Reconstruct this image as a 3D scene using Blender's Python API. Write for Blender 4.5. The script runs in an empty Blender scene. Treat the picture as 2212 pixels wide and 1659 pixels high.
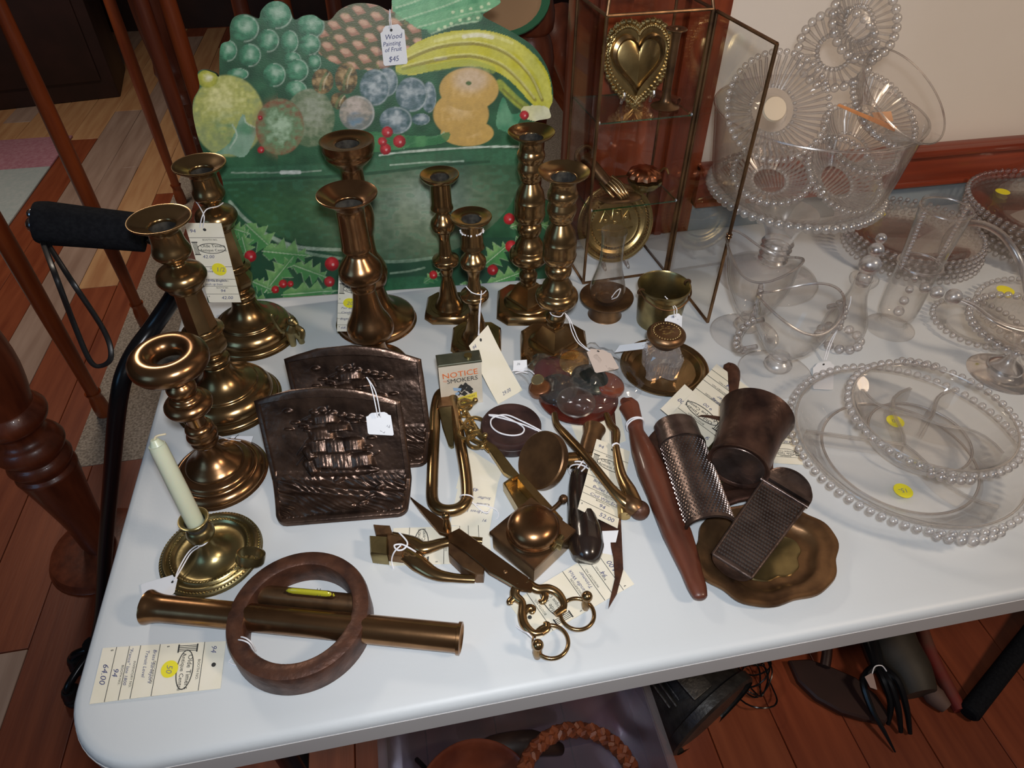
import bpy, bmesh, math, random
import numpy as np
from mathutils import Vector, Matrix, Euler
random.seed(7); np.random.seed(7)
PI = math.pi
SC = bpy.context.scene
COL = SC.collection
TZ = 0.74            # table top height (m)

# ------------------------------------------------------------------ camera, light, exposure
cd = bpy.data.cameras.new('camera'); cam = bpy.data.objects.new('camera', cd); COL.objects.link(cam)
cd.sensor_width = 36.0; cd.lens = 23.566; cd.clip_start = 0.02; cd.clip_end = 60
cam.matrix_world = Matrix((
    (0.98189, 0.12645, -0.14111, 0.0),
    (-0.18946, 0.6637, -0.72361, 0.0),
    (0.00215, 0.73723, 0.67563, 1.3585),
    (0, 0, 0, 1)))
SC.camera = cam

W = bpy.data.worlds.new('room_ambient'); SC.world = W; W.use_nodes = True
W.node_tree.nodes['Background'].inputs[0].default_value = (0.30, 0.26, 0.24, 1)
W.node_tree.nodes['Background'].inputs[1].default_value = 0.15

def light(name, kind, loc, target, power, color, size=0.1, size_y=None):
    l = bpy.data.lights.new(name, kind); l.energy = power; l.color = color
    if kind == 'AREA':
        l.shape = 'RECTANGLE' if size_y else 'DISK'; l.size = size
        if size_y: l.size_y = size_y
    o = bpy.data.objects.new(name, l); COL.objects.link(o); o.location = loc
    o.rotation_euler = (Vector(target) - Vector(loc)).to_track_quat('-Z', 'Y').to_euler()
    return o
light('camera_flash', 'AREA', (0.015, -0.01, 1.43), (0.13, 0.68, 0.80), 3.1, (0.93, 0.96, 1.0), 0.05)
bpy.data.lights['camera_flash'].spread = math.radians(125)
light('window_daylight', 'AREA', (-2.2, -0.9, 1.9), (0.0, 0.6, 0.75), 7.0, (0.27, 0.61, 1.0), 0.9, 1.2)
light('ceiling_lamp', 'AREA', (1.5, -0.5, 2.3), (1.0, 1.0, 1.0), 19.0, (1.0, 0.78, 0.58), 0.35)
light('hall_fill', 'AREA', (-1.1, 2.5, 2.4), (-1.0, 2.5, 0.0), 24.0, (1.0, 0.86, 0.72), 0.5)  # added fill that brightens the hall floor, no fixture there

SC.cycles.transparent_max_bounces = 64; SC.cycles.max_bounces = 16; SC.cycles.transmission_bounces = 12; SC.cycles.glossy_bounces = 6
vs = SC.view_settings
vs.view_transform = 'Standard'; vs.look = 'None'; vs.gamma = 1.0; vs.exposure = -0.10; vs.use_curve_mapping = False

# ------------------------------------------------------------------ materials
MATS = {}
def pm(name, col, rough=0.5, metal=0.0, col2=None, scale=20, amount=0.5, bump=0.0, bscale=None, spec=0.5,
       stretch=None, coat=0.0, rough2=None, trans=0.0, ior=1.5, detail=4):
    amount *= 0.5
    m = bpy.data.materials.new(name); m.use_nodes = True; nt = m.node_tree; b = nt.nodes['Principled BSDF']
    b.inputs['Base Color'].default_value = (*col, 1); b.inputs['Roughness'].default_value = rough
    b.inputs['Metallic'].default_value = metal; b.inputs['Specular IOR Level'].default_value = spec
    b.inputs['Coat Weight'].default_value = coat; b.inputs['Transmission Weight'].default_value = trans; b.inputs['IOR'].default_value = ior
    tc = nt.nodes.new('ShaderNodeTexCoord'); mp = nt.nodes.new('ShaderNodeMapping')
    nt.links.new(tc.outputs['Object'], mp.inputs[0])
    if stretch: mp.inputs['Scale'].default_value = stretch
    if col2:
        n = nt.nodes.new('ShaderNodeTexNoise'); n.inputs['Scale'].default_value = scale; n.inputs['Detail'].default_value = detail
        nt.links.new(mp.outputs[0], n.inputs['Vector'])
        r = nt.nodes.new('ShaderNodeValToRGB'); r.color_ramp.elements[0].position = 0.5 - amount * 0.5; r.color_ramp.elements[1].position = 0.5 + amount * 0.5
        r.color_ramp.elements[0].color = (*col, 1); r.color_ramp.elements[1].color = (*col2, 1)
        nt.links.new(n.outputs['Fac'], r.inputs[0]); nt.links.new(r.outputs[0], b.inputs['Base Color'])
        if rough2 is not None:
            mr = nt.nodes.new('ShaderNodeMapRange'); mr.inputs[1].default_value = 0.35; mr.inputs[2].default_value = 0.65
            mr.inputs[3].default_value = rough; mr.inputs[4].default_value = rough2
            nt.links.new(n.outputs['Fac'], mr.inputs[0]); nt.links.new(mr.outputs[0], b.inputs['Roughness'])
    if bump:
        n2 = nt.nodes.new('ShaderNodeTexNoise'); n2.inputs['Scale'].default_value = bscale or scale; n2.inputs['Detail'].default_value = 3
        nt.links.new(mp.outputs[0], n2.inputs['Vector'])
        bp = nt.nodes.new('ShaderNodeBump'); bp.inputs['Strength'].default_value = bump; bp.inputs['Distance'].default_value = 0.002
        nt.links.new(n2.outputs['Fac'], bp.inputs['Height']); nt.links.new(bp.outputs[0], b.inputs['Normal'])
    MATS[name] = m
    return m
def glass(name, tint=(0.97, 0.96, 0.955), refr=0.30, gl=0.03, rough=0.02, haze=0.0):
    # thin pressed glass: light passes, the surface mirrors by Fresnel, part of it refracts like a solid body
    m = bpy.data.materials.new(name); m.use_nodes = True; nt = m.node_tree; nt.nodes.clear()
    out = nt.nodes.new('ShaderNodeOutputMaterial')
    tr = nt.nodes.new('ShaderNodeBsdfTransparent'); tr.inputs[0].default_value = (*tint, 1)
    gb = nt.nodes.new('ShaderNodeBsdfGlass'); gb.inputs['IOR'].default_value = 1.45; gb.inputs['Roughness'].default_value = 0.0
    gb.inputs[0].default_value = (*tint, 1)
    gs = nt.nodes.new('ShaderNodeBsdfGlossy'); gs.inputs['Roughness'].default_value = rough
    lw = nt.nodes.new('ShaderNodeLayerWeight'); fr = nt.nodes.new('ShaderNodeMath'); fr.operation = 'POWER'; fr.inputs[1].default_value = 3.4
    nt.links.new(lw.outputs['Facing'], fr.inputs[0])
    m1 = nt.nodes.new('ShaderNodeMixShader'); m1.inputs[0].default_value = refr
    nt.links.new(tr.outputs[0], m1.inputs[1]); nt.links.new(gb.outputs[0], m1.inputs[2])
    ad = nt.nodes.new('ShaderNodeMath'); ad.operation = 'ADD'; ad.inputs[1].default_value = gl; nt.links.new(fr.outputs[0], ad.inputs[0])
    m2 = nt.nodes.new('ShaderNodeMixShader'); nt.links.new(ad.outputs[0], m2.inputs[0])
    nt.links.new(m1.outputs[0], m2.inputs[1]); nt.links.new(gs.outputs[0], m2.inputs[2])
    last = m2
    if haze:
        df = nt.nodes.new('ShaderNodeBsdfDiffuse'); df.inputs[0].default_value = (0.75, 0.72, 0.70, 1)
        m3 = nt.nodes.new('ShaderNodeMixShader'); m3.inputs[0].default_value = haze
        nt.links.new(last.outputs[0], m3.inputs[1]); nt.links.new(df.outputs[0], m3.inputs[2]); last = m3
    nt.links.new(last.outputs[0], out.inputs[0]); MATS[name] = m
    return m

BRASS = pm('aged_brass', (0.16, 0.098, 0.042), 0.28, 0.95, (0.40, 0.255, 0.120), 22, 0.8, 0.05, 60, rough2=0.20)
BRASS_R = pm('reddish_brass', (0.17, 0.086, 0.040), 0.28, 0.95, (0.38, 0.21, 0.100), 26, 0.8, 0.05, 70, rough2=0.21)
BRASS_Y = pm('yellow_brass', (0.30, 0.205, 0.080), 0.30, 0.95, (0.60, 0.43, 0.19), 30, 0.8, 0.08, 90, rough2=0.26)
BRASS_G = pm('greenish_brass', (0.19, 0.15, 0.07), 0.34, 0.95, (0.42, 0.34, 0.16), 35, 0.8, 0.10, 90, rough2=0.28)
BRASS_D = pm('dark_dull_brass', (0.085, 0.045, 0.024), 0.42, 0.8, (0.27, 0.15, 0.070), 28, 0.7, 0.25, 60, rough2=0.33)
DARKHOLE = pm('near_black_socket', (0.012, 0.010, 0.008), 0.8, 0.0, (0.05, 0.045, 0.035), 90, 0.5, 0.5, 120)  # near-black colour for the inside of the candle holes
IRON = pm('rusty_brown_iron', (0.045, 0.019, 0.013), 0.50, 0.4, (0.135, 0.056, 0.032), 60, 0.8, 0.35, 150, rough2=0.4)
BRONZE = pm('dark_bronze', (0.035, 0.021, 0.016), 0.33, 0.75, (0.13, 0.080, 0.058), 40, 0.8, 0.25, 160, rough2=0.30)
TIN = pm('dark_tin', (0.060, 0.040, 0.034), 0.36, 0.8, (0.20, 0.145, 0.125), 40, 0.8, 0.3, 120, rough2=0.30)
CUPM = pm('brown_patina_metal', (0.025, 0.012, 0.010), 0.38, 0.6, (0.13, 0.066, 0.046), 34, 0.8, 0.3, 110, rough2=0.33)
REDWOOD = pm('red_brown_wood', (0.030, 0.008, 0.005), 0.40, 0.0, (0.170, 0.048, 0.024), 38, 1.0, 0.15, 90, stretch=(1, .25, 1), coat=0.2)
DARKWOOD = pm('black_lacquered_wood', (0.012, 0.008, 0.007), 0.22, 0.0, (0.03, 0.018, 0.014), 20, 0.6, coat=0.4)
ROSEWOOD = pm('dark_turned_wood', (0.022, 0.010, 0.010), 0.45, 0.0, (0.06, 0.028, 0.024), 40, 0.7, 0.2, 150)
BALW = pm('orange_stained_oak', (0.20, 0.036, 0.008), 0.36, 0.0, (0.33, 0.070, 0.016), 14, 0.7, 0.12, 60, stretch=(3, 3, .35), coat=0.25)
BALD = pm('dark_stained_oak', (0.10, 0.022, 0.009), 0.36, 0.0, (0.19, 0.045, 0.018), 14, 0.7, 0.12, 60, stretch=(3, 3, .35), coat=0.25)
TRIMW = pm('varnished_red_oak_trim', (0.16, 0.022, 0.008), 0.34, 0.0, (0.26, 0.042, 0.013), 10, 0.7, 0.08, 40, stretch=(.3, 3, 6), coat=0.3)
CASEW = pm('varnished_red_oak_casing', (0.13, 0.022, 0.008), 0.30, 0.0, (0.28, 0.055, 0.017), 9, 0.8, 0.08, 40, stretch=(7, 3, .5), coat=0.3)
BLACKP = pm('black_plastic', (0.008, 0.008, 0.009), 0.35, 0.0)
FOAM = pm('black_foam', (0.007, 0.0075, 0.010), 0.9, 0.0, (0.011, 0.012, 0.015), 200, 0.5, 0.4, 400, spec=0.1)
BLACKM = pm('black_enamelled_steel', (0.010, 0.010, 0.012), 0.25, 0.4)
PAPER = pm('white_card', (0.78, 0.80, 0.84), 0.8)
CREAM = pm('cream_card', (0.78, 0.74, 0.60), 0.8, 0.0, (0.82, 0.78, 0.66), 30, 0.6)
INK = pm('black_ink', (0.03, 0.03, 0.03), 0.7)
PEN = pm('blue_pen_ink', (0.07, 0.08, 0.20), 0.7)
PENC = pm('grey_pencil', (0.22, 0.22, 0.25), 0.7)
YEL = pm('yellow_sticker', (0.82, 0.74, 0.03), 0.6)
STRING = pm('white_cotton_string', (0.80, 0.80, 0.84), 0.8)
WAX = pm('pale_green_wax', (0.55, 0.58, 0.42), 0.35, 0.0, (0.62, 0.64, 0.50), 12, 0.6)
WAX.node_tree.nodes['Principled BSDF'].inputs['Subsurface Weight'].default_value = 0.15
WICK = pm('cream_wick', (0.7, 0.6, 0.4), 0.8)
TABLE = pm('speckled_white_plastic', (0.60, 0.64, 0.67), 0.45, 0.0, (0.65, 0.69, 0.72), 3, 0.7, 0.05, 250)
RIMM = pm('grey_plastic_rim', (0.50, 0.49, 0.49), 0.5, 0.0, (0.55, 0.54, 0.54), 6, 0.6)
PLASTER = pm('cream_painted_plaster', (0.74, 0.67, 0.60), 0.75, 0.0, (0.78, 0.71, 0.64), 3, 0.7, 0.1, 60)
LOWWALL = pm('blue_grey_painted_plaster', (0.24, 0.29, 0.33), 0.7, 0.0, (0.27, 0.32, 0.36), 4, 0.7)
CARPET = pm('taupe_carpet_pile', (0.20, 0.16, 0.125), 0.95, 0.0, (0.42, 0.35, 0.28), 160, 0.6, 1.0, 260, detail=2)
RUGM = pm('pale_blue_rug', (0.36, 0.42, 0.42), 0.95, 0.0, (0.42, 0.46, 0.46), 60, 0.6, 0.5, 150)
RUGP = pm('rose_rug_border', (0.33, 0.13, 0.17), 0.95, 0.0, (0.40, 0.20, 0.24), 60, 0.6)
DARKF = pm('near_black_stained_wood', (0.018, 0.006, 0.005), 0.5, 0.0, (0.03, 0.010, 0.008), 8, 0.6)
PLK = [pm('reddish_pine_plank_a', (0.15, 0.027, 0.009), 0.40, 0.0, (0.25, 0.056, 0.020), 7, 0.8, 0.08, 40, stretch=(5, .45, 1)),
       pm('reddish_pine_plank_b', (0.17, 0.034, 0.011), 0.40, 0.0, (0.27, 0.068, 0.025), 6, 0.8, 0.08, 40, stretch=(6, .5, 1)),
       pm('reddish_pine_plank_c', (0.13, 0.023, 0.008), 0.40, 0.0, (0.22, 0.050, 0.018), 8, 0.8, 0.08, 40, stretch=(5, .4, 1)),
       pm('pale_pine_plank', (0.40, 0.19, 0.085), 0.42, 0.0, (0.55, 0.32, 0.155), 6, 0.8, 0.08, 40, stretch=(5, .4, 1)),
       pm('grey_lit_pine_plank', (0.28, 0.18, 0.135), 0.42, 0.0, (0.40, 0.28, 0.22), 6, 0.8, 0.08, 40, stretch=(5, .4, 1))]  # last one: grey tone partly puts window light patches into the plank colour
GLASS = glass('pressed_glass', (.993, .986, .980), refr=0.03, gl=0.018, haze=0.006)
GLASSC = glass('whitened_ribbed_glass', (.985, .975, .965), refr=0.30, gl=0.15, rough=0.26, haze=0.05)  # diffuse haze whitens the ribs, standing in for flash sparkle
GLASSB = glass('solid_glass_beads', (0.985, 0.97, 0.97), refr=0.62, gl=0.10, rough=0.26, haze=0.0)
GLASSP = glass('thin_window_glass', (0.985, 0.99, 0.985), refr=0.0, gl=0.035)
GLASSE = glass('green_glass_edge', (0.45, 0.85, 0.72), refr=0.0, gl=0.10)
POLY = glass('thin_clear_polythene', (0.98, 0.98, 0.985), refr=0.0, gl=0.07, rough=0.10, haze=0.03)
BINM = glass('violet_tinted_clear_plastic', (0.72, 0.68, 0.84), refr=0.0, gl=0.06, rough=0.15, haze=0.10)

# ------------------------------------------------------------------ object helpers
ORG = {}
def mesh_of(name, bm, m, sharp=38, flat=False):
    bmesh.ops.recalc_face_normals(bm, faces=bm.faces[:])
    me = bpy.data.meshes.new(name); bm.to_mesh(me); bm.free()
    if m is not None: me.materials.append(m)
    if not flat:
        me.polygons.foreach_set('use_smooth', [True] * len(me.polygons))
        try: me.set_sharp_from_angle(angle=math.radians(sharp))
        except Exception: pass
    me.update()
    return me
def thing(name, label, cat, loc, group=None):
    o = bpy.data.objects.new(name, None); o.empty_display_size = 0.02; COL.objects.link(o)
    o.location = loc; o['label'] = label; o['category'] = cat
    if group: o['group'] = group
    ORG[o.name] = Vector(loc)
    return o
def part(name, bm, m, parent, label=None, **k):
    o0 = ORG[parent.name]
    bmesh.ops.translate(bm, verts=bm.verts[:], vec=-o0)
    o = bpy.data.objects.new(name, mesh_of(name, bm, m, **k)); COL.objects.link(o); o.parent = parent
    ORG[o.name] = o0
    if label: o['label'] = label
    return o
def single(name, bm, m, label, cat, loc, group=None, **k):
    loc = Vector(loc); bmesh.ops.translate(bm, verts=bm.verts[:], vec=-loc)
    o = bpy.data.objects.new(name, mesh_of(name, bm, m, **k)); COL.objects.link(o); o.location = loc
    o['label'] = label; o['category'] = cat
    if group: o['group'] = group
    ORG[o.name] = loc
    return o
def struct(name, bm, m, parent=None, **k):
    if parent: return part(name, bm, m, parent, **k)
    o = bpy.data.objects.new(name, mesh_of(name, bm, m, **k)); COL.objects.link(o); o['kind'] = 'structure'
    ORG[o.name] = Vector((0, 0, 0))
    return o
def copy_tree(o, loc, label, group=None, rotz=0.0, scale=None):
    kids = [c for c in bpy.data.objects if c.parent == o]
    c = o.copy(); COL.objects.link(c); c.location = loc; c.rotation_euler = (0, 0, rotz)
    if scale: c.scale = scale
    c['label'] = label
    if group: c['group'] = group
    ORG[c.name] = Vector(loc)
    def rec(src, dst):
        for k in [x for x in bpy.data.objects if x.parent == src and x != dst]:
            d = k.copy(); COL.objects.link(d); d.parent = dst; ORG[d.name] = Vector(loc); rec(k, d)
    for k in kids:
        d = k.copy(); COL.objects.link(d); d.parent = c; ORG[d.name] = Vector(loc); rec(k, d)
    return c

# ------------------------------------------------------------------ shape helpers (world coordinates)
def NB(): return bmesh.new()
def V(*a): return Vector(a)
def cr(pts, n=4, closed=False):
    P = [Vector(p) for p in pts]; out = []; N = len(P)
    rng = range(N if closed else N - 1)
    for i in rng:
        if closed: a, b, c, d = P[(i - 1) % N], P[i], P[(i + 1) % N], P[(i + 2) % N]
        else: a, b, c, d = P[max(i - 1, 0)], P[i], P[i + 1], P[min(i + 2, N - 1)]
        for k in range(n):
            t = k / n
            out.append(0.5 * ((2 * b) + (c - a) * t + (2 * a - 5 * b + 4 * c - d) * t * t + (3 * b - a - 3 * c + d) * t ** 3))
    if not closed: out.append(P[-1])
    return out
def loft(bm, rings, closed=True, cap0=True, cap1=True):
    R_ = [[bm.verts.new(p) for p in r] for r in rings]; n = len(R_[0])
    for a, b in zip(R_[:-1], R_[1:]):
        for i in range(n if closed else n - 1):
            j = (i + 1) % n
            try: bm.faces.new((a[i], a[j], b[j], b[i]))
            except ValueError: pass
    if closed and cap0 and n > 2: bm.faces.new(R_[0][::-1])
    if closed and cap1 and n > 2: bm.faces.new(R_[-1])
    return R_
def lathe(bm, prof, base=(0, 0, 0), seg=40, smooth=3, M=None, phase=0.0, fn=None):
    base = Vector(base)
    p2 = [(p.x, p.y) for p in cr([(max(r, 0.0), z, 0) for r, z in prof], smooth)] if smooth > 1 else prof
    vs = []
    for r, z in p2:
        if r < 1e-5: vs.append([bm.verts.new(base + V(0, 0, z))])
        else:
            row = []
            for k in range(seg):
                a = phase + 2 * PI * k / seg; rr = r * (fn(a, z) if fn else 1.0)
                row.append(bm.verts.new(base + V(rr * math.cos(a), rr * math.sin(a), z)))
            vs.append(row)
    for a, b in zip(vs[:-1], vs[1:]):
        for k in range(seg):
            j = (k + 1) % seg
            if len(a) == 1 and len(b) == 1: continue
            if len(a) == 1: bm.faces.new((a[0], b[k], b[j]))
            elif len(b) == 1: bm.faces.new((a[k], a[j], b[0]))
            else: bm.faces.new((a[k], a[j], b[j], b[k]))
    if M is not None:
        fl = [v for r in vs for v in r]
        for v in fl: v.co = M @ (v.co - base) + base
    return vs
def frames(pts):
    P = [Vector(p) for p in pts]; T = []
    for i in range(len(P)):
        t = (P[min(i + 1, len(P) - 1)] - P[max(i - 1, 0)]); T.append(t.normalized() if t.length > 1e-9 else V(0, 0, 1))
    up = V(0, 0, 1) if abs(T[0].z) < 0.9 else V(0, 1, 0)
    n = (up - T[0] * up.dot(T[0])).normalized(); F = []
    for t in T:
        n = (n - t * n.dot(t)).normalized(); F.append((n, t.cross(n)))
    return P, F
def tube(bm, pts, r, seg=10, smooth=4, flat=1.0, closed=False):
    rs = r if isinstance(r, (list, tuple)) else None
    if smooth > 1:
        Q = cr([(*p,) for p in pts], smooth, closed)
        if rs:
            m = len(rs); N = len(Q); L = []
            for i in range(N):
                f = i / smooth; k = int(f); u = f - k
                L.append(rs[k % m] * (1 - u) + rs[(k + 1) % m if closed else min(k + 1, m - 1)] * u)
            rs = L
    else: Q = [Vector(p) for p in pts]
    if closed: Q = Q + [Q[0], Q[1]] ; rs = (rs + rs[:2]) if rs else None
    P, F = frames(Q); rings = []
    for i, p in enumerate(P):
        rr = rs[i] if rs else r; n, b = F[i]
        rings.append([p + (n * math.cos(2 * PI * k / seg) * flat + b * math.sin(2 * PI * k / seg)) * rr for k in range(seg)])
    if closed:
        rings[-2] = rings[0]; rings = rings[:-1]
        loft(bm, rings, True, False, False); bmesh.ops.remove_doubles(bm, verts=bm.verts[:], dist=1e-6)
    else: loft(bm, rings)
def box(bm, c, s, rz=0.0, bev=0.0, M=None, seg=2):
    g = bmesh.ops.create_cube(bm, size=1.0); vs = g['verts']
    for v in vs: v.co = V(v.co.x * s[0], v.co.y * s[1], v.co.z * s[2])
    if bev:
        es = list({e for v in vs for e in v.link_edges})
        g2 = bmesh.ops.bevel(bm, geom=es, offset=bev, segments=seg, affect='EDGES', profile=0.5)
        vs = list({v for f in g2['faces'] for v in f.verts} | {v for v in vs if v.is_valid})
    X = (M if M is not None else Matrix.Rotation(rz, 3, 'Z'))
    for v in vs: v.co = X @ v.co + Vector(c)
    return vs
def slab(bm, poly, th, n=None):
    # polygon (3-D points) with thickness th along n (default up); the given face is the top
    n = Vector(n) if n else V(0, 0, 1)
    loft(bm, [[Vector(p) - n * th for p in poly], [Vector(p) for p in poly]])
def bslab(bm, poly, th, bev=0.001, n=None):
    # like slab with a chamfered top edge
    n = Vector(n) if n else V(0, 0, 1)
    P = [Vector(p) for p in poly]; c = sum(P, Vector()) / len(P); N = len(P); inn = []
    for i in range(N):
        a, b, d = P[i - 1], P[i], P[(i + 1) % N]
        e1 = (b - a).normalized(); e2 = (d - b).normalized(); m = (e2 - e1)
        w = (n.cross(e1) + n.cross(e2)); w = w.normalized() if w.length > 1e-6 else V(0, 0, 0)
        inn.append(b + w * bev * SG[0])
    loft(bm, [[p - n * th for p in P], [p - n * bev for p in P], inn])
SG = [1.0]
def area_sign(poly):
    return 1.0 if sum(poly[i - 1][0] * poly[i][1] - poly[i][0] * poly[i - 1][1] for i in range(len(poly))) > 0 else -1.0
def plate(bm, poly, th, bev=0.001):
    SG[0] = area_sign(poly); bslab(bm, poly, th, bev); SG[0] = 1.0
def sphere(bm, c, r, u=14, v=9, sc=(1, 1, 1)):
    g = bmesh.ops.create_uvsphere(bm, u_segments=u, v_segments=v, radius=r)
    for w in g['verts']: w.co = V(w.co.x * sc[0], w.co.y * sc[1], w.co.z * sc[2]) + Vector(c)
def torus(bm, c, R_, r, seg=40, ms=12, M=None, flat=1.0):
    c = Vector(c); rings = []
    for i in range(seg):
        a = 2 * PI * i / seg; d = V(math.cos(a), math.sin(a), 0)
        row = []
        for k in range(ms):
            b = 2 * PI * k / ms; p = d * (R_ + r * math.cos(b)) + V(0, 0, r * math.sin(b) * flat)
            row.append((M @ p if M is not None else p) + c)
        rings.append(row)
    Rv = [[bm.verts.new(p) for p in r_] for r_ in rings]
    for i in range(seg):
        a, b = Rv[i], Rv[(i + 1) % seg]
        for k in range(ms): bm.faces.new((a[k], b[k], b[(k + 1) % ms], a[(k + 1) % ms]))
def xform(bm, M):
    for v in bm.verts: v.co = M @ v.co
def arcpts(c, r, a0, a1, n, z=0):
    return [(c[0] + r * math.cos(a0 + (a1 - a0) * i / n), c[1] + r * math.sin(a0 + (a1 - a0) * i / n), z) for i in range(n + 1)]
def rrect(x0, x1, y0, y1, r, z, n=8):
    o = []
    for cx, cy, a in ((x1 - r, y1 - r, 0), (x0 + r, y1 - r, PI / 2), (x0 + r, y0 + r, PI), (x1 - r, y0 + r, 1.5 * PI)):
        o += arcpts((cx, cy), r, a, a + PI / 2, n, z)
    return o
def aim(d, up=(0, 0, 1)):
    # rotation taking local z to direction d
    return Vector(d).normalized().to_track_quat('Z', 'Y').to_matrix()

# lettering: a FONT curve turned into a mesh once per string
TXT = {}
def text_geo(s):
    if s not in TXT:
        cu = bpy.data.curves.new('t', 'FONT'); cu.body = s; cu.size = 1.0; cu.resolution_u = 2
        o = bpy.data.objects.new('t', cu); me = o.to_mesh()
        vs = [(v.co.x, v.co.y) for v in me.vertices]; fs = [tuple(p.vertices) for p in me.polygons]
        o.to_mesh_clear(); bpy.data.objects.remove(o); bpy.data.curves.remove(cu)
        TXT[s] = (vs, fs)
    return TXT[s]
class Card:
    """a thin card given by its top-left, top-right, bottom-left and bottom-right corners as it reads"""
    def __init__(s, tl, tr, bl, br=None, curl=0.0):
        s.tl, s.tr, s.bl = Vector(tl), Vector(tr), Vector(bl)
        s.br = Vector(br) if br else s.tr + s.bl - s.tl
        s.n = (s.tr - s.tl).cross(s.tl - s.bl).normalized()
        s.w = (s.tr - s.tl).length; s.h = (s.bl - s.tl).length; s.curl = curl
    def at(s, u, v, k=0.0):   # u, v in 0..1 (v downwards)
        p = (s.tl * (1 - u) + s.tr * u) * (1 - v) + (s.bl * (1 - u) + s.br * u) * v
        return p + s.n * (s.curl * (1 - 4 * (v - .5) ** 2) + k)
    def body(s, bm, shape='rect', th=0.0004):
        nu, nv = 2, 12
        if shape == 'tag':    # clipped shoulders at the top
            pts = [(0, .16), (.10, .12), (.14, .06), (.24, 0), (.76, 0), (.86, .06), (.90, .12), (1, .16), (1, .95), (.95, 1), (.05, 1), (0, .95)]
            slab(bm, [s.at(u, v) for u, v in pts], th, s.n)
        else:
            top = [[s.at(i / nu, j / nv) for i in range(nu + 1)] for j in range(nv + 1)]
            loft(bm, [r + [p - s.n * th for p in r[::-1]] for r in top])
    def write(s, bm, t, u, v, h, slant=0.0, sx=1.0, rot=0.0):   # h: letter height as a fraction of the card's width
        vs, fs = text_geo(t); c, d = math.cos(rot), math.sin(rot); out = []
        for x, y in vs:
            X = (x + slant * y) * sx * h; Y = y * h
            out.append(bm.verts.new(s.at(u + (X * c - Y * d), v - (X * d + Y * c) * s.w / s.h, 0.0004)))
        for f in fs:
            try: bm.faces.new([out[i] for i in f])
            except ValueError: pass
    def line(s, bm, u0, v0, u1, v1, t=0.012):
        a = V(u1 - u0, (v1 - v0) * s.h / s.w, 0); n = V(-a.y, a.x, 0).normalized() * t / 2
        q = [(u0 + n.x, v0 + n.y * s.w / s.h), (u1 + n.x, v1 + n.y * s.w / s.h), (u1 - n.x, v1 - n.y * s.w / s.h), (u0 - n.x, v0 - n.y * s.w / s.h)]
        bm.faces.new([bm.verts.new(s.at(a_, b_, 0.00035)) for a_, b_ in q])
    def oval(s, bm, u, v, ru, rv, t=0.02, rot=0.0):
        N = 36; a = []; b = []
        for i in range(N):
            th = 2 * PI * i / N
            for L, k in ((a, 1.0), (b, 1.0 - t / ru)):
                x = ru * math.cos(th) * k; y = rv * math.sin(th) * (1.0 - t / rv if k < 1 else 1)
                L.append(bm.verts.new(s.at(u + x * math.cos(rot) - y * math.sin(rot), v + (x * math.sin(rot) + y * math.cos(rot)) * s.w / s.h, 0.0004)))
        for i in range(N):
            j = (i + 1) % N; bm.faces.new((a[i], a[j], b[j], b[i]))
    def disc(s, bm, u, v, r, k=0.0007):
        bm.faces.new([bm.verts.new(s.at(u + r * math.cos(2 * PI * i / 28), v + r * math.sin(2 * PI * i / 28) * s.w / s.h, k)) for i in range(28)])

def booth_tag(label, card, hand, head='94', sticker=None, group=None, cat='price tag', mat=None, hole=True, lines=(.17, .53, .69, .78, .885), logo=(.5, .27), string=None, printed=True):
    t = thing('paper_price_tag', label, cat, card.at(.5, .5), group)
    b = NB(); card.body(b); part('card', b, mat or CREAM, t)
    if printed:
        b = NB()
        for v in lines: card.line(b, 0, v, 1, v)
        card.write(b, 'BOOTH NO.', .36, lines[0] + .035, .075)
        u, v = logo
        card.oval(b, u + .05, v + .03, .40, .17)
        card.write(b, 'Olde Timers', u - .25, v + .016, .135, 0, 1.0); card.write(b, 'Antique Centre', u - .29, v + .066, .118)
        for k in range(4): card.line(b, u - .44 + .035 * k, v - .04, u - .44 + .035 * k, v + .10, .014)
        card.line(b, u - .47, v - .045, u - .30, v - .045, .03); card.line(b, u - .47, v + .105, u - .30, v + .105, .03)
        card.write(b, '$', .04, lines[1] - .06, .07); card.write(b, 'DESCRIPTION', .33, lines[1] + .03, .07)
        card.write(b, 'INVENTORY NO.', .30, lines[2] + .03, .065); card.write(b, 'BOOTH NO.', .36, lines[3] + .03, .065); card.write(b, '$', .04, lines[4] + .04, .07)
        part('printed_form', b, INK, t, flat=True)
    b = NB()
    if head: card.write(b, head, .08, .11, .16, .2)
    for (s_, u, v, h) in hand: card.write(b, s_, u, v, h, .25)
    if len(b.verts): part('handwriting', b, PEN, t, flat=True)
    else: b.free()
    if hole:
        b = NB(); card.disc(b, .5, .075, .045, .0004); part('string_hole', b, INK, t, flat=True)
    if sticker:
        u, v, r, s_ = sticker
        b = NB(); card.disc(b, u, v, r); st = part('round_sticker', b, YEL, t, 'round yellow sticker')
        b = NB(); card.write(b, s_, u - r * .5, v + r * .35 * card.w / card.h, r * 1.0, .2)
        for q in b.verts: q.co += card.n * .0006
        part('sticker_price', b, PENC, st, flat=True)
    if string:
        b = NB()
        for pts in string: tube(b, pts, .0007, 6, 5)
        part('string', b, STRING, t)
    return t
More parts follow.
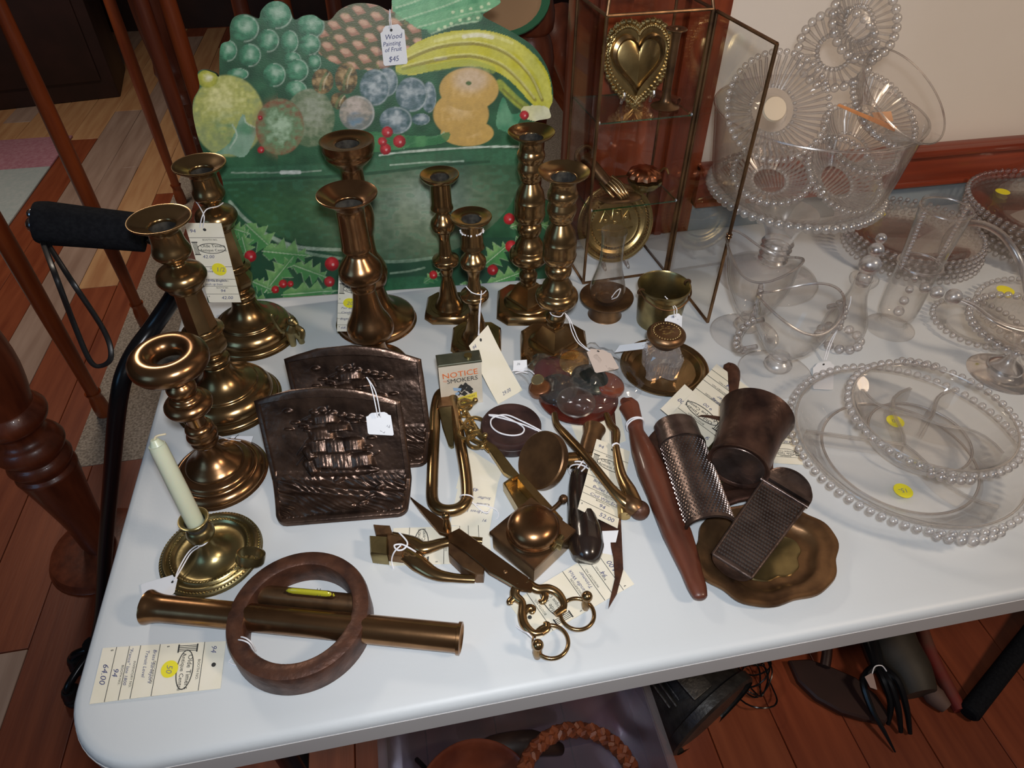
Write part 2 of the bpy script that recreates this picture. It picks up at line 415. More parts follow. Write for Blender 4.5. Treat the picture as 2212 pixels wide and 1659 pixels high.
def small_tag(label, card, words, string=None, mat=None, group=None, shape='tag', pen=None, hole=(.5, .1)):
    t = thing('string_price_tag', label, 'price tag', card.at(.5, .5), group)
    b = NB(); card.body(b, shape); part('card', b, mat or PAPER, t)
    if words:
        b = NB()
        for w in words: card.write(b, w[0], w[1], w[2], w[3], .2, 1.0, w[4] if len(w) > 4 else 0.0)
        part('handwriting', b, pen or PENC, t, flat=True)
    if hole:
        b = NB(); card.disc(b, hole[0], hole[1], .055, .0004); part('string_hole', b, INK, t, flat=True)
    if string:
        b = NB()
        for pts in string: tube(b, pts, .0007, 6, 5)
        part('string', b, STRING, t)
    return t

# ================================================================== THE ROOM
b = NB(); box(b, (0.0, 2.5, -0.035), (7.0, 8.0, 0.03)); FLOOR = struct('floor', b, PLK[2])
seams = [-3.4 + .1335 * i for i in range(42)]
off = -1.0 - min(seams, key=lambda s: abs(s + 1.0)); pm_cache = {}
for i, x in enumerate(seams):
    x0 = x + off; y = -1.5 + random.random() * 1.0
    if x0 > 2.2: break
    while y < 6.2:
        L = random.choice((1.2, 1.6, 2.1)); y1 = min(y + L, 6.4)
        if y1 - y > .15:
            k = random.choice((0, 1, 2, 0, 1, 2)) if x0 > -1.0 else random.choice((3, 1, 3, 4, 3, 4) if y > .9 else (0, 1, 2, 4))
            b = NB(); box(b, (x0 + .0665, (y + y1) / 2, -0.009 - random.random() * .0008), (.1322, y1 - y - .002, .018), bev=.0012, seg=1)
            part('plank', b, PLK[k], FLOOR)
        y = y1
b = NB(); box(b, (1.62, 1.0975, 1.25), (2.40, .15, 2.5)); WALLB = struct('wall_back', b, PLASTER)
b = NB(); box(b, (1.66, 1.0205, .395), (2.28, .006, .79)); struct('wall_back_lower_paint', b, LOWWALL)['kind'] = 'structure'
# chair rail on the back wall: cap, body and lower bead
b = NB(); box(b, (1.70, 1.010, .8285), (2.36, .020, .075), bev=.003); TR1 = struct('trim_1', b, TRIMW)
b = NB(); box(b, (1.70, 1.004, .858), (2.36, .034, .014), bev=.004); part('cap_moulding', b, TRIMW, TR1)
b = NB(); box(b, (1.70, 1.007, .796), (2.36, .026, .010), bev=.003); part('lower_bead', b, TRIMW, TR1)
b = NB(); box(b, (.408, 1.040, 1.25), (.236, .050, 2.5), bev=.003); TR2 = struct('trim_2', b, CASEW)
b = NB(); box(b, (.345, 1.011, 1.25), (.050, .012, 2.5), bev=.003); part('reeded_band', b, CASEW, TR2)
b = NB(); box(b, (.463, 1.011, 1.25), (.014, .012, 2.5), bev=.003); part('reeded_band', b, CASEW, TR2)
b = NB(); box(b, (.0, 5.6, 1.3), (7.0, .1, 2.6)); struct('wall_far', b, DARKF)
b = NB(); box(b, (-3.45, 2.0, 1.3), (.1, 7.2, 2.6)); struct('wall_left', b, DARKF)
# carpeted hall behind the railing
b = NB(); box(b, (.02, 3.45, -.002), (1.89, 4.2, .006)); part('hall_carpet', b, CARPET, FLOOR, 'taupe carpet')
b = NB(); box(b, (-.78, .95, .006), (.26, 1.2, .012), bev=.004); b.free()
# rug far left
rg = thing('area_rug', 'pale blue rug with rose border on the plank floor at far left', 'rug', (-2.2, 2.75, 0))
b = NB(); box(b, (-2.30, 2.50, .005), (1.55, 1.60, .010), bev=.003); part('field', b, RUGM, rg)
b = NB(); box(b, (-2.30, 3.48, .005), (1.55, .36, .010), bev=.003); part('border', b, RUGP, rg, 'rose border')
# dark cupboard standing far left
cb = thing('dark_cupboard', 'near-black cupboard standing beyond the railing at top left', 'cupboard', (-2.2, 4.2, 0))
Mz = Matrix.Rotation(.16, 3, 'Z')
b = NB(); box(b, (-2.4, 4.30, .85), (1.9, .50, 1.7), bev=.01, M=Mz); part('body', b, DARKF, cb)
for s in (-1, 1):
    b = NB(); c = Mz @ V(.46 * s, -.255, 0) + V(-2.4, 4.30, .85); box(b, c, (.86, .02, 1.5), bev=.006, M=Mz); d = part('door', b, DARKF, cb)
    b = NB(); sphere(b, Mz @ V(.08 * s, -.275, 0) + V(-2.4, 4.30, .85), .014); part('knob', b, BRASS_D, d)
# ================================================================== RAILING
def turned(bm, x, y, segs, top, seg=20):
    lathe(bm, segs, (x, y, 0), seg, 3)
BAL = [(0, 0), (.020, 0), (.020, .05), (.017, .07), (.021, .085), (.016, .10), (.0195, .30), (.0215, .50), (.020, .75), (.017, .95), (.0145, 1.18), (.014, 1.30)]
rail = thing('stair_railing', 'orange stained oak railing with slim round balusters left of the table', 'railing', (-.87, 1.9, 0))
for i, (x, y) in enumerate(((-0.8816,1.5485,0.0)[:2], (-0.8539,1.9714,0.0)[:2], (-.875, 2.83))):
    b = NB(); lathe(b, BAL, (x, y, 0.0), 20, 3); part('baluster', b, BALW, rail)
b = NB(); tube(b, [(-.80, .3, 1.315), (-.87, 1.5, 1.315), (-.88, 3.9, 1.315)], .032, 16, 2); part('handrail', b, BALW, rail)
# big turned newel in front, on a round foot
nx, ny = (-0.7669,1.0629,0.0)[:2]
nw = thing('newel_post', 'thick turned dark oak newel post on a round foot at far left', 'newel post', (nx, ny, 0))
b = NB(); lathe(b, [(0, 0), (.108, 0), (.113, .008), (.110, .018), (.100, .024), (.04, .030), (0, .031)], (nx, ny, 0), 40, 2); part('round_foot', b, BALD, nw)
b = NB(); lathe(b, [(0, .03), (.032, .03), (.036, .12), (.047, .22), (.056, .285), (.058, .300), (.051, .308), (.056, .318), (.060, .328), (.055, .340), (.050, .346), (.058, .356), (.064, .372), (.056, .390), (.048, .396), (.042, .405),
                        (.043, .42), (.060, .436), (.066, .455), (.055, .475), (.052, .482), (.060, .52), (.066, .58), (.060, .68), (.047, .80), (.040, .95), (.038, 1.1), (0, 1.1)], (nx, ny, 0), 40, 3); part('turned_shaft', b, BALD, nw)
# dark turned chair leg/post between the balusters
for (x0, y0, sc) in ((-.60, 2.28, 1.0),):
    b = NB(); lathe(b, [(0, 0), (.022, 0), (.026, .10), (.026, .36), (.030, .40), (.026, .435), (.028, .455), (.040, .475), (.027, .495), (.029, .515), (.041, .535), (.028, .555), (.034, .575), (.043, .60), (.030, .625), (.036, .650), (.052, .685), (.046, .72), (.054, .80), (.056, .95), (.050, 1.3), (0, 1.3)], (x0, y0, 0), 28, 2)
    single('turned_wooden_post', b, BALD, 'dark turned wooden post with stacked rings seen above the left brass candlesticks', 'post', (x0, y0, 0))

# ---- spindle chair behind the painting
ch = thing('spindle_back_chair', 'brown wooden spindle-back chair standing behind the fruit painting', 'chair', (-.10, 1.75, 0))
for k, x in enumerate((-.52, -.46, -.30, -.20, -.08)):
    b = NB(); lathe(b, [(0, .42), (.010, .42), (.018, .6), (.020, .9), (.012, 1.2), (0, 1.2)], (x, 1.90, 0), 14, 2); part('spindle', b, BALW if k % 2 else BALD, ch)
b = NB(); box(b, (-.28, 1.70, .43), (.56, .44, .035), bev=.012); part('seat', b, BALD, ch)
for x in (-.52, -.05):
    for y in (1.52, 1.88):
        b = NB(); lathe(b, [(0, 0), (.014, 0), (.022, .15), (.016, .2), (.024, .35), (.018, .42), (0, .42)], (x, y, 0), 14, 2); part('leg', b, BALD, ch)
b = NB(); tube(b, [(-.56, 1.90, 1.2), (-.28, 1.92, 1.23), (-.02, 1.90, 1.2)], .025, 12, 4); part('top_rail', b, BALD, ch)
# ---- turned post right of the pineapple leaves
x0, y0 = (0.2976,1.35,0.9178)[:2]
b = NB(); lathe(b, [(0, 0), (.03, 0), (.03, .30), (.024, .5), (.034, .80), (.044, .90), (.046, .95), (.038, .985), (.034, .992), (.042, 1.0), (.044, 1.03), (.036, 1.07), (.032, 1.15), (.030, 1.5), (0, 1.5)], (x0, y0, 0), 24, 2)
single('turned_stair_post', b, BALD, 'reddish turned post rising behind the banana end of the fruit painting', 'post', (x0, y0, 0))
b = NB(); tube(b, [(0.3823,1.5,0.9849), (0.3939,1.45,0.9402), (0.3994,1.4,0.8962), (0.4184,1.36,0.8149)], [.035, .042, .030, .022], 14, 5)
single('curved_handrail_end', b, BALD, 'dark curved wooden handrail end left of the glass cabinet', 'handrail', (0.3939,1.45,0.9402))
# oval tan plate beyond the pineapple leaves
pl = thing('oval_serving_plate', 'tan oval plate with green rim behind the pineapple leaves', 'plate', (0.2341,1.3,1.0537))
Mt = aim((-.1, -.5, .85)); c = Vector((0.23,1.3,1.0553))
b = NB(); lathe(b, [(0, 0), (.05, 0), (.075, .008), (.073, .011), (.05, .004), (0, .003)], c, 36, 2, Mt); part('well', b, pm('tan_glaze', (.50, .30, .16), .3), pl)
b = NB(); lathe(b, [(.073, .007), (.088, .013), (.088, .016), (.073, .012), (.073, .007)], c, 36, 1, Mt); part('rim', b, pm('green_glaze', (.05, .20, .10), .3), pl, 'dark green rim')

# ================================================================== FOLDING TABLE
X0, X1, Y0, Y1 = -.3415, 1.49, .2536, 1.0155
tb = thing('folding_table', 'long white plastic folding table with rounded corners carrying the antiques', 'table', (.57, .63, 0))
b = NB(); rr = []
for ins, z in ((.006, TZ - .042), (.0, TZ - .038), (.0, TZ - .010), (.0012, TZ - .005), (.004, TZ - .0018), (.009, TZ - .0004), (.022, TZ)):
    rr.append([Vector(p) for p in rrect(X0 + ins, X1 - ins, Y0 + ins, Y1 - ins, .078 - ins * .5, z, 12)])
loft(b, rr, True, True, True); TOP = part('tabletop', b, TABLE, tb)
b = NB(); rr = [[Vector(p) for p in rrect(X0 - o, X1 + o, Y0 - o, Y1 + o * .2, .078, z, 12)] for o, z in ((-.004, TZ - .0415), (.0006, TZ - .040), (.0006, TZ - .0125), (-.004, TZ - .0115))]
loft(b, rr, True, True, True); part('edge_rim', b, RIMM, tb, 'darker grey side rim')
for x in (X0 + .11, X1 - .11):
    for y in (Y0 + .12, Y1 - .12):
        b = NB(); tube(b, [(x, y, TZ - .04), (x, y, .02)], .0135, 14, 1); lg = part('leg', b, BLACKM, tb)
        b = NB(); tube(b, [(x, y, .03), (x, y, 0)], .018, 14, 1); part('foot_cap', b, BLACKP, lg)
    b = NB(); tube(b, [(x, Y0 + .12, .30), (x, Y1 - .12, .30)], .011, 12, 1); part('leg_brace', b, BLACKM, tb)
b = NB(); bm_c = rrect(X0 + .03, X1 - .03, Y0 + .030, Y0 + .034, .0019, TZ + .0001, 1); b.free()

# ================================================================== WALKING CANE left of the table
cn = thing('offset_handle_cane', 'black quad cane with foam grip and wrist strap leaning at the table edge', 'cane', (-0.7298,0.8145,0.0))
G0, G1 = Vector((-0.4394,0.8535,0.94)), Vector((-0.324,0.8584,0.91))
b = NB(); tube(b, [G0 + (G0 - G1) * .01, G0 + (G1 - G0) * .10, G0 + (G1 - G0) * .5, G0 + (G1 - G0) * .8, G1], [.0245, .0275, .0260, .0255, .0250], 20, 4); part('foam_grip', b, FOAM, cn)
b = NB(); tube(b, [G1, (-0.3109,0.8703,0.89), (-0.3026,0.8787,0.855), (-0.3142,0.8714,0.815), (-0.3617,0.8631,0.762), (-0.3991,0.8291,0.73), (-0.4285,0.8042,0.68), (-0.5086,0.8107,0.5), (-0.5887,0.8229,0.32), (-0.6709,0.8113,0.12), (-0.6975,0.7785,0.06)], .0125, 14, 5); part('bent_shaft', b, BLACKM, cn)
K3 = Vector((-0.6975,0.7785,0.06))
b = NB(); sphere(b, G0 - (G1 - G0).normalized() * .003 + V(0, 0, -.004), .011); sphere(b, G0 - (G1 - G0).normalized() * .004 + V(.004, 0, .010), .007); part('chrome_end_cap', b, pm('chrome', (.6, .6, .62), .2, 1.0), cn, 'chrome end cap')
S0 = Vector((-0.4436,0.8526,0.92))
b = NB(); tube(b, [S0, (-0.3829,0.7257,0.94), (-0.391,0.7248,0.87), (-0.3902,0.7151,0.82), (-0.381,0.7162,0.81), (-0.3672,0.7197,0.82), (-0.3668,0.7327,0.85), (-0.3726,0.7296,0.93), S0 + V(.003, 0, 0)], .0032, 8, 6, .6); part('wrist_strap', b, BLACKP, cn)
qc = Vector((-0.7196,0.7634,0.06))
b = NB(); tube(b, [K3 + V(0,0,.02), K3 - V(0, 0, .02)], .016, 12, 1); part('base_tube', b, BLACKM, cn)
for (px, py) in ((-0.7444,0.7778), (-0.7367,0.7107), (-0.6428,0.7534), (-0.6362,0.6914)):
    b = NB(); tube(b, [(K3.x, K3.y, .06), ((px + K3.x) / 2, (py + K3.y) / 2, .058), (px, py, .045), (px, py, .02)], .008, 10, 4); fl = part('foot_prong', b, BLACKM, cn)
    b = NB(); lathe(b, [(0, 0), (.020, 0), (.021, .010), (.018, .014), (.019, .020), (.016, .025), (.017, .031), (.013, .040), (0, .042)], (px, py, 0), 20, 1); part('rubber_tip', b, BLACKP, fl)

# ================================================================== FRUIT PAINTING (cut-out board)
TILT = math.radians(10)
PO = V(0, .905, TZ); PU = V(1, 0, 0); PV = V(0, math.sin(TILT), math.cos(TILT)); PN = V(0, -math.cos(TILT), math.sin(TILT))
# homography: board metres (u right, v up) -> artwork units
HM = np.array([[3677.37932,-1028.76809,1225.87784],[-159.65081,-4026.62768,1644.56257],[0.13154,-0.50312,1.0]])
def art(u, v):
    w = HM[2, 0] * u + HM[2, 1] * v + HM[2, 2]
    return (HM[0, 0] * u + HM[0, 1] * v + HM[0, 2]) / w, (HM[1, 0] * u + HM[1, 1] * v + HM[1, 2]) / w
HI = np.linalg.inv(HM)
def unart(x, y):
    q = HI @ np.array([x, y, 1.0]); return q[0] / q[2], q[1] / q[2]
OUTL = [(2100, 1552), (1500, 1600), (800, 1650), (200, 1690), (140, 1696), (128, 1690), (125, 1640), (170, 1500), (190, 1330), (170, 1180), (215, 1080), (190, 960), (120, 890), (75, 780), (45, 650), (45, 560), (80, 490), (70, 410), (105, 392), (165, 410), (190, 425),
        (192, 300), (205, 245), (250, 225), (250, 150), (275, 95), (340, 80), (410, 105), (425, 60), (470, 15), (530, 8), (580, 40), (610, 110), (660, 90), (720, 85), (770, 115), (815, 110), (860, 60), (930, 25), (1000, 18), (1080, 30), (1150, 60),
        (1160, -10), (1200, -80), (1330, -140), (1480, -150), (1620, -110), (1720, -30), (1768, 12), (1700, 60), (1670, 90), (1760, 140), (1850, 190), (1950, 260), (2020, 360), (2055, 470), (2060, 560), (2040, 610), (2045, 660), (1960, 680), (1900, 740),
        (1890, 860), (1900, 1000), (1960, 1090), (2060, 1150), (2110, 1300), (2138, 1420), (2136, 1500), (2130, 1546)]
def inside(px, py, poly):
    r = np.zeros(px.shape, bool); n = len(poly)
    for i in range(n):
        x1, y1 = poly[i]; x2, y2 = poly[(i + 1) % n]
        c = ((y1 > py) != (y2 > py)) & (px < (x2 - x1) * (py - y1) / (y2 - y1 + 1e-9) + x1)
        r ^= c
    return r
def vnoise(x, y, s, seed):
    rs = np.random.RandomState(seed); G = rs.rand(256, 256)
    X = x / s; Y = y / s; xi = np.floor(X).astype(int); yi = np.floor(Y).astype(int); fx = X - xi; fy = Y - yi
    fx = fx * fx * (3 - 2 * fx); fy = fy * fy * (3 - 2 * fy)
    g = lambda a, b_: G[a % 256, b_ % 256]
    return (g(xi, yi) * (1 - fx) + g(xi + 1, yi) * fx) * (1 - fy) + (g(xi, yi + 1) * (1 - fx) + g(xi + 1, yi + 1) * fx) * fy
SO = cr([(x, y, 0) for x, y in OUTL], 4, True); SO = [(p.x, p.y) for p in SO]
STEP = .00115
U = np.arange(-.315, .30, STEP); Vv = np.arange(0, .47, STEP)
UU, VG = np.meshgrid(U, Vv); AX, AY = art(UU, VG)
SEP = [unart(x, y) for x, y in SO]
EA = np.array([SEP]).reshape(-1, 2)
cxm = (AX[:-1, :-1] + AX[1:, 1:]) / 2; cym = (AY[:-1, :-1] + AY[1:, 1:]) / 2
keep = inside(cxm, cym, SO)
def mixc(img, m, c, a=1.0):
    k = (m * a)[..., None]; img[:] = img * (1 - k) + np.array(c) * k
def sstep(x): x = np.clip(x, 0, 1); return x * x * (3 - 2 * x)
def ell(cx, cy, rx, ry, rot=0.0):
    c, s = math.cos(rot), math.sin(rot); dx = AX - cx; dy = AY - cy
    return np.sqrt(((dx * c + dy * s) / rx) ** 2 + ((-dx * s + dy * c) / ry) ** 2)
IMG = np.zeros(AX.shape + (3,)); IMG[:] = (.014, .070, .030)
N1 = vnoise(AX, AY, 60, 1); N2 = vnoise(AX * .5, AY, 18, 2); N3 = .6 * vnoise(AX, AY * .6, 16, 3) + .4 * vnoise(AX * .7, AY, 7, 7); N4 = vnoise(AX, AY, 140, 4)
mixc(IMG, N1, (.05, .20, .09), .6); mixc(IMG, (AY > 1330) * (.6 + .4 * N3), (.010, .050, .030), .8); mixc(IMG, sstep((AY - 1560) / 80), (.03, .15, .06), .7)
def fruit(cx, cy, rx, ry, base, light, dark, rot=0, hl=(-.25, -.25), edge=None, n=.35, rim=True):
    d = ell(cx, cy, rx, ry, rot); m = sstep((1.02 - d) / .07)
    l = np.clip(1 - np.sqrt(((AX - cx - hl[0] * rx) / rx) ** 2 + ((AY - cy - hl[1] * ry) / ry) ** 2) / 1.15, 0, 1) + (N3 - .5) * n + (N2 - .5) * n
    sh = np.clip(l, 0, 1)[..., None]
    c = np.where(sh < .45, np.array(dark) * (1 - sh / .45) + np.array(base) * (sh / .45), np.array(base) * (1 - (sh - .45) / .55) + np.array(light) * ((sh - .45) / .55))
    k = m[..., None]; IMG[:] = IMG * (1 - k) + c * k
    if rim and edge is not None:
        e = np.exp(-((d - .93) / .05) ** 2) * (AX > cx - rx * .1) * (0.4 + N3 * .6); mixc(IMG, e, edge, .6)
def stroke(pts, w, c, a=1.0, w1=None, nz=.5):
    Q = cr([(x, y, 0) for x, y in pts], 6); best = np.full(AX.shape, 1e9)
    for i in range(len(Q) - 1):
        p, q = Q[i], Q[i + 1]; t = i / max(1, len(Q) - 2); ww = w if w1 is None else w * (1 - t) + w1 * t
        dx, dy = q.x - p.x, q.y - p.y; L = dx * dx + dy * dy + 1e-9
        s = np.clip(((AX - p.x) * dx + (AY - p.y) * dy) / L, 0, 1)
        best = np.minimum(best, np.hypot(AX - p.x - s * dx, AY - p.y - s * dy) / max(ww, 1))
    mixc(IMG, sstep((1.15 - best) / .4) * (1 - nz + nz * N3), c, a); return best
def polyf(pts, c, c2=None, a=1.0, smooth=True):
    Q = [(p.x, p.y) for p in cr([(x, y, 0) for x, y in pts], 3, True)] if smooth else pts
    m = inside(AX, AY, Q).astype(float)
    mixc(IMG, m, c, a)
    if c2: mixc(IMG, m * sstep(N1 * 1.6 - .3), c2, .8)
# the bowl
bowl = [(215, 960), (600, 930), (1100, 880), (1500, 850), (1890, 815), (1900, 900), (1870, 1050), (1790, 1190), (1650, 1320), (1450, 1420), (1200, 1460), (950, 1450), (700, 1385), (480, 1300), (320, 1170), (230, 1050)]
polyf(bowl, (.018, .085, .036))
inb = inside(AX, AY, [(p.x, p.y) for p in cr([(x, y, 0) for x, y in bowl], 3, True)]).astype(float)
g = np.exp(-(((AX - 1300) / 460) ** 2 + ((AY - 1190) / 260) ** 2)); mixc(IMG, inb * g * (.45 + .55 * N2), (.30, .36, .24), .95)
g = np.exp(-(((AX - 1370) / 170) ** 2 + ((AY - 1110) / 120) ** 2)); mixc(IMG, inb * g * (.5 + .5 * N2), (.42, .52, .46), .7)
g = np.exp(-(((AX - 500) / 260) ** 2 + ((AY - 1180) / 160) ** 2)); mixc(IMG, inb * g * (.5 + .5 * N2), (.07, .20, .07), .8)
mixc(IMG, inb * (N2 > .72), (.05, .20, .11), .35)
stroke([(215, 985), (500, 975), (800, 960), (1100, 930), (1500, 885), (1880, 880)], 46, (.045, .17, .085), .8)
stroke([(215, 1010), (500, 1000), (800, 990), (1100, 965), (1400, 930), (1700, 905)], 9, (.012, .045, .02), .8)
stroke([(1090, 870), (1200, 855), (1400, 838), (1700, 822), (1880, 822)], 6, (.65, .75, .65), .95)
stroke([(1150, 925), (1300, 912), (1560, 903)], 5, (.55, .68, .55), .8)
stroke([(260, 968), (600, 966), (760, 955)], 5, (.45, .55, .45), .6)
stroke([(540, 966), (640, 965)], 11, (.85, .88, .82), .95)
stroke([(250, 1130), (340, 1230), (470, 1320), (640, 1385), (900, 1400)], 10, (.50, .62, .50), .75)
stroke([(400, 1280), (620, 1400), (900, 1450), (1200, 1465), (1480, 1430)], 9, (.35, .50, .36), .7)
# holly below
LG, LG2 = (.10, .33, .12), (.26, .46, .20)
def holly(cx, cy, L, W, rot, c1=(.07, .26, .08), c2=(.24, .44, .16), c3=(.52, .64, .44)):
    pts = []; n = 4; cs, sn = math.cos(rot), math.sin(rot)
    for side in (1, -1):
        seq = []
        for k in range(n):
            x0 = -L + 2 * L * (k + .1) / n; x1 = -L + 2 * L * (k + .75) / n
            w = W * math.sin(PI * (k + .55) / n) ** .7; seq += [(x0, side * w * .42), (x1, side * w * 1.25)]
        seq.append((L * .86, side * W * .15)); pts += seq if side == 1 else seq[::-1]
        if side == 1: pts.append((L * 1.18, 0))
    P2_ = [(cx + x * cs - y * sn, cy + x * sn + y * cs) for x, y in pts]
    polyf(P2_, c1, None, 1.0, False)
    m = inside(AX, AY, P2_).astype(float); d = (-(AX - cx) * sn + (AY - cy) * cs)
    mixc(IMG, m * sstep((-d + W * .1) / (W * .6)) * (.45 + .55 * N3), c2, .9)
    stroke([(cx - L * cs, cy - L * sn), (cx + L * .1 * cs, cy + L * .1 * sn), (cx + L * 1.1 * cs, cy + L * 1.1 * sn)], 3.2, c3, .9, 2)
    for i in range(len(P2_) - 1):
        if i % 2 == 0 and N1.size: stroke([P2_[i], P2_[i + 1]], 2.6, c3, .45, 2)
for h_ in ((420, 1330, 110, 66, .75), (560, 1420, 130, 72, .10), (520, 1545, 120, 62, -.9), (700, 1520, 100, 56, .35), (330, 1370, 80, 50, 1.3), (690, 1640, 150, 56, -.08), (430, 1600, 60, 40, .4), (300, 1290, 60, 40, .3), (400, 1680, 90, 30, .1), (980, 1610, 90, 40, .1),
           (1740, 1430, 90, 60, -.7), (1790, 1560, 110, 50, -.35), (1960, 1250, 80, 44, .2), (1860, 1260, 40, 26, -.3), (1380, 1555, 52, 28, -.6), (1900, 1380, 70, 40, .9), (2020, 1430, 70, 40, .4), (1620, 1600, 80, 30, .1)): holly(*h_)
stroke([(1150, 1530), (1250, 1520), (1340, 1500)], 6, (.35, .50, .36), .7)
stroke([(1130, 1600), (1300, 1585), (1420, 1600)], 40, (.030, .16, .07), .8)
# pineapple
pa = np.clip(1.06 - ell(1010, 190, 300, 190, .05), 0, 1) > 0
P1 = ((AX - 760) * .96 + (AY - 20) * .28); P2 = (-(AX - 760) * .32 + (AY - 20) * .95)
gx = (P1 / 108.0 + .5 * (np.floor(P2 / 62.0) % 2)) % 1 - .5; gy = (P2 / 62.0) % 1 - .5
dd = np.abs(gx) * 1.1 + np.abs(gy) * 1.0
mixc(IMG, pa.astype(float), (.10, .11, .035), 1); mixc(IMG, pa * sstep((.50 - dd) / .12), (.42, .20, .12), 1)
mixc(IMG, pa * sstep((.34 - np.hypot(gx + .10, gy + .12)) / .2), (.68, .42, .28), .9)
mixc(IMG, pa * (N3 > .8), (.30, .30, .10), .5)
# leaves of the pineapple
polyf([(1160, 60), (1150, -40), (1300, -150), (1500, -160), (1768, 12), (1700, 60), (1560, 100), (1420, 170), (1300, 160)], (.06, .30, .12), (.16, .46, .22), 1.0, False)
for pts in ([(1200, 90), (1330, 50), (1480, 0), (1620, -60)], [(1300, 130), (1450, 90), (1600, 50), (1750, 20)], [(1180, 20), (1300, -20), (1440, -80)], [(1380, 165), (1500, 120), (1640, 95)]):
    stroke(pts, 26, (.22, .52, .26), .7); stroke([(x, y + 24) for x, y in pts], 5, (.60, .78, .52), .7)
for x, y in ((1420, 165), (1455, 150), (1490, 132), (1540, 112), (1590, 106), (1640, 100), (1500, 68), (1550, 62), (1600, 50), (1660, 40), (1700, 22)):
    mixc(IMG, sstep((1 - ell(x, y, 12, 10)) * 3), (.68, .80, .50), .9)
# bananas
BY, BL, BD = (.60, .56, .03), (.88, .86, .34), (.28, .30, .03)
polyf([(1180, 370), (1260, 260), (1420, 190), (1620, 165), (1800, 200), (1940, 290), (2030, 410), (2055, 540), (2040, 620), (1960, 600), (1850, 480), (1740, 400), (1600, 370), (1420, 390), (1280, 420), (1200, 410)], BY, (.62, .60, .10))
stroke([(1240, 300), (1450, 220), (1660, 200), (1850, 270), (1980, 400), (2030, 540)], 26, (.68, .66, .14), .8)
stroke([(1400, 230), (1560, 195), (1700, 195), (1830, 240)], 10, BL, .8); stroke([(1560, 205), (1640, 196), (1720, 210)], 12, (.92, .90, .78), .9); stroke([(1400, 330), (1460, 325)], 9, (.92, .90, .78), .8)
for pts in ([(1210, 350), (1400, 270), (1620, 245), (1800, 300), (1930, 420), (2000, 560)], [(1220, 385), (1420, 335), (1600, 315), (1760, 360), (1870, 450), (1960, 560)]):
    stroke(pts, 10, (.20, .15, .03), .9); stroke([(x - 4, y - 12) for x, y in pts], 6, BL, .6)
stroke([(1200, 400), (1400, 378), (1580, 352), (1720, 392)], 22, (.34, .42, .07), .7)
stroke([(1760, 470), (1850, 560), (1900, 600), (1960, 650)], 26, (.45, .50, .05), .9); stroke([(1780, 500), (1880, 590), (1980, 650)], 7, (.15, .14, .02), .8)
polyf([(1890, 600), (1980, 590), (2040, 610), (2045, 665), (1960, 680), (1890, 650)], (.68, .66, .36), (.80, .78, .55))
# grapes
GB, GLt, GD = (.07, .28, .15), (.38, .56, .42), (.020, .11, .05)
for cx, cy, r1, r2 in ((335, 160, 80, 78), (515, 80, 88, 84), (705, 145, 78, 72), (465, 228, 62, 66), (585, 235, 50, 66), (240, 285, 52, 60), (362, 310, 64, 66), (295, 415, 62, 34), (700, 250, 60, 60), (600, 330, 50, 40), (500, 420, 64, 68), (628, 395, 64, 66), (725, 350, 38, 48), (620, 500, 62, 50)):
    fruit(cx, cy, r1, r2, GB, GLt, GD, 0, (.1, -.2), (.72, .82, .70))
# lemon
fruit(240, 650, 205, 232, (.50, .52, .14), (.78, .76, .34), (.34, .40, .16), -.15, (-.1, -.35), None, .5)
g = np.exp(-(((AX - 240) / 120) ** 2 + ((AY - 720) / 100) ** 2)); mixc(IMG, (ell(240, 650, 205, 232, -.15) < 1) * g * N2, (.12, .28, .14), .9)
fruit(125, 440, 58, 52, (.55, .55, .08), (.88, .86, .60), (.35, .38, .05), 0, (.1, 0), None)
polyf([(150, 870), (250, 800), (320, 640), (350, 700), (400, 720), (380, 800), (330, 880), (240, 860)], (.10, .30, .18), (.30, .46, .34), .9)
stroke([(330, 660), (345, 690), (395, 715)], 5, (.6, .7, .55), .8); stroke([(265, 700), (290, 760), (250, 830)], 5, (.5, .62, .5), .8)
# apples
fruit(700, 660, 140, 165, (.22, .27, .16), (.34, .38, .28), (.10, .17, .08), 0, (.1, -.2), None, .6)
fruit(530, 710, 138, 160, (.16, .28, .14), (.42, .58, .40), (.26, .12, .06), 0, (0, .05), None, .5)
g = np.exp(-((ell(560, 710, 180, 175) - .93) / .13) ** 2) * (AX < 520); mixc(IMG, g * (.3 + .7 * N3), (.32, .12, .06), .40)
# walnuts
for cx, cy, r1, r2 in ((770, 455, 62, 72), (902, 440, 64, 88), (860, 565, 46, 48)):
    fruit(cx, cy, r1, r2, (.22, .14, .045), (.46, .32, .15), (.07, .06, .02), 0, (0, -.1), None, 1.1)
    stroke([(cx - 15, cy + r2 * .7), (cx - 5, cy), (cx + 20, cy - r2 * .6)], 8, (.10, .20, .07), .8); stroke([(cx + 5, cy + r2 * .6), (cx + 12, cy), (cx + 34, cy - r2 * .6)], 4, (.62, .55, .36), .8)
# plums
for cx, cy, r1, r2 in ((1130, 460, 62, 82), (1365, 545, 42, 88), (1062, 490, 86, 104), (1268, 530, 90, 98), (1320, 668, 52, 34), (1180, 675, 92, 78)):
    fruit(cx, cy, r1, r2, (.15, .22, .25), (.44, .50, .52), (.05, .12, .12), 0, (0, -.15), (.60, .66, .66), .7)
fruit(962, 635, 100, 100, (.36, .32, .26), (.56, .48, .42), (.18, .20, .18), 0, (-.1, -.35), (.62, .64, .62), .6)
mixc(IMG, sstep((1 - ell(955, 670, 62, 55)) * 2) * N2 * 1.4, (.16, .25, .32), .8)
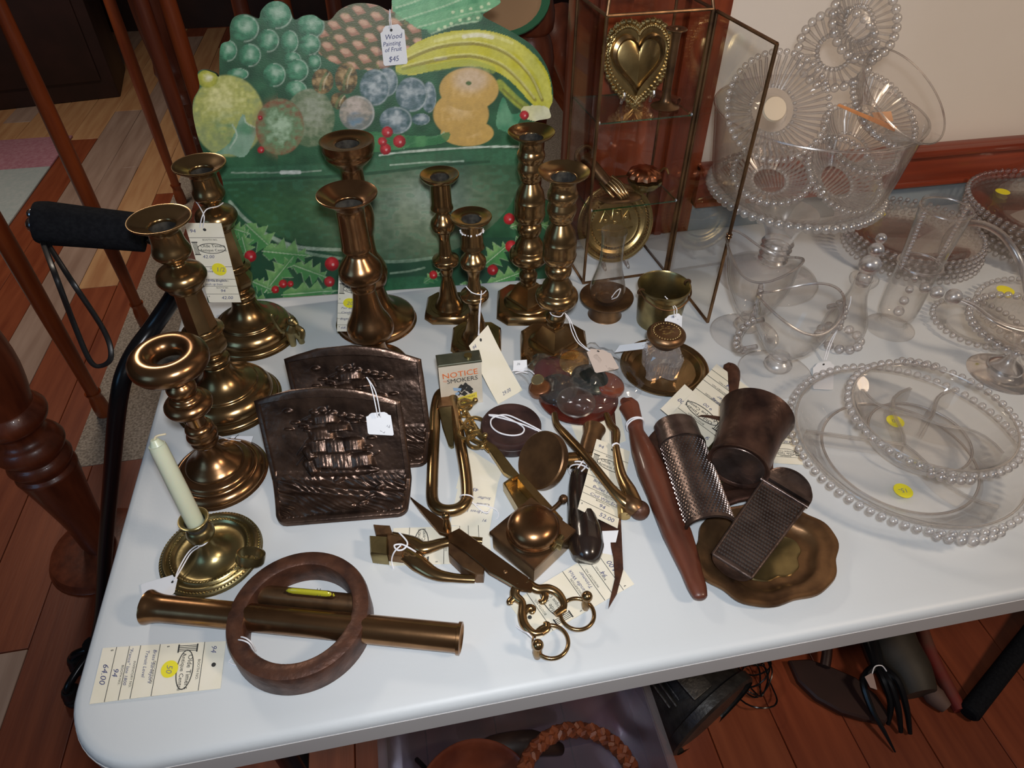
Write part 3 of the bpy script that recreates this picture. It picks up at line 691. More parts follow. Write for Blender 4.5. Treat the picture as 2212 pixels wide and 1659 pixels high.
# peach
for e in ((1580, 745, 150, 75), (1545, 640, 158, 130), (1590, 500, 168, 122)): fruit(*e, (.60, .38, .10), (.74, .52, .24), (.56, .36, .10), 0, (0, -.2), None, .25, False)
mixc(IMG, sstep((1 - ell(1600, 445, 135, 95)) * 1.6) * (.6 + .4 * N3), (.66, .52, .40), .8); mixc(IMG, sstep((1 - ell(1588, 466, 20, 14)) * 3), (.10, .16, .05), 1)
stroke([(1225, 830), (1300, 790), (1420, 760), (1450, 740)], 5, (.30, .50, .34), .8)
polyf([(1000, 740), (1260, 760), (1400, 760), (1480, 740), (1450, 800), (1240, 830), (1000, 850)], (.04, .20, .07), (.10, .32, .12), .85)
polyf([(1780, 540), (1830, 640), (1900, 620), (1860, 700), (1850, 780), (1800, 740), (1740, 700)], (.05, .24, .12), (.16, .38, .22), .9)
for x, y, r in ((1132, 740, 32), (1200, 792, 36), (1122, 836, 32), (1105, 792, 26), (1900, 645, 26), (365, 1435, 34), (548, 1590, 24), (505, 1622, 22), (590, 1590, 18), (822, 1478, 40), (808, 1578, 30), (1815, 1226, 32), (1722, 1512, 30), (1390, 1540, 24), (1826, 1380, 34), (420, 660, 14), (425, 840, 20)):
    fruit(x, y, r, r, (.42, .012, .018), (.60, .05, .06), (.22, .005, .01), 0, (-.1, -.2), None, .2)
    mixc(IMG, sstep((1 - ell(x + r * .15, y + r * .1, r * .25, r * .25)) * 2), (.80, .50, .50), .7)
IMG *= (.80 + .22 * N3)[..., None]; IMG = np.clip(IMG, 0, 1)
# mesh: grid cells inside the outline, border vertices pulled onto the outline
H_, W_ = UU.shape; used = np.zeros((H_, W_), bool)
used[:-1, :-1] |= keep; used[1:, :-1] |= keep; used[:-1, 1:] |= keep; used[1:, 1:] |= keep
full = np.zeros((H_, W_), int); full[:-1, :-1] += keep; full[1:, :-1] += keep; full[:-1, 1:] += keep; full[1:, 1:] += keep
idx = -np.ones((H_, W_), int); idx[used] = np.arange(used.sum())
pu = UU[used].copy(); pv = VG[used].copy(); bord = (full[used] < 4) & (pv > STEP * .5)
SE = EA; SE2 = np.roll(EA, -1, 0); bi = np.where(bord)[0]
A_ = np.stack([pu[bi], pv[bi]], 1); bestd = np.full(len(bi), 1e9); bp_ = A_.copy()
for p, q in zip(SE, SE2):
    d = q - p; t = np.clip(((A_ - p) @ d) / (d @ d + 1e-12), 0, 1); c_ = p + t[:, None] * d; dd_ = np.hypot(*(A_ - c_).T)
    m_ = dd_ < bestd; bestd[m_] = dd_[m_]; bp_[m_] = c_[m_]
ok = bestd < STEP * 1.5; pu[bi[ok]] = bp_[ok, 0]; pv[bi[ok]] = np.maximum(bp_[ok, 1], 0)
front = np.stack([pu, pv], 1); nF = len(front); TH = .009
def w3(a, th): return np.array(PO)[None] + a[:, :1] * np.array(PU) + a[:, 1:2] * np.array(PV) - th * np.array(PN)
faces = []; ii, jj = np.where(keep)
q = np.stack([idx[ii, jj], idx[ii, jj + 1], idx[ii + 1, jj + 1], idx[ii + 1, jj]], 1)
co = w3(front, 0.0); faces = q.tolist()
me = bpy.data.meshes.new('painted_face'); orgp = V(0, .93, TZ)
me.from_pydata([tuple(c) for c in (co - np.array(orgp))], [], faces)
ca = me.color_attributes.new('art', 'FLOAT_COLOR', 'POINT')
rgba = np.ones((nF, 4), np.float32); rgba[:, :3] = IMG[used]; ca.data.foreach_set('color', rgba.ravel())
m = bpy.data.materials.new('painted_fruit_artwork'); m.use_nodes = True; nt = m.node_tree
at = nt.nodes.new('ShaderNodeAttribute'); at.attribute_name = 'art'; nt.links.new(at.outputs['Color'], nt.nodes['Principled BSDF'].inputs['Base Color'])
nt.nodes['Principled BSDF'].inputs['Roughness'].default_value = .42
nz_ = nt.nodes.new('ShaderNodeTexNoise'); nz_.inputs['Scale'].default_value = 240; bpn = nt.nodes.new('ShaderNodeBump'); bpn.inputs['Strength'].default_value = .15; bpn.inputs['Distance'].default_value = .001
nt.links.new(nz_.outputs['Fac'], bpn.inputs['Height']); nt.links.new(bpn.outputs[0], nt.nodes['Principled BSDF'].inputs['Normal'])
me.materials.append(m); me.update()
pt = thing('fruit_bowl_painting', 'cut-out wooden board painted with fruit in a green bowl', 'painting', orgp)
o = bpy.data.objects.new('painted_face', me); COL.objects.link(o); o.parent = pt
b = NB(); ring = [p for i, p in enumerate(SEP) if True]
f0 = [V(*w3(np.array([[u, max(v, 0)]]), .0004)[0]) for u, v in ring]; f1 = [V(*w3(np.array([[u, max(v, 0)]]), TH)[0]) for u, v in ring]
loft(b, [f1, f0], True, True, False); part('board_edge', b, pm('dark_green_board_edge', (.03, .07, .04), .6), pt)
# ================================================================== CANDLESTICKS
def ring_label(): pass
def octa(r, cut, z, c, rz=0.0):
    # square with clipped corners
    p = [(r, -r + cut), (r, r - cut), (r - cut, r), (-r + cut, r), (-r, r - cut), (-r, -r + cut), (-r + cut, -r), (r - cut, -r)]
    cs, sn = math.cos(rz), math.sin(rz)
    return [V(c[0] + x * cs - y * sn, c[1] + x * sn + y * cs, c[2] + z) for x, y in p]
def stick(name, label, base, segs, group=None, mat=BRASS):
    """segs: list of (part name, profile, segments, smooth, material)"""
    t = thing(name, label, 'candlestick', base, group)
    for (pn, prof, seg, sm_, m_) in segs:
        b = NB(); lathe(b, prof, base, seg, sm_); part(pn, b, m_ or mat, t)
    return t
# tall pair on the left (faceted column)
B1 = (-.2446, .7005, TZ)
segs1 = [('round_base', [(0, 0), (.062, 0), (.0637, .002), (.0635, .006), (.0600, .0085), (.0575, .0095), (.0580, .014), (.0560, .020), (.050, .0265), (.0435, .029), (.0425, .031), (.041, .0330), (.032, .037), (.0235, .045), (.0185, .055), (.0165, .064), (.0150, .066)], 56, 2, None),
         ('ring_knop', [(.0150, .065), (.0182, .068), (.0190, .072), (.0182, .076), (.0120, .079), (.0115, .081)], 40, 3, None),
         ('faceted_stem', [(.0115, .080), (.0160, .083), (.0215, .092), (.0225, .101), (.0175, .113), (.0165, .1165)], 8, 1, None),
         ('flange', [(.0165, .1155), (.0240, .1165), (.0247, .1185), (.0240, .1200), (.0190, .1225), (.0185, .1245)], 40, 2, None),
         ('faceted_column', [(.0190, .124), (.0188, .128), (.0160, .175), (.0172, .179)], 8, 1, None),
         ('ball_knop', [(.0172, .1785), (.0195, .1800), (.0200, .1825), (.0235, .1870), (.0270, .1930), (.0272, .1975), (.0235, .2040), (.0150, .2085), (.0092, .2115), (.0090, .2140)], 44, 3, None),
         ('socket', [(.0090, .2135), (.0150, .2190), (.0200, .2250), (.0205, .2300), (.0178, .2380), (.0168, .2480), (.0172, .2545), (.0230, .2590), (.0315, .2650), (.0328, .2668), (.0320, .2680), (.0260, .2650), (.0175, .2610), (.0145, .2590), (.0140, .2560)], 48, 3, None),
         ('candle_hole', [(.0141, .2570), (.0138, .2400), (0, .2400)], 32, 1, DARKHOLE)]
C1 = stick('tall_brass_candlestick', 'tall brass candlestick with faceted column, front one of the left pair', B1, segs1, 'tall left brass candlesticks')
B2 = Vector((-0.2255,0.842,0.74))
C2 = copy_tree(C1, B2, 'tall brass candlestick carrying a long tag, back one of the left pair', 'tall left brass candlesticks', .35, (.97, .97, .985))
# ring-topped stick
B3 = (-.242, .5718, TZ)
C3 = stick('ring_topped_candlestick', 'short brass candlestick with a fat doughnut-shaped rim, front left', B3, [
    ('round_base', [(0, 0), (.052, 0), (.0533, .002), (.0528, .005), (.050, .009), (.0455, .0115), (.0440, .011), (.0420, .0125), (.0405, .0165), (.0370, .0185), (.0330, .020), (.0325, .0225), (.0280, .0270), (.0180, .0350), (.0125, .045), (.0105, .054)], 56, 2, None),
    ('ringed_knop', [(.0105, .053), (.0140, .056), (.0152, .0595), (.0140, .0625), (.0155, .0650), (.0170, .0695), (.0155, .0735), (.0142, .0760), (.0152, .0800), (.0135, .0840), (.0100, .0860), (.0098, .0880)], 40, 2, None),
    ('stem', [(.0098, .087), (.0105, .100), (.0120, .107)], 32, 2, None),
    ('drip_disc', [(.0120, .1065), (.0210, .1090), (.0245, .1140), (.0245, .1190), (.0205, .1235), (.0170, .1250), (.0165, .1270), (.0130, .1300), (.0128, .1330)], 44, 3, None),
    ('collar', [(.0128, .1325), (.0148, .1370), (.0150, .1420), (.0125, .1465), (.0105, .1490), (.0110, .1540), (.0150, .1640)], 40, 3, None)], None, BRASS_R)
b = NB(); torus(b, (B3[0], B3[1], TZ + .178), .0262, .0132, 56, 20, None, .95); part('doughnut_rim', b, BRASS_R, C3)
b = NB(); lathe(b, [(.0150, .180), (.0148, .160), (0, .160)], B3, 32, 1); part('candle_hole', b, DARKHOLE, C3)
# chamberstick with candle
B4 = (-.2363, .4576, TZ)
C4 = thing('brass_chamberstick', 'low brass chamberstick with wide saucer and finger ring holding a leaning candle', 'candlestick', B4)
b = NB(); lathe(b, [(0, .002), (.048, .000), (.0512, .003), (.0516, .0055), (.0500, .0062), (.0485, .0080), (.0465, .0095), (.0440, .0085), (.0425, .0070), (.0405, .0090), (.0385, .0092), (.0365, .0070), (.033, .0060), (.024, .0075), (.0160, .012), (.0105, .0200), (.0075, .0280), (.0072, .0320)], B4, 64, 2); part('saucer', b, BRASS_G, C4)
b = NB(); lathe(b, [(.0072, .031), (.0120, .035), (.0140, .0405), (.0120, .047), (.0098, .050), (.0100, .055), (.0130, .060), (.0148, .0625), (.0146, .0640), (.0120, .0632), (.0098, .0600)], B4, 40, 3); part('socket', b, BRASS_G, C4)
b = NB(); lathe(b, [(.0099, .0605), (.0098, .045), (0, .045)], B4, 28, 1); part('candle_hole', b, DARKHOLE, C4)
for rr_, n_, s_ in ((.0500, 92, .00115), (.0393, 70, .0012)):
    b = NB()
    for k in range(n_):
        a = 2 * PI * k / n_; sphere(b, (B4[0] + rr_ * math.cos(a), B4[1] + rr_ * math.sin(a), TZ + (.0066 if rr_ > .045 else .0098)), s_, 6, 4)
    part('beaded_border', b, BRASS_G, C4)['kind'] = 'stuff'
fr = (-0.189,0.4311,0.762); fr = Vector(fr); b = NB()
Mr = aim((.30, .45, .84)); rings = []
for i in range(28):
    a = 2 * PI * i / 28
    d = V(math.cos(a), math.sin(a), 0); rings.append([fr + Mr @ (d * q + V(0, 0, w)) for q, w in ((.0125, -.005), (.0142, -.0045), (.0145, 0), (.0142, .0045), (.0125, .005), (.0122, 0))])
Rv = [[b.verts.new(p) for p in r] for r in rings]
for i in range(28):
    A, B_ = Rv[i], Rv[(i + 1) % 28]
    for k in range(6): b.faces.new((A[k], B_[k], B_[(k + 1) % 6], A[(k + 1) % 6]))
part('finger_ring', b, BRASS_G, C4)
cd0 = V(B4[0], B4[1], TZ + .052); cd1 = Vector((-0.248,0.485,0.89)); dd = cd1 - cd0
cn2 = thing('pale_candle', 'pale green-white taper candle leaning in the brass chamberstick', 'candle', cd0)
b = NB(); tube(b, [cd0 - dd * .01, cd0 + dd * .5, cd0 + dd * .93, cd0 + dd * .965, cd1, cd1 + dd * .03], [.0088, .0085, .0080, .0068, .0050, .0035], 18, 3); part('candle_body', b, WAX, cn2)
b = NB(); tube(b, [cd1 + dd * .02, cd1 + dd * .06 + V(.003, 0, 0), cd1 + dd * .07 + V(.012, 0, 0)], .0009, 6, 3); part('wick', b, WICK, cn2)

# centre pair
B6 = (-.050, .738, TZ)
C6 = stick('bell_base_candlestick', 'reddish brass candlestick with flared rim and bell foot, front of the two before the bowl', B6, [
    ('drip_base', [(0, 0), (.040, 0), (.0415, .003), (.040, .006), (.030, .010), (.020, .020), (.016, .035), (.017, .050), (.0190, .054)], 48, 2, None),
    ('bell_foot', [(.0190, .0535), (.0270, .0550), (.0305, .0610), (.0310, .0680), (.0285, .0770), (.0225, .0890), (.0180, .1030), (.0155, .1180), (.0142, .1275)], 48, 3, None),
    ('ring_knop', [(.0142, .1270), (.0158, .1300), (.0160, .1350), (.0150, .1395), (.0150, .1430)], 40, 3, None),
    ('ball_knop', [(.0150, .1425), (.0230, .1450), (.0265, .1500), (.0272, .1570), (.0255, .1640), (.0190, .1730), (.0140, .1800), (.0132, .1840)], 44, 3, None),
    ('socket', [(.0132, .1835), (.0175, .1865), (.0182, .1890), (.0176, .1930), (.0172, .2050), (.0166, .2290), (.0178, .2420), (.0230, .2480), (.0320, .2550), (.0348, .2580), (.0344, .2600), (.0290, .2560), (.0200, .2490), (.0160, .2465), (.0158, .2440)], 48, 3, None),
    ('candle_hole', [(.0160, .2455), (.0155, .2300), (0, .2300)], 32, 1, DARKHOLE)], None, BRASS_R)
B5 = (-.046, .840, TZ)
C5 = stick('disc_base_candlestick', 'reddish brass candlestick on a wide round foot, half hidden behind its neighbour', B5, [
    ('disc_foot', [(0, 0), (.056, 0), (.0585, .002), (.0585, .006), (.0575, .010), (.048, .0155), (.034, .023), (.025, .036), (.0195, .055), (.0185, .066)], 56, 2, None),
    ('bell_knop', [(.0185, .0655), (.0230, .0700), (.0265, .0800), (.0270, .0930), (.0220, .1070), (.0165, .1180), (.0150, .1350), (.0150, .1500)], 44, 3, None),
    ('ball_knop', [(.0150, .1495), (.0180, .1600), (.0200, .1750), (.0190, .1870), (.0150, .1960), (.0155, .2040)], 44, 3, None),
    ('socket', [(.0155, .2035), (.0150, .2250), (.0151, .2440), (.0230, .2520), (.0300, .2600), (.0305, .2640), (.0330, .2700), (.0336, .2780), (.0330, .2800), (.0240, .2770), (.0158, .2760), (.0150, .2740)], 48, 3, None),
    ('candle_hole', [(.0151, .2752), (.0148, .2600), (0, .2600)], 32, 1, DARKHOLE)], None, BRASS_R)

# slim pair with octagonal feet
def oct_foot(t, base, r, cut, h, rz, m):
    b = NB(); loft(b, [octa(r * .97, cut, 0, base, rz), octa(r, cut, .0015, base, rz), octa(r * .97, cut, h * .75, base, rz), octa(r * .90, cut * .95, h, base, rz), octa(r * .80, cut, h * .93, base, rz)]); return part('octagonal_foot', b, m, t)
B7 = (.066, .845, TZ)
C7 = stick('slim_brass_candlestick', 'slim brass candlestick on an octagonal foot, back one with clean socket', B7, [
    ('dished_foot', [(.0285, .012), (.0270, .0095), (.0245, .0085), (.0215, .012), (.0185, .020), (.0150, .0270), (.0125, .040), (.0098, .0530), (.0080, .0600), (.0080, .0680)], 40, 2, None),
    ('disc_knop', [(.0080, .0670), (.0100, .0740), (.0112, .0810), (.0185, .0870), (.0197, .0920), (.0185, .0960), (.0110, .1010), (.0095, .1050)], 40, 3, None),
    ('stem', [(.0095, .1045), (.0080, .1180), (.0082, .1290), (.0120, .1400)], 32, 3, None),
    ('ball_knop', [(.0120, .1395), (.0160, .1430), (.0176, .1500), (.0165, .1560), (.0110, .1640), (.0088, .1690), (.0100, .1720)], 40, 3, None),
    ('socket', [(.0100, .1715), (.0150, .1735), (.0158, .1755), (.0146, .1800), (.0142, .1850), (.0138, .2090), (.0150, .2130), (.0220, .2160), (.0258, .2210), (.0262, .2230), (.0250, .2240), (.0200, .2215), (.0135, .2200), (.0125, .2190)], 44, 2, None),
    ('candle_hole', [(.0126, .2195), (.0122, .2000), (0, .2000)], 32, 1, DARKHOLE)], 'slim brass candlesticks')
oct_foot(C7, B7, .0365, .013, .0125, -.19, BRASS)
C8 = copy_tree(C7, Vector((.0955, .762, TZ)), 'slim brass candlestick on an octagonal foot, front one with a blank tag', 'slim brass candlesticks', .0, (1.0, 1.0, .91))
b = NB(); random.seed(3)
for k in range(46):
    a = random.random() * 2 * PI; r_ = .0125 + random.random() * .003
    sphere(b, (.0955 + r_ * math.cos(a), .762 + r_ * math.sin(a), TZ + .2010), .0007 + random.random() * .0009, 5, 4)
part('wax_crust', b, STRING, C8, 'crust of old white wax')['kind'] = 'stuff'

# big ringed pair on the right
B10 = (.2025, .7235, TZ)
C10 = stick('ringed_brass_candlestick', 'tall stacked-ring brass candlestick with square foot, front right one', B10, [
    ('dished_foot', [(.0455, .0130), (.0435, .0085), (.0400, .0080), (.0380, .0125), (.0330, .0165), (.0200, .0175), (0, .0178)], 48, 2, None),
    ('lower_knop', [(.0110, .0440), (.0122, .0465), (.0120, .0500), (.0136, .0560), (.0138, .0610), (.0110, .0660), (.0098, .0700), (.0110, .0760), (.0165, .0800)], 40, 3, None),
    ('wide_disc', [(.0165, .0795), (.0250, .0840), (.0285, .0895), (.0290, .0955), (.0272, .1005), (.0225, .1040), (.0215, .1060), (.0200, .1125), (.0155, .1200), (.0134, .1260)], 44, 2, None),
    ('ball_knop', [(.0134, .1255), (.0165, .1300), (.0178, .1365), (.0165, .1420), (.0135, .1455)], 40, 3, None),
    ('barrel', [(.0135, .1450), (.0190, .1490), (.0218, .1560), (.0222, .1600), (.0214, .1615), (.0216, .1780), (.0208, .1800), (.0190, .1900), (.0150, .1980), (.0112, .2050)], 44, 2, None),
    ('upper_ring', [(.0112, .2045), (.0150, .2090), (.0152, .2130), (.0175, .2180), (.0186, .2240), (.0172, .2290), (.0158, .2330)], 40, 3, None),
    ('socket', [(.0158, .2325), (.0180, .2370), (.0190, .2415), (.0178, .2460), (.0162, .2495), (.0160, .2580), (.0190, .2620), (.0270, .2670), (.0305, .2705), (.0302, .2720), (.0260, .2690), (.0190, .2655), (.0158, .2645), (.0150, .2630)], 48, 3, None),
    ('candle_hole', [(.0152, .2640), (.0148, .2450), (0, .2450)], 32, 1, DARKHOLE)], 'ringed brass candlesticks')
oct_foot(C10, B10, .0485, .017, .0140, -.19, BRASS)
b = NB(); sq = lambda r, z: [V(B10[0] + r * math.cos(a + .55 + PI * 1.25), B10[1] + r * math.sin(a + .55 + PI * 1.25), TZ + z) for a in (0, PI / 2, PI, 1.5 * PI)]
loft(b, [sq(.034, .0165), sq(.034, .0185), sq(.0305, .0200), sq(.0175, .0430), sq(.015, .0450)]); part('square_pyramid', b, BRASS, C10, flat=True)
C9 = copy_tree(C10, Vector((.1865, .831, TZ)), 'tall stacked-ring brass candlestick with square foot, back one before the painting', 'ringed brass candlesticks', .0, (.99, .99, 1.02))

# ================================================================== SHIP BOOKENDS
def heightmap(S, T):
    h = np.zeros_like(S); G = lambda a, b_, ra, rb, k=1.0, ro=0.0: k * np.clip(1 - (((S - a) * math.cos(ro) + (T - b_) * math.sin(ro)) / ra) ** 2 - ((-(S - a) * math.sin(ro) + (T - b_) * math.cos(ro)) / rb) ** 2, 0, 1)
    for a, b_, ra, rb, ro in ((.46, .86, .10, .030, .1), (.54, .80, .09, .035, .1), (.42, .745, .10, .050, .1), (.38, .655, .085, .058, .05), (.50, .655, .10, .062, .05), (.62, .665, .09, .055, .1),
                              (.40, .545, .10, .062, .05), (.53, .540, .12, .068, 0), (.66, .545, .10, .055, .15), (.31, .60, .05, .05, .5), (.30, .50, .05, .06, .5)):
        x_ = ((S - a) * math.cos(ro) + (T - b_) * math.sin(ro)) / ra; y_ = (-(S - a) * math.sin(ro) + (T - b_) * math.cos(ro)) / rb + .35 * x_ ** 2
        m_ = (np.abs(x_) < 1) & (np.abs(y_) < 1); h = np.maximum(h, m_ * .0092 * (1 - np.clip(np.abs(x_), 0, 1) ** 3) * (.40 + .60 * (1 - y_) / 2) * np.clip(1 - np.abs(y_) ** 8, 0, 1) * (1 + .03 * np.sin(S * 240)))
    for a, b_ in ((.46, .90), (.52, .885), (.58, .875), (.64, .865), (.66, .835), (.70, .86), (.40, .89), (.36, .84), (.30, .80), (.76, .71), (.72, .64), (.22, .90), (.25, .83), (.20, .78), (.33, .77), (.74, .84)):
        h = np.maximum(h, np.sqrt(G(a, b_, .035, .013)) * .0034)
    h = np.maximum(h, np.sqrt(G(.52, .455, .26, .034, 1, .03)) * .0055)                       # hull
    rig = np.clip(1 - np.abs((S - .50) * .9 - (T - .70) * 0) / .010, 0, 1) * ((T > .45) & (T < .92)); h = np.maximum(h, rig * .002)
    for x0, x1, y0_, y1_ in ((.20, .36, .50, .66), (.22, .34, .58, .72), (.66, .80, .52, .60), (.30, .46, .84, .90)):
        L = math.hypot(x1 - x0, y1_ - y0_); d = np.abs((S - x0) * (y1_ - y0_) - (T - y0_) * (x1 - x0)) / L
        h = np.maximum(h, np.clip(1 - d / .008, 0, 1) * ((S > x0) & (S < x1)) * .0018)
    wv = np.clip((.46 - T) / .06, 0, 1)
    w = (.5 + .5 * np.sin(S * 9 + 1.5 * np.sin(T * 22) + T * 30)) * .0050 + (.5 + .5 * np.sin(S * 90 + T * 110 + 9 * vnoise(S * 100, T * 100, 18, 9))) * .0013 + vnoise(S * 100, T * 100, 7, 5) * .0016
    h = np.maximum(h, wv * w * (T > .06))
    for a, b_, r in ((.22, .22, .03), (.30, .15, .035), (.52, .10, .03), (.58, .14, .03), (.66, .17, .035), (.72, .24, .04), (.78, .33, .035), (.35, .32, .04), (.24, .38, .03), (.48, .40, .04), (.80, .40, .03)):
        h = np.maximum(h, np.sqrt(G(a, b_, r * 1.3, r * .7, 1, .5)) * .0048)
    h += vnoise(S * 100, T * 100, 2.0, 11) * .00025 + vnoise(S * 100, T * 100, 6.0, 12) * .0008 * (T > .45) + (.5 + .5 * np.sin(S * 130 + T * 60)) * (.0003) * (T > .42) * (h > .002)
    e = np.minimum(np.minimum(S, 1 - S), np.minimum(T, 1 - T)); h = np.where(e < .035, .0022 * np.sqrt(np.clip(e / .035, 0, 1)) + .0008, h)
    return h
def bookend(label, off, tag=None):
    P0, P1 = Vector((-0.1698,0.4793,0.74)), Vector((-0.0281,0.4667,0.74))
    Q0, Q1 = Vector((-0.1753,0.5359,0.754)), Vector((-0.0186,0.5094,0.754))
    T0, T1 = Vector((-0.1816,0.5907,0.832)), Vector((-0.0188,0.5596,0.832))
    nS, nT = 150, 180; Sg = np.linspace(0, 1, nS); Tg = np.linspace(0, 1, nT); TT, SS = np.meshgrid(Tg, Sg, indexing='ij')
    Hh = heightmap(SS, TT); t = thing('ship_relief_bookend', label, 'bookend', (P0 + P1) / 2 + off, 'ship bookends')
    def row(v):
        # foot is concave, then the plate stands up
        if v < .40:
            k = v / .40; a = P0.lerp(Q0, k); c = P1.lerp(Q1, k); z = TZ + .006 + .010 * k ** 3
        else:
            k = (v - .40) / .60; a = Q0.lerp(T0, k); c = Q1.lerp(T1, k); z = TZ + .016 + (T0.z - TZ - .016) * (k ** .92)
            a = Vector(a); c = Vector(c)
        return V(a.x, a.y, z), V(c.x, c.y, z)
    R_ = [row(v) for v in Tg]; pos = np.zeros((nT, nS, 3))
    for i in range(nT):
        a, c = R_[i]; v = Tg[i]; r_ = .10
        w = 0.0
        if v < r_: w = .075 * (1 - math.sqrt(max(0, 1 - ((r_ - v) / r_) ** 2)))
        for j in range(nS):
            s = Sg[j]; s2 = w + s * (1 - 2 * w); pos[i, j] = a.lerp(c, s2)
            if v > .82: pos[i, j, 2] += ((v - .82) / .18) ** 1.5 * (.020 * (1 - (2 * s - 1) ** 2) )
    du = np.gradient(pos, axis=1); dv = np.gradient(pos, axis=0); n = np.cross(du, dv); n /= np.linalg.norm(n, axis=2, keepdims=True)
    fr_ = pos + n * Hh[..., None]; bk = pos - n * .004; o_ = np.array(off)
    b = NB(); A = [[b.verts.new(V(*(fr_[i, j] + o_))) for j in range(nS)] for i in range(nT)]
    Bk = [[b.verts.new(V(*(bk[i, j] + o_))) for j in (0, nS // 4, nS // 2, 3 * nS // 4, nS - 1)] for i in range(nT)]
    for i in range(nT - 1):
        for j in range(nS - 1): b.faces.new((A[i][j], A[i][j + 1], A[i + 1][j + 1], A[i + 1][j]))
        for j in range(4): b.faces.new((Bk[i][j], Bk[i + 1][j], Bk[i + 1][j + 1], Bk[i][j + 1]))
        b.faces.new((A[i][0], A[i + 1][0], Bk[i + 1][0], Bk[i][0])); b.faces.new((A[i][-1], Bk[i][-1], Bk[i + 1][-1], A[i + 1][-1]))
    for row_, bk_ in ((A[0], Bk[0]), (A[-1], Bk[-1])):
        b.faces.new(list(row_) + list(bk_[::-1]))
    zmin = min(v.co.z for v in b.verts)
    for v in b.verts: v.co.z += max(0, TZ + .0003 - zmin)
    part('relief_plate', b, BRONZE, t, sharp=60)
    return t
BE1 = bookend('dark bronze sailing-ship bookend in front, with a white string tag', V(0, 0, 0))
BE2 = copy_tree(BE1, BE1.location + Vector((0.0291,0.0688,0.0)), 'dark bronze sailing-ship bookend standing behind its twin', 'ship bookends')
# ================================================================== METAL ODDMENTS LYING ON THE TABLE
def ink(o, n, v, **k): return part(n, v, INK, o, **k)
TEETH = pm('bright_tin', (.20, .15, .135), .34, .9, (.36, .29, .26), 60, .6)  # lighter tin than the grater bodies, so the teeth stand out
# ---- surveyor's transit level
RC = V(-.1365, .3555, TZ)
tl = thing('transit_level', 'brass sighting tube pushed through a rusty iron ring, with small spirit level', 'surveying instrument', RC)
b = NB(); lathe(b, [(.0505, .001), (.0660, 0), (.0672, .002), (.0668, .026), (.0655, .0295), (.0610, .0310), (.0540, .0310), (.0510, .0295), (.0500, .027), (.0500, .010), (.0505, .001)], RC, 72, 1)
bmesh.ops.remove_doubles(b, verts=b.verts[:], dist=1e-5); part('iron_ring', b, IRON, tl, 'rusty iron ring')
A0, A1 = Vector((-0.284,0.3954,0.757)), Vector((0.0121,0.3059,0.757)); ax = (A1 - A0).normalized(); LL = (A1 - A0).length
def along(bm, o, d, prof, seg=32, sm_=1):
    # lathe whose axis runs from o in direction d: prof = (radius, distance)
    M = aim(d); g = lathe(bm, prof, (0, 0, 0), seg, sm_)
    for r in g:
        for v in r: v.co = M @ v.co + Vector(o)
b = NB(); along(b, A0, ax, [(.0090, .004), (.0125, 0), (.0165, 0), (.0165, .0020), (.0148, .006), (.0136, .012), (.0130, .018), (.0131, LL * .62), (.0134, LL * .62), (.0134, LL - .004), (.0150, LL - .0035), (.0150, LL - .0005), (.0135, LL), (.0120, LL - .002), (0, LL - .006)], 40, 1); part('sighting_tube', b, BRASS_R, tl)
b = NB(); along(b, A0 - ax * .0003, ax, [(0, .003), (.0120, .001), (.0125, .003)], 32, 1); part('lens_end', b, BLACKP, tl)
V0, V1 = Vector((-0.1778,0.3904,0.755)), Vector((-0.0821,0.3608,0.755)); vx = (V1 - V0).normalized(); VL = (V1 - V0).length
b = NB(); along(b, V0, vx, [(0, 0), (.0080, 0), (.0092, .001), (.0092, VL), (0, VL)], 28, 1); vt = part('level_tube', b, BRASS_D, tl)
b = NB(); w0, w1 = Vector((-0.1485,0.381,0.7648)), Vector((-0.104,0.3679,0.7648)); tube(b, [w0, w0.lerp(w1, .1), w0.lerp(w1, .9), w1], [.0045, .0078, .0078, .0045], 18, 3, .42); part('bezel', b, BRASS_D, vt)
b = NB(); tube(b, [w0.lerp(w1, .05) + V(0, 0, .0018), w0.lerp(w1, .14) + V(0, 0, .0024), w0.lerp(w1, .86) + V(0, 0, .0024), w0.lerp(w1, .95) + V(0, 0, .0018)], [.0035, .0060, .0060, .0035], 18, 3, .48); part('glass_vial', b, pm('yellow_green_spirit', (.45, .42, .03), .1, 0, coat=1.0), vt, 'yellow-green spirit vial')
b = NB(); tube(b, [w0.lerp(w1, .16) + V(0, 0, .0047), w0.lerp(w1, .3) + V(0, 0, .0050), w0.lerp(w1, .48) + V(0, 0, .0047)], [.0010, .0026, .0010], 10, 3, .25); part('air_bubble', b, pm('dark_vial_bubble', (.16, .13, .02), .15), vt)
b = NB()
for k in (.66, .72): 
    p = w0.lerp(w1, k); tube(b, [p + V(0, -.0044, .0046), p + V(0, 0, .0055), p + V(0, .0044, .0046)], .0003, 5, 1)
part('vial_marks', b, INK, vt)

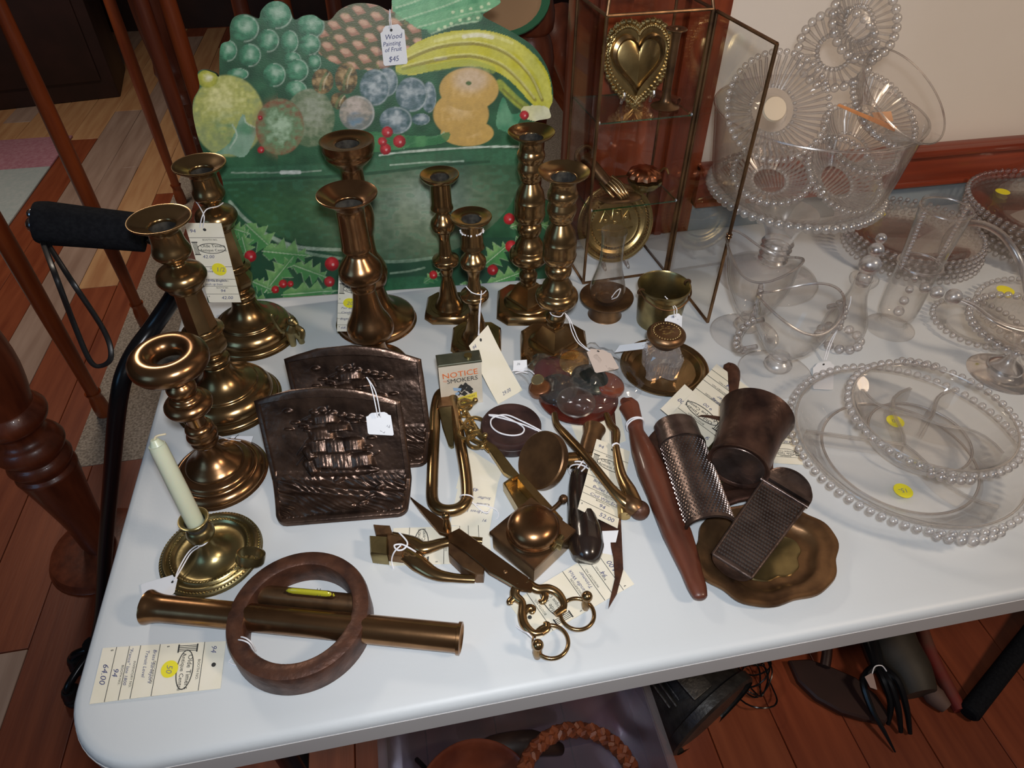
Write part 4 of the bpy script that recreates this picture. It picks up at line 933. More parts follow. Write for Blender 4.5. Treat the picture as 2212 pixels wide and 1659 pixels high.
# ---- brass bullet-mould pliers
plr = thing('brass_mould_pliers', 'small brass mould pliers with square jaw tied with white string', 'pliers', (-0.0408,0.4308,0.74))
J = [(-0.0683,0.4361,0.7605),(-0.0501,0.4314,0.7605),(-0.0514,0.4085,0.7605),(-0.0682,0.414,0.7605)]
b = NB(); plate(b, J, .019, .0012); part('jaw_block', b, BRASS_G, plr)
b = NB(); plate(b, [(-0.0642,0.4516,0.758),(-0.0466,0.447,0.758),(-0.0443,0.4356,0.758),(-0.0619,0.4366,0.758)], .017, .0012); part('jaw_block', b, BRASS_D, plr)
b = NB(); plate(b, [(-0.0507,0.4379,0.7565),(-0.035,0.4313,0.7565),(-0.0325,0.4179,0.7565),(-0.0367,0.4061,0.7565),(-0.0508,0.4111,0.7565)], .012, .0012); part('hinge_plate', b, BRASS_D, plr)
b = NB(); pg = Vector((-0.0369,0.4216,0.754)); tube(b, [pg - V(0, 0, .006), pg + V(0, 0, .004)], .0042, 14, 1); part('hinge_pin', b, BRASS_R, plr)
b = NB(); tube(b, [(-0.0467,0.4377,0.749),(-0.0253,0.4264,0.749),(-0.0138,0.4171,0.749),(0.0087,0.4199,0.749),(0.0301,0.4194,0.749),(0.049,0.4146,0.749)], [.0065, .0078, .0080, .0058, .0045, .0038], 12, 4, .7); part('handle', b, BRASS, plr)
b = NB(); tube(b, [(-0.0498,0.4257,0.75),(-0.0335,0.4133,0.75),(-0.0203,0.3982,0.75),(-0.005,0.3831,0.75),(0.0131,0.3753,0.75),(0.0342,0.3697,0.75)], [.0065, .0085, .0095, .0068, .0050, .0045], 12, 4, .7); part('handle', b, BRASS, plr)
b = NB(); tube(b, [(-0.0372,0.4326,0.762),(-0.0294,0.4172,0.7635),(-0.0338,0.4103,0.763),(-0.0405,0.4104,0.763),(-0.043,0.4166,0.763),(-0.0353,0.416,0.7635),(-0.0276,0.4103,0.763),(-0.022,0.408,0.758)], .0009, 6, 5); tube(b, [(-0.0363,0.4154,0.763),(-0.0436,0.4101,0.761),(-0.048,0.4094,0.748),(-0.0473,0.4036,0.741)], .0008, 6, 5); part('white_string', b, STRING, plr)

# ---- candle snuffer scissors in front
sn = thing('candle_snuffer_scissors', 'brass candle snuffer scissors with box and two finger rings, nearest the table front', 'scissors', (0.0555,0.4006,0.74))
b = NB(); plate(b, [(-0.022,0.4813,0.7585),(-0.0131,0.4704,0.7585),(-0.0016,0.4567,0.7585),(0.0089,0.4459,0.7585),(0.0171,0.4344,0.7585),(0.0155,0.4215,0.7585),(0.0052,0.427,0.7585),(-0.0031,0.442,0.7585),(-0.0125,0.46,0.7585)], .004, .0008); part('blade', b, BRASS_R, sn)
b = NB(); plate(b, [(0.0138,0.4231,0.76),(0.0263,0.4279,0.76),(0.0466,0.4039,0.76),(0.0668,0.3795,0.76),(0.0862,0.3562,0.76),(0.0899,0.347,0.76),(0.0866,0.3403,0.76),(0.0735,0.3449,0.76),(0.064,0.3541,0.76),(0.0486,0.3687,0.76),(0.0449,0.3749,0.76),(0.0305,0.3943,0.76),(0.0128,0.415,0.76)], .0035, .0008); part('box_top', b, BRASS_R, sn)
b = NB(); plate(b, [(0.0134,0.4174,0.7572),(0.0307,0.3962,0.7572),(0.0451,0.3766,0.7572),(0.043,0.3694,0.7572),(0.0356,0.3708,0.7572),(0.0237,0.3807,0.7572),(0.0113,0.3999,0.7572)], .0165, .0008); part('snuffer_box', b, BRASS_D, sn)
b = NB(); pg = Vector((0.0137,0.4318,0.758)); tube(b, [pg - V(0, 0, .0175), pg, pg + V(0, 0, .005), pg + V(0, .002, .016)], [.0035, .0048, .0045, .0026], 14, 3); sphere(b, pg + V(0, .002, .0185), .0046); part('foot_peg', b, BRASS, sn)
b = NB(); sphere(b, (0.0653,0.3664,0.7595), .0026, 12, 8, (1, 1, .5)); part('rivet', b, BRASS_D, sn)
b = NB(); tube(b, [(0.0748,0.3517,0.757),(0.0702,0.3424,0.754),(0.0758,0.3332,0.753),(0.0732,0.3203,0.752),(0.0739,0.3104,0.752),(0.0802,0.3015,0.752),(0.0889,0.2999,0.752)], [.0048, .0050, .0038, .0046, .0044, .0032, .0026], 12, 5, .7)
tube(b, [(0.0731,0.3429,0.753),(0.0657,0.3382,0.753),(0.0633,0.3356,0.753),(0.0669,0.3349,0.753)], [.004, .0035, .0028, .001], 10, 4, .7); tube(b, [(0.0758,0.3237,0.752),(0.0812,0.3277,0.752),(0.0855,0.3259,0.752),(0.0838,0.3222,0.752),(0.0813,0.3237,0.752)], [.004, .0034, .003, .0024, .0015], 10, 4, .7); tube(b, [(0.088,0.3,0.752),(0.0941,0.3027,0.752),(0.0951,0.3073,0.752),(0.0918,0.3089,0.752)], [.0036, .0034, .003, .0012], 10, 4, .7); part('handle_scroll', b, BRASS, sn)
b = NB(); tube(b, [(0.0844,0.352,0.757),(0.0932,0.3441,0.755),(0.1052,0.3425,0.754),(0.1132,0.3363,0.753),(0.1164,0.326,0.752),(0.1131,0.3166,0.752)], [.0050, .0050, .0048, .0044, .0036, .0026], 12, 5, .7)
tube(b, [(0.099,0.3442,0.753),(0.0998,0.3358,0.753),(0.0958,0.3304,0.753),(0.0926,0.333,0.753)], [.0045, .0036, .003, .0012], 10, 4, .7); tube(b, [(0.1158,0.32,0.752),(0.1095,0.3173,0.752),(0.1053,0.3151,0.752)], [.0036, .0036, .003], 10, 4, .7); part('handle_scroll', b, BRASS, sn)
for (rc, tk) in (((0.0949,0.2904,0.75), .0026), ((0.1268,0.3131,0.75), .0026)):
    b = NB(); torus(b, rc, .0165, tk * .75, 44, 10); part('finger_ring', b, BRASS, sn)
b = NB(); pg = Vector((0.0802,0.283,0.75)); tube(b, [pg - V(0, 0, .0095), pg, pg + V(0, 0, .010)], [.0035, .0048, .0028], 12, 3); sphere(b, pg + V(0, 0, .0135), .0056); part('foot_peg', b, BRASS, sn)
b = NB(); pg = Vector((0.1381,0.322,0.75)); tube(b, [pg - V(0, 0, .0095), pg, pg + V(0, 0, .010)], [.0035, .0045, .0028], 12, 3); sphere(b, pg + V(0, 0, .0135), .0056); part('foot_peg', b, BRASS, sn)
b = NB(); tube(b, [(0.0664,0.3157,0.742),(0.0709,0.3084,0.746),(0.0746,0.3006,0.754),(0.0784,0.2973,0.75),(0.0816,0.2918,0.754)], .0010, 6, 5); part('white_string', b, STRING, sn)

# ---- square brass inkwell with dome
ib = thing('domed_brass_inkwell', 'square brass inkwell box with round domed lid, set cornerwise', 'inkwell', (0.1016,0.4035,0.74))
bt = [(0.0559,0.4078,0.7735),(0.0929,0.356,0.7735),(0.1451,0.3931,0.7735),(0.108,0.4438,0.7735)]
cc = sum((Vector(p) for p in bt), Vector()) / 4
def shr(p, k, z): p = Vector(p); q = cc + (p - cc) * k; return V(q.x, q.y, TZ + z)
b = NB(); loft(b, [[shr(p, .90, .0005) for p in bt], [shr(p, .92, .004) for p in bt], [shr(p, .93, .028) for p in bt]]); part('box_body', b, BRASS, ib, flat=True)
b = NB(); loft(b, [[shr(p, .96, .028) for p in bt], [shr(p, 1.0, .029) for p in bt], [shr(p, 1.0, .0325) for p in bt], [shr(p, .985, .0335) for p in bt]]); part('top_plate', b, BRASS_D, ib, flat=True)
dc = Vector((0.1004,0.3969,0.7735))
b = NB(); lathe(b, [(.0275, 0), (.0285, .002), (.0270, .004), (.0262, .0065), (.0272, .009), (.0262, .015), (.0215, .021), (.0140, .0245), (.0060, .0255), (0, .0256)], dc, 44, 2); part('domed_lid', b, BRASS_R, ib)
b = NB(); box(b, dc + V(.0200, -.0190, .004), (.014, .008, .010), -.7, .0015); tube(b, [dc + V(.014, -.026, .006), dc + V(.027, -.013, .006)], .0030, 10, 1); part('hinge', b, BRASS_G, ib)

# ---- ornate scissor snuffer beside the hammer
os_ = thing('openwork_snuffer', 'ornate brass snuffer with openwork scroll handles and open box', 'scissors', (0.0838,0.5347,0.74))
b = NB(); bx = [(0.0842,0.4826,0.756),(0.1033,0.4943,0.756),(0.1238,0.4488,0.756),(0.0936,0.4455,0.756)]; bx = [Vector(p) for p in bx]; m_ = sum(bx, Vector()) / 4
inn = [m_ + (p - m_) * .88 for p in bx]; dn = V(0, 0, -.0150)
loft(b, [[p + dn for p in bx], bx, inn, [p + dn * .85 for p in inn]]); part('open_box', b, BRASS_Y, os_)
b = NB(); slab(b, [(0.1061,0.4918,0.76),(0.1253,0.4488,0.76),(0.1382,0.4186,0.76),(0.1321,0.4139,0.76),(0.1161,0.4474,0.76),(0.101,0.4826,0.76)], .016); part('cutting_plate', b, BRASS_Y, os_)
b = NB(); plate(b, [(0.0709,0.5493,0.759),(0.0784,0.5535,0.759),(0.0902,0.5273,0.759),(0.099,0.5026,0.759),(0.1044,0.4896,0.759),(0.0958,0.4861,0.759),(0.0873,0.4962,0.759),(0.0806,0.5184,0.759)], .006, .001); part('shaft', b, BRASS_Y, os_)
b = NB(); tube(b, [(0.1264,0.4315,0.758),(0.1341,0.4331,0.764),(0.1418,0.4354,0.771)], [.0030, .0026, .0030], 10, 3); sphere(b, (0.1425,0.4354,0.772), .0050); part('knobbed_pin', b, BRASS_D, os_)
lp_ = [[370,650,.012, 400,720,.013, 460,740,.013, 500,700,.013, 440,640,.013, 395,645,.012]]
b = NB()
for pts in ([(0.0516,0.6213,0.754),(0.0573,0.6098,0.754),(0.0608,0.5939,0.755),(0.0656,0.579,0.755),(0.0689,0.5639,0.756),(0.0742,0.5534,0.756)], [(0.0485,0.5932,0.752),(0.0543,0.5792,0.753),(0.0565,0.5653,0.753),(0.0621,0.5557,0.754),(0.0715,0.5455,0.755),(0.0779,0.5342,0.756)]):
    tube(b, pts, [.0032, .0030, .0036, .0030, .0036, .0040], 10, 5, .8)
part('scroll_arm', b, BRASS_Y, os_)
for (c_, r1) in (((0.0657,0.579,0.757), .0125), ((0.0544,0.5686,0.756), .0105), ((0.0644,0.5524,0.757), .0115), ((0.0585,0.6179,0.756), .0090), ((0.0524,0.5905,0.754), .0100)):
    b = NB(); torus(b, c_, r1, .0024, 28, 8); part('scroll_loop', b, BRASS_Y, os_)
b = NB()
for c_ in [(0.0724,0.6173,0.762),(0.0751,0.5541,0.762),(0.0693,0.5394,0.76),(0.0564,0.6018,0.76),(0.0586,0.5678,0.76)]: sphere(b, c_, .0038, 10, 7)
part('bead_ornament', b, BRASS_Y, os_)
b = NB(); tube(b, [(0.0533,0.6168,0.756),(0.0611,0.6153,0.758),(0.0683,0.615,0.76),(0.0731,0.6172,0.762)], [.0025, .0028, .003, .003], 8, 4); part('scroll_tip', b, BRASS_Y, os_)

# ---- brass snap hook
hk = thing('brass_snap_hook', 'long brass loop hook with tapering tongue lying in front of the tobacco tin', 'hook', (0.0285,0.5453,0.74))
b = NB(); tube(b, [(0.0375,0.6476,0.756),(0.028,0.6429,0.754),(0.0211,0.6224,0.7505),(0.016,0.5875,0.75),(0.0099,0.5435,0.75),(0.0047,0.5061,0.75),(0.0021,0.4802,0.75),(0.0057,0.4669,0.75),(0.0162,0.4602,0.75),(0.03,0.4606,0.75),(0.0395,0.4699,0.75),(0.0428,0.4888,0.75),(0.0444,0.5191,0.75),(0.0445,0.559,0.75),(0.0449,0.5934,0.7505),(0.0453,0.6236,0.753),(0.0442,0.643,0.755)], .0070, 14, 4, 1.0, True); part('loop', b, BRASS, hk)
b = NB(); plate(b, [(0.0313,0.6499,0.759),(0.0386,0.6533,0.759),(0.0465,0.6496,0.759),(0.0484,0.6336,0.759),(0.045,0.6132,0.759),(0.045,0.6153,0.759),(0.0227,0.6175,0.759),(0.0256,0.6379,0.759)], .006, .002); part('crown', b, BRASS_R, hk)
b = NB(); plate(b, [(0.0246,0.6223,0.758),(0.0451,0.6163,0.758),(0.0398,0.5864,0.7525),(0.0366,0.5582,0.7465),(0.033,0.557,0.7465),(0.0301,0.5613,0.7465),(0.0261,0.589,0.7525)], .0035, .0010); part('tongue', b, BRASS_G, hk)
b = NB(); torus(b, (0.0406,0.4729,0.752), .0075, .0008, 20, 6, aim((.3, 1, .3))); part('string_loop', b, STRING, hk)

# ---- dark turned wooden box with string
wb = thing('round_wooden_box', 'round dark turned wooden box with white string coiled on the lid', 'box', (.1095, .5670, TZ))
b = NB(); lathe(b, [(0, 0), (.0345, 0), (.0365, .0015), (.0372, .004), (.0372, .0125), (.0366, .0130)], (.1095, .5670, TZ), 52, 1); part('base', b, ROSEWOOD, wb)
b = NB(); lathe(b, [(.0366, .0130), (.0376, .0138), (.0376, .0200), (.0362, .0224), (.0340, .0230), (.0320, .0222), (.0100, .0222), (0, .0222)], (.1095, .5670, TZ), 52, 1); part('lid', b, ROSEWOOD, wb)
b = NB(); tube(b, [(0.0847,0.5868,0.7635),(0.1002,0.5818,0.7635),(0.1147,0.5691,0.7635),(0.1232,0.5554,0.764),(0.1187,0.5472,0.7635),(0.1062,0.5468,0.7635),(0.0924,0.5541,0.7635),(0.0849,0.567,0.7635),(0.0885,0.5801,0.7635),(0.1059,0.5822,0.764),(0.1241,0.5669,0.764),(0.1404,0.5512,0.763),(0.1458,0.5492,0.758)], .0010, 6, 5)
tube(b, [(0.0853,0.5857,0.7635),(0.1045,0.5745,0.764),(0.1243,0.561,0.764),(0.1411,0.5477,0.7625)], .0010, 6, 5); part('string', b, STRING, wb)

# ---- disc-headed hammer with black handle
hm = thing('disc_headed_brass_hammer', 'brass hammer with broad disc face and black wooden handle', 'hammer', (0.1947,0.5135,0.74))
hn = Vector((-.72, -.18, .66)).normalized(); dcn = Vector((0.1319,0.4959,0.77))
b = NB(); along(b, dcn - hn * .008, hn, [(0, -.001), (.030, -.001), (.0335, .0005), (.0345, .003), (.0345, .010), (.0330, .0115), (.0320, .0112), (0, .0108)], 52, 1); part('disc_face', b, BRASS_D, hm)
TC = Vector((0.1923,0.4991,0.755))
b = NB(); e_ = dcn - hn * .009; tube(b, [e_, e_.lerp(TC, .45), TC], [.0085, .0095, .0105], 20, 3); part('side_neck', b, BRASS, hm)
b = NB(); t0 = Vector((0.2113,0.5473,0.755)); t1 = Vector((0.1753,0.4763,0.7535)); dt = (t1 - t0); along(b, t0, dt, [(0, .004), (.0115, .003), (.0135, 0), (.0145, .001), (.0135, .005), (.0118, .012), (.0115, dt.length * .8), (.0105, dt.length * .82), (.0105, dt.length), (0, dt.length)], 28, 1); part('cross_head', b, BRASS_D, hm)
b = NB(); tube(b, [(0.1757,0.4831,0.753),(0.167,0.4576,0.753),(0.1617,0.4286,0.753),(0.1589,0.4028,0.753),(0.1554,0.3841,0.753),(0.1514,0.3699,0.753)] + [(0.15,0.3663,0.752)], [.0105, .0120, .0150, .0185, .0190, .0140, .006], 20, 5); part('wooden_handle', b, DARKWOOD, hm)
b = NB(); torus(b, (0.177,0.4882,0.7535), .0130, .0009, 28, 6, aim(dt)); torus(b, (0.1753,0.4839,0.7535), .0130, .0009, 28, 6, aim(dt)); tube(b, [(0.1715,0.4972,0.762),(0.1658,0.4969,0.75),(0.1672,0.5043,0.744)], .0009, 6, 4); tube(b, [(0.1705,0.4781,0.768),(0.1804,0.4878,0.768),(0.1832,0.4838,0.764),(0.1736,0.473,0.768)], .0009, 6, 4); part('string', b, STRING, hm)

# ---- bullet mould tongs
bt_ = thing('bullet_mould_tongs', 'thin brass bullet mould tongs with round blackened head', 'tongs', (0.2131,0.4966,0.74))
b = NB(); tube(b, [(0.1683,0.5802,0.756),(0.1655,0.5578,0.76),(0.1698,0.5375,0.764),(0.1787,0.5084,0.768),(0.1881,0.4776,0.77),(0.1991,0.4475,0.766),(0.2083,0.4306,0.762),(0.2167,0.4227,0.758)], [.0038, .0045, .0055, .0055, .0055, .0055, .0070, .0085], 12, 4, .8); part('handle', b, BRASS, bt_)
b = NB(); tube(b, [(0.2335,0.5698,0.754),(0.2327,0.5499,0.755),(0.2342,0.5317,0.76),(0.2262,0.5086,0.762),(0.222,0.4875,0.762),(0.219,0.4634,0.761),(0.2206,0.4409,0.761),(0.2222,0.4237,0.758)], [.0038, .0050, .0050, .0042, .0050, .0062, .0085, .0090], 12, 4, .8); part('handle', b, BRASS, bt_)
b = NB(); tube(b, [(0.2127,0.4319,0.758),(0.2183,0.4223,0.758),(0.222,0.4169,0.756)], [.008, .011, .010], 12, 3); part('pivot_block', b, BRASS_D, bt_)
b = NB(); sphere(b, (0.2269,0.4194,0.7515), .0112, 20, 12); part('round_head', b, IRON, bt_, 'blackened round head')
b = NB(); tube(b, [(0.2122,0.4383,0.75),(0.2108,0.4257,0.75),(0.2081,0.4158,0.75)], [.0060, .0075, .0070], 12, 3); sphere(b, (0.2131,0.4178,0.753), .0042); part('sprue_cutter', b, BRASS_Y, bt_)
b = NB(); tube(b, [(0.2215,0.5076,0.764),(0.2263,0.5085,0.766),(0.2302,0.5078,0.762),(0.2269,0.5053,0.76)], .0011, 6, 4, 1, True); part('string', b, STRING, bt_)

# ---- flat dark blade underneath
b = NB(); plate(b, [(0.2445,0.5843,0.7432),(0.2498,0.5818,0.7432),(0.2336,0.5144,0.7432),(0.2142,0.4476,0.7432),(0.2012,0.4017,0.7432),(0.1886,0.3563,0.7432),(0.1737,0.3309,0.7432),(0.1601,0.3166,0.7432),(0.1637,0.3243,0.7432),(0.1766,0.3478,0.7432),(0.1826,0.3723,0.7432),(0.1855,0.4007,0.7432),(0.1764,0.4075,0.7432),(0.1812,0.424,0.7432),(0.196,0.4295,0.7432),(0.2122,0.4705,0.7432),(0.2283,0.5255,0.7432)], .0024, .0006)
single('flat_brown_blade', b, IRON, 'flat dark brown pointed blade lying under the tongs and tags', 'blade', (0.2054,0.4301,0.74))

# ---- wooden paddle-shaped handle
pw = thing('shaped_wooden_handle', 'long red-brown carved wooden handle tapering to a point, string near the top', 'wooden tool', (0.2653,0.4516,0.74))
b = NB(); tube(b, [(0.266,0.5789,0.7535),(0.2667,0.5765,0.7535),(0.2655,0.5532,0.7535),(0.2615,0.5327,0.7535),(0.26,0.5,0.7535),(0.2586,0.4668,0.7535),(0.258,0.4376,0.7535),(0.2567,0.408,0.7535),(0.2555,0.38,0.7535),(0.2544,0.3536,0.7535),(0.253,0.3338,0.7535),(0.2516,0.3166,0.7535),(0.2507,0.3058,0.7535),(0.2504,0.3029,0.7535)], [0.01409, 0.01321, 0.00998, 0.00939, 0.01548, 0.01777, 0.01713, 0.01657, 0.01616, 0.01365, 0.01102, 0.00984, 0.00725, 0.00259], 18, 4, .72); part('carved_body', b, REDWOOD, pw)
b = NB(); torus(b, (0.2636,0.5437,0.754), .0118, .0010, 30, 6, aim((-.1, 1, 0)) , 1.0); torus(b, (0.2641,0.5463,0.754), .0115, .0010, 30, 6, aim((.05, 1, 0))); part('string', b, STRING, pw)

# ---- wavy brass dishes
def wavy_dish(name, label, c, rx, ry, rot, m, n=6, amp=.05, ph=0.0, group=None):
    t = thing(name, label, 'dish', c, group); N = 96
    def ring(k, z, am):
        o = []
        for i in range(N):
            a = 2 * PI * i / N; w = 1 + am * math.cos(n * a + ph) - am * .35 * math.cos(2 * n * a + 2 * ph)
            x, y = rx * k * w * math.cos(a), ry * k * w * math.sin(a)
            o.append(V(c[0] + x * math.cos(rot) - y * math.sin(rot), c[1] + x * math.sin(rot) + y * math.cos(rot), c[2] + z))
        return o
    b = NB(); loft(b, [ring(.60, .0005, amp * .5), ring(.72, .001, amp * .8), ring(.93, .0065, amp), ring(.985, .0075, amp), ring(1.0, .0095, amp), ring(.99, .0120, amp), ring(.95, .0125, amp), ring(.90, .0112, amp), ring(.80, .0095, amp), ring(.74, .0088, amp), ring(.70, .0070, amp), ring(.64, .0036, amp * .8), ring(.55, .0028, amp * .6)], True, True, True)
    part('wavy_rim', b, m, t)
    b = NB(); R0 = [ring(.50 * k_, .0030 + z_, amp * 1.6) for k_, z_ in ((1.0, 0), (.97, .0012), (.90, .0006), (.4, .0003), (.05, .0003))]; loft(b, R0, True, False, True); part('embossed_centre', b, BRASS_G, t)
    return t
D1 = wavy_dish('wavy_brass_dish', 'wavy-edged brass dish under the flat nutmeg grater at the table front', Vector((0.3421,0.3457,0.74)), .0800, .0620, .15, BRASS_D, 6, .035, .6)
D2 = wavy_dish('wavy_brass_dish', 'dark wavy-edged dish beneath the round-backed grater and metal cup', Vector((0.332,0.4744,0.7435)), .0800, .0700, .15, CUPM, 6, .03, .2)
for o_ in (D1, D2): pass

# ---- round-backed grater
ga = thing('round_backed_grater', 'dark tin half-round nutmeg grater with collar, leaning across two dishes', 'grater', (0.2954,0.4619,0.74))
E0, E1 = Vector((0.3078,0.5261,0.762)), Vector((0.2879,0.3727,0.766)); ed = (E1 - E0).normalized(); es = ed.cross(V(0, 0, 1)).normalized(); eu = es.cross(ed).normalized(); EL = (E1 - E0).length
def halfc(bm, s0, s1, r0, r1, squash=.75, n=22, th=.0012, cap=True):
    rings = []
    for s, r in ((s0, r0), (s1, r1)):
        rings.append([E0 + ed * s + es * (r * math.cos(PI * k / n)) + eu * (r * squash * math.sin(PI * k / n)) for k in range(n + 1)] +
                     [E0 + ed * s + es * ((r - th) * math.cos(PI * (n - k) / n)) + eu * ((r - th) * squash * math.sin(PI * (n - k) / n)) for k in range(n + 1)])
    loft(bm, rings)
b = NB(); halfc(b, EL * .22, EL, .0275, .0262); part('perforated_body', b, TIN, ga)
b = NB(); halfc(b, 0, EL * .215, .0262, .0270, .80); part('smooth_collar', b, TIN, ga)
b = NB(); halfc(b, EL * .205, EL * .228, .0285, .0285, .82); part('collar_band', b, TIN, ga)
b = NB(); halfc(b, EL * .975, EL * 1.0, .0276, .0276, .80); part('end_band', b, TIN, ga)
b = NB(); n_ = 18; HOL = []
for i in range(30):
    s = EL * (.25 + .70 * i / 29)
    for k in range(n_):
        a = PI * (k + .5 + .5 * (i % 2)) / (n_ + .5); p = E0 + ed * s + es * (.0268 * math.cos(a)) + eu * (.0268 * .75 * math.sin(a)); nn = (es * math.cos(a) * .75 + eu * math.sin(a)).normalized()
        t1_ = ed * .0015; t2_ = nn.cross(ed) * .0013
        q = [b.verts.new(p + t1_), b.verts.new(p + t2_), b.verts.new(p - t1_), b.verts.new(p - t2_)]
        w_ = [b.verts.new(p + (v_.co - p) * .62 + nn * .0010) for v_ in q]
        for u_ in range(4): b.faces.new((q[u_], q[(u_ + 1) % 4], w_[(u_ + 1) % 4], w_[u_]))
        HOL.append([v_.co + nn * .00003 for v_ in w_])
o = part('raised_teeth', b, TEETH, ga, flat=True); o['kind'] = 'stuff'
b = NB()
for w_ in HOL: b.faces.new([b.verts.new(c_) for c_ in w_])
o = part('black_hole_faces', b, INK, ga, flat=True); o['kind'] = 'stuff'  # flat black faces painted in for the shade inside the holes

# ---- flat grater with hinged lid
gb = thing('flat_faced_grater', 'dark tin nutmeg grater with flat perforated face and rounded lid, frontmost', 'grater', (0.3519,0.3813,0.74))
fA, fB, fC, fD = [Vector(p) for p in [(0.3639,0.4131,0.78),(0.3948,0.3747,0.776),(0.3013,0.3073,0.77),(0.2734,0.3381,0.774)]]
nrm = (fB - fA).cross(fD - fA).normalized(); nrm = nrm if nrm.z > 0 else -nrm
rings = []
for s in (0, 1):
    a, c_ = (fA, fB) if s == 0 else (fD, fC)
    row = []
    for k in range(15):
        th_ = PI * k / 14; row.append(a.lerp(c_, .5 - .5 * math.cos(th_)) - nrm * (.021 * math.sin(th_)))
    for k in range(1, 10): row.append(c_.lerp(a, k / 10.0) - nrm * .0006)
    rings.append(row)
b = NB(); loft(b, rings, True, True, True); part('half_round_body', b, TIN, gb)
b = NB()
for (p, q) in ((fA, fB), (fB, fC), (fC, fD), (fD, fA)): tube(b, [p, q], .0016, 8, 1)
part('rolled_edge', b, TIN, gb)
b = NB(); NI, NJ = 24, 14; HOL = []
for i in range(NI):
    for j in range(NJ):
        u = (j + .75 + .5 * (i % 2)) / (NJ + 1); v = (i + 1.6) / (NI + 2); p = fA.lerp(fB, u).lerp(fD.lerp(fC, u), v) + nrm * .0002
        e1 = (fB - fA).normalized() * .0015; e2 = (fD - fA).normalized() * .0015
        q = [b.verts.new(p + e1), b.verts.new(p + e2), b.verts.new(p - e1), b.verts.new(p - e2)]
        w_ = [b.verts.new(p + (v_.co - p) * .66 + nrm * .0009) for v_ in q]
        for u_ in range(4): b.faces.new((q[u_], q[(u_ + 1) % 4], w_[(u_ + 1) % 4], w_[u_]))
        HOL.append([v_.co + nrm * .00003 for v_ in w_])
o = part('raised_teeth', b, TEETH, gb, flat=True); o['kind'] = 'stuff'
b = NB()
for w_ in HOL: b.faces.new([b.verts.new(c_) for c_ in w_])
o = part('black_hole_faces', b, INK, gb, flat=True); o['kind'] = 'stuff'  # hole shade put on as flat black faces here too
lc = (fA + fB) / 2; lx = (fB - fA).normalized(); ly = -(fD - fA).normalized(); lr = (fB - fA).length * .56
b = NB(); pts = [lc + ly * .004 + lx * lr * math.cos(PI * k / 20) + ly * lr * .95 * math.sin(PI * k / 20) for k in range(21)]
for s in (1,):
    top = [p + nrm * .004 for p in pts]; mid = [p + nrm * .001 for p in pts]; bot = [p - nrm * .008 for p in pts]
    inn = [lc + ly * .005 + (p - lc) * .90 + nrm * .0045 for p in pts]; inn2 = [lc + ly * .005 + (p - lc) * .84 + nrm * .0032 for p in pts]
    loft(b, [bot, mid, top, inn, inn2])
part('rounded_lid', b, TIN, gb)
b = NB(); tube(b, [lc - lx * lr, lc + lx * lr], .0022, 10, 1); part('lid_hinge', b, TIN, gb)

# ---- patinated metal cup on its side
cb0, cm0 = Vector((0.3402,0.4312,0.786)), Vector((0.394,0.498,0.792)); ad = cm0 - cb0; AL = ad.length
cu = thing('patinated_metal_cup', 'dark brown patinated metal cup lying on its side on the dark dish', 'cup', cb0)
b = NB(); along(b, cb0, ad, [(0, .002), (.0300, .002), (.0315, .0005), (.0345, 0), (.0345, .003), (.0330, .005), (.0335, AL * .3), (.0365, AL * .7), (.0420, AL * .95), (.0432, AL), (.0425, AL + .001), (.0405, AL * .96), (.0350, AL * .7), (.0318, AL * .3), (.0310, .006), (0, .006)], 48, 1); part('cup_body', b, CUPM, cu)
b = NB(); along(b, cb0, ad, [(0, .0012), (.0285, .0012), (.0290, .0018), (.0285, .0022)], 40, 1); part('base_disc', b, TIN, cu)

# ---- dark iron handle behind the tags
b = NB(); tube(b, [(0.4263,0.6269,0.747),(0.431,0.6325,0.747),(0.4321,0.6226,0.747),(0.4142,0.5858,0.747),(0.3954,0.5516,0.747)], [.006, .0085, .0095, .0085, .008], 14, 4, .6)
single('dark_iron_handle', b, IRON, 'dark rounded iron handle poking out above the cup beside the tags', 'handle', (0.4244,0.6068,0.74))

# ---- tobacco tin
mt = thing('smokers_notice_tin', 'small upright tin lettered NOTICE to SMOKERS with orange and black print', 'tin', (0.0586,0.6402,0.74))
F_bl, F_br = Vector((0.0301,0.6341,0.74)), Vector((0.0844,0.6344,0.74)); fx = (F_br - F_bl); fx.z = 0; HT = .0715; fd = V(-fx.y, fx.x, 0).normalized() * .0215
b = NB(); base = [F_bl, F_br, F_br + fd, F_bl + fd]; loft(b, [[p + V(0, 0, .0002) for p in base], [p + V(0, 0, HT) for p in base]]); part('tin_body', b, pm('yellowed_tin_paint', (.58, .52, .42), .45, 0, (.66, .60, .50), 30, .6), mt, flat=True)
b = NB(); loft(b, [[p + V(0, 0, HT * .985) for p in base], [p + V(0, 0, HT + .002) for p in base]]); m2 = sum(base, Vector()) / 4; b.free()
b = NB(); big = [m2 + (p - m2) * 1.03 for p in base]; loft(b, [[p + V(0, 0, HT * .90 + .006) for p in big], [p + V(0, 0, HT + .0010) for p in big], [m2 + (p - m2) * .96 + V(0, 0, HT + .0016) for p in base]]); ld = part('lid', b, pm('dark_green_grey_tin', (.10, .11, .08), .35, .7, (.16, .16, .12), 50, .6), mt, flat=True)
b = NB(); tube(b, [m2 + fx * .22 + V(0, 0, HT), m2 + fx * .22 + V(0, 0, HT + .004)], .005, 16, 1); part('lid_stud', b, BRASS_G, ld)
up = V(0, 0, HT); fo = -fd.normalized() * .0004
tc = Card(F_bl + up * .985 + fo, F_br + up * .985 + fo, F_bl + fo, F_br + fo)
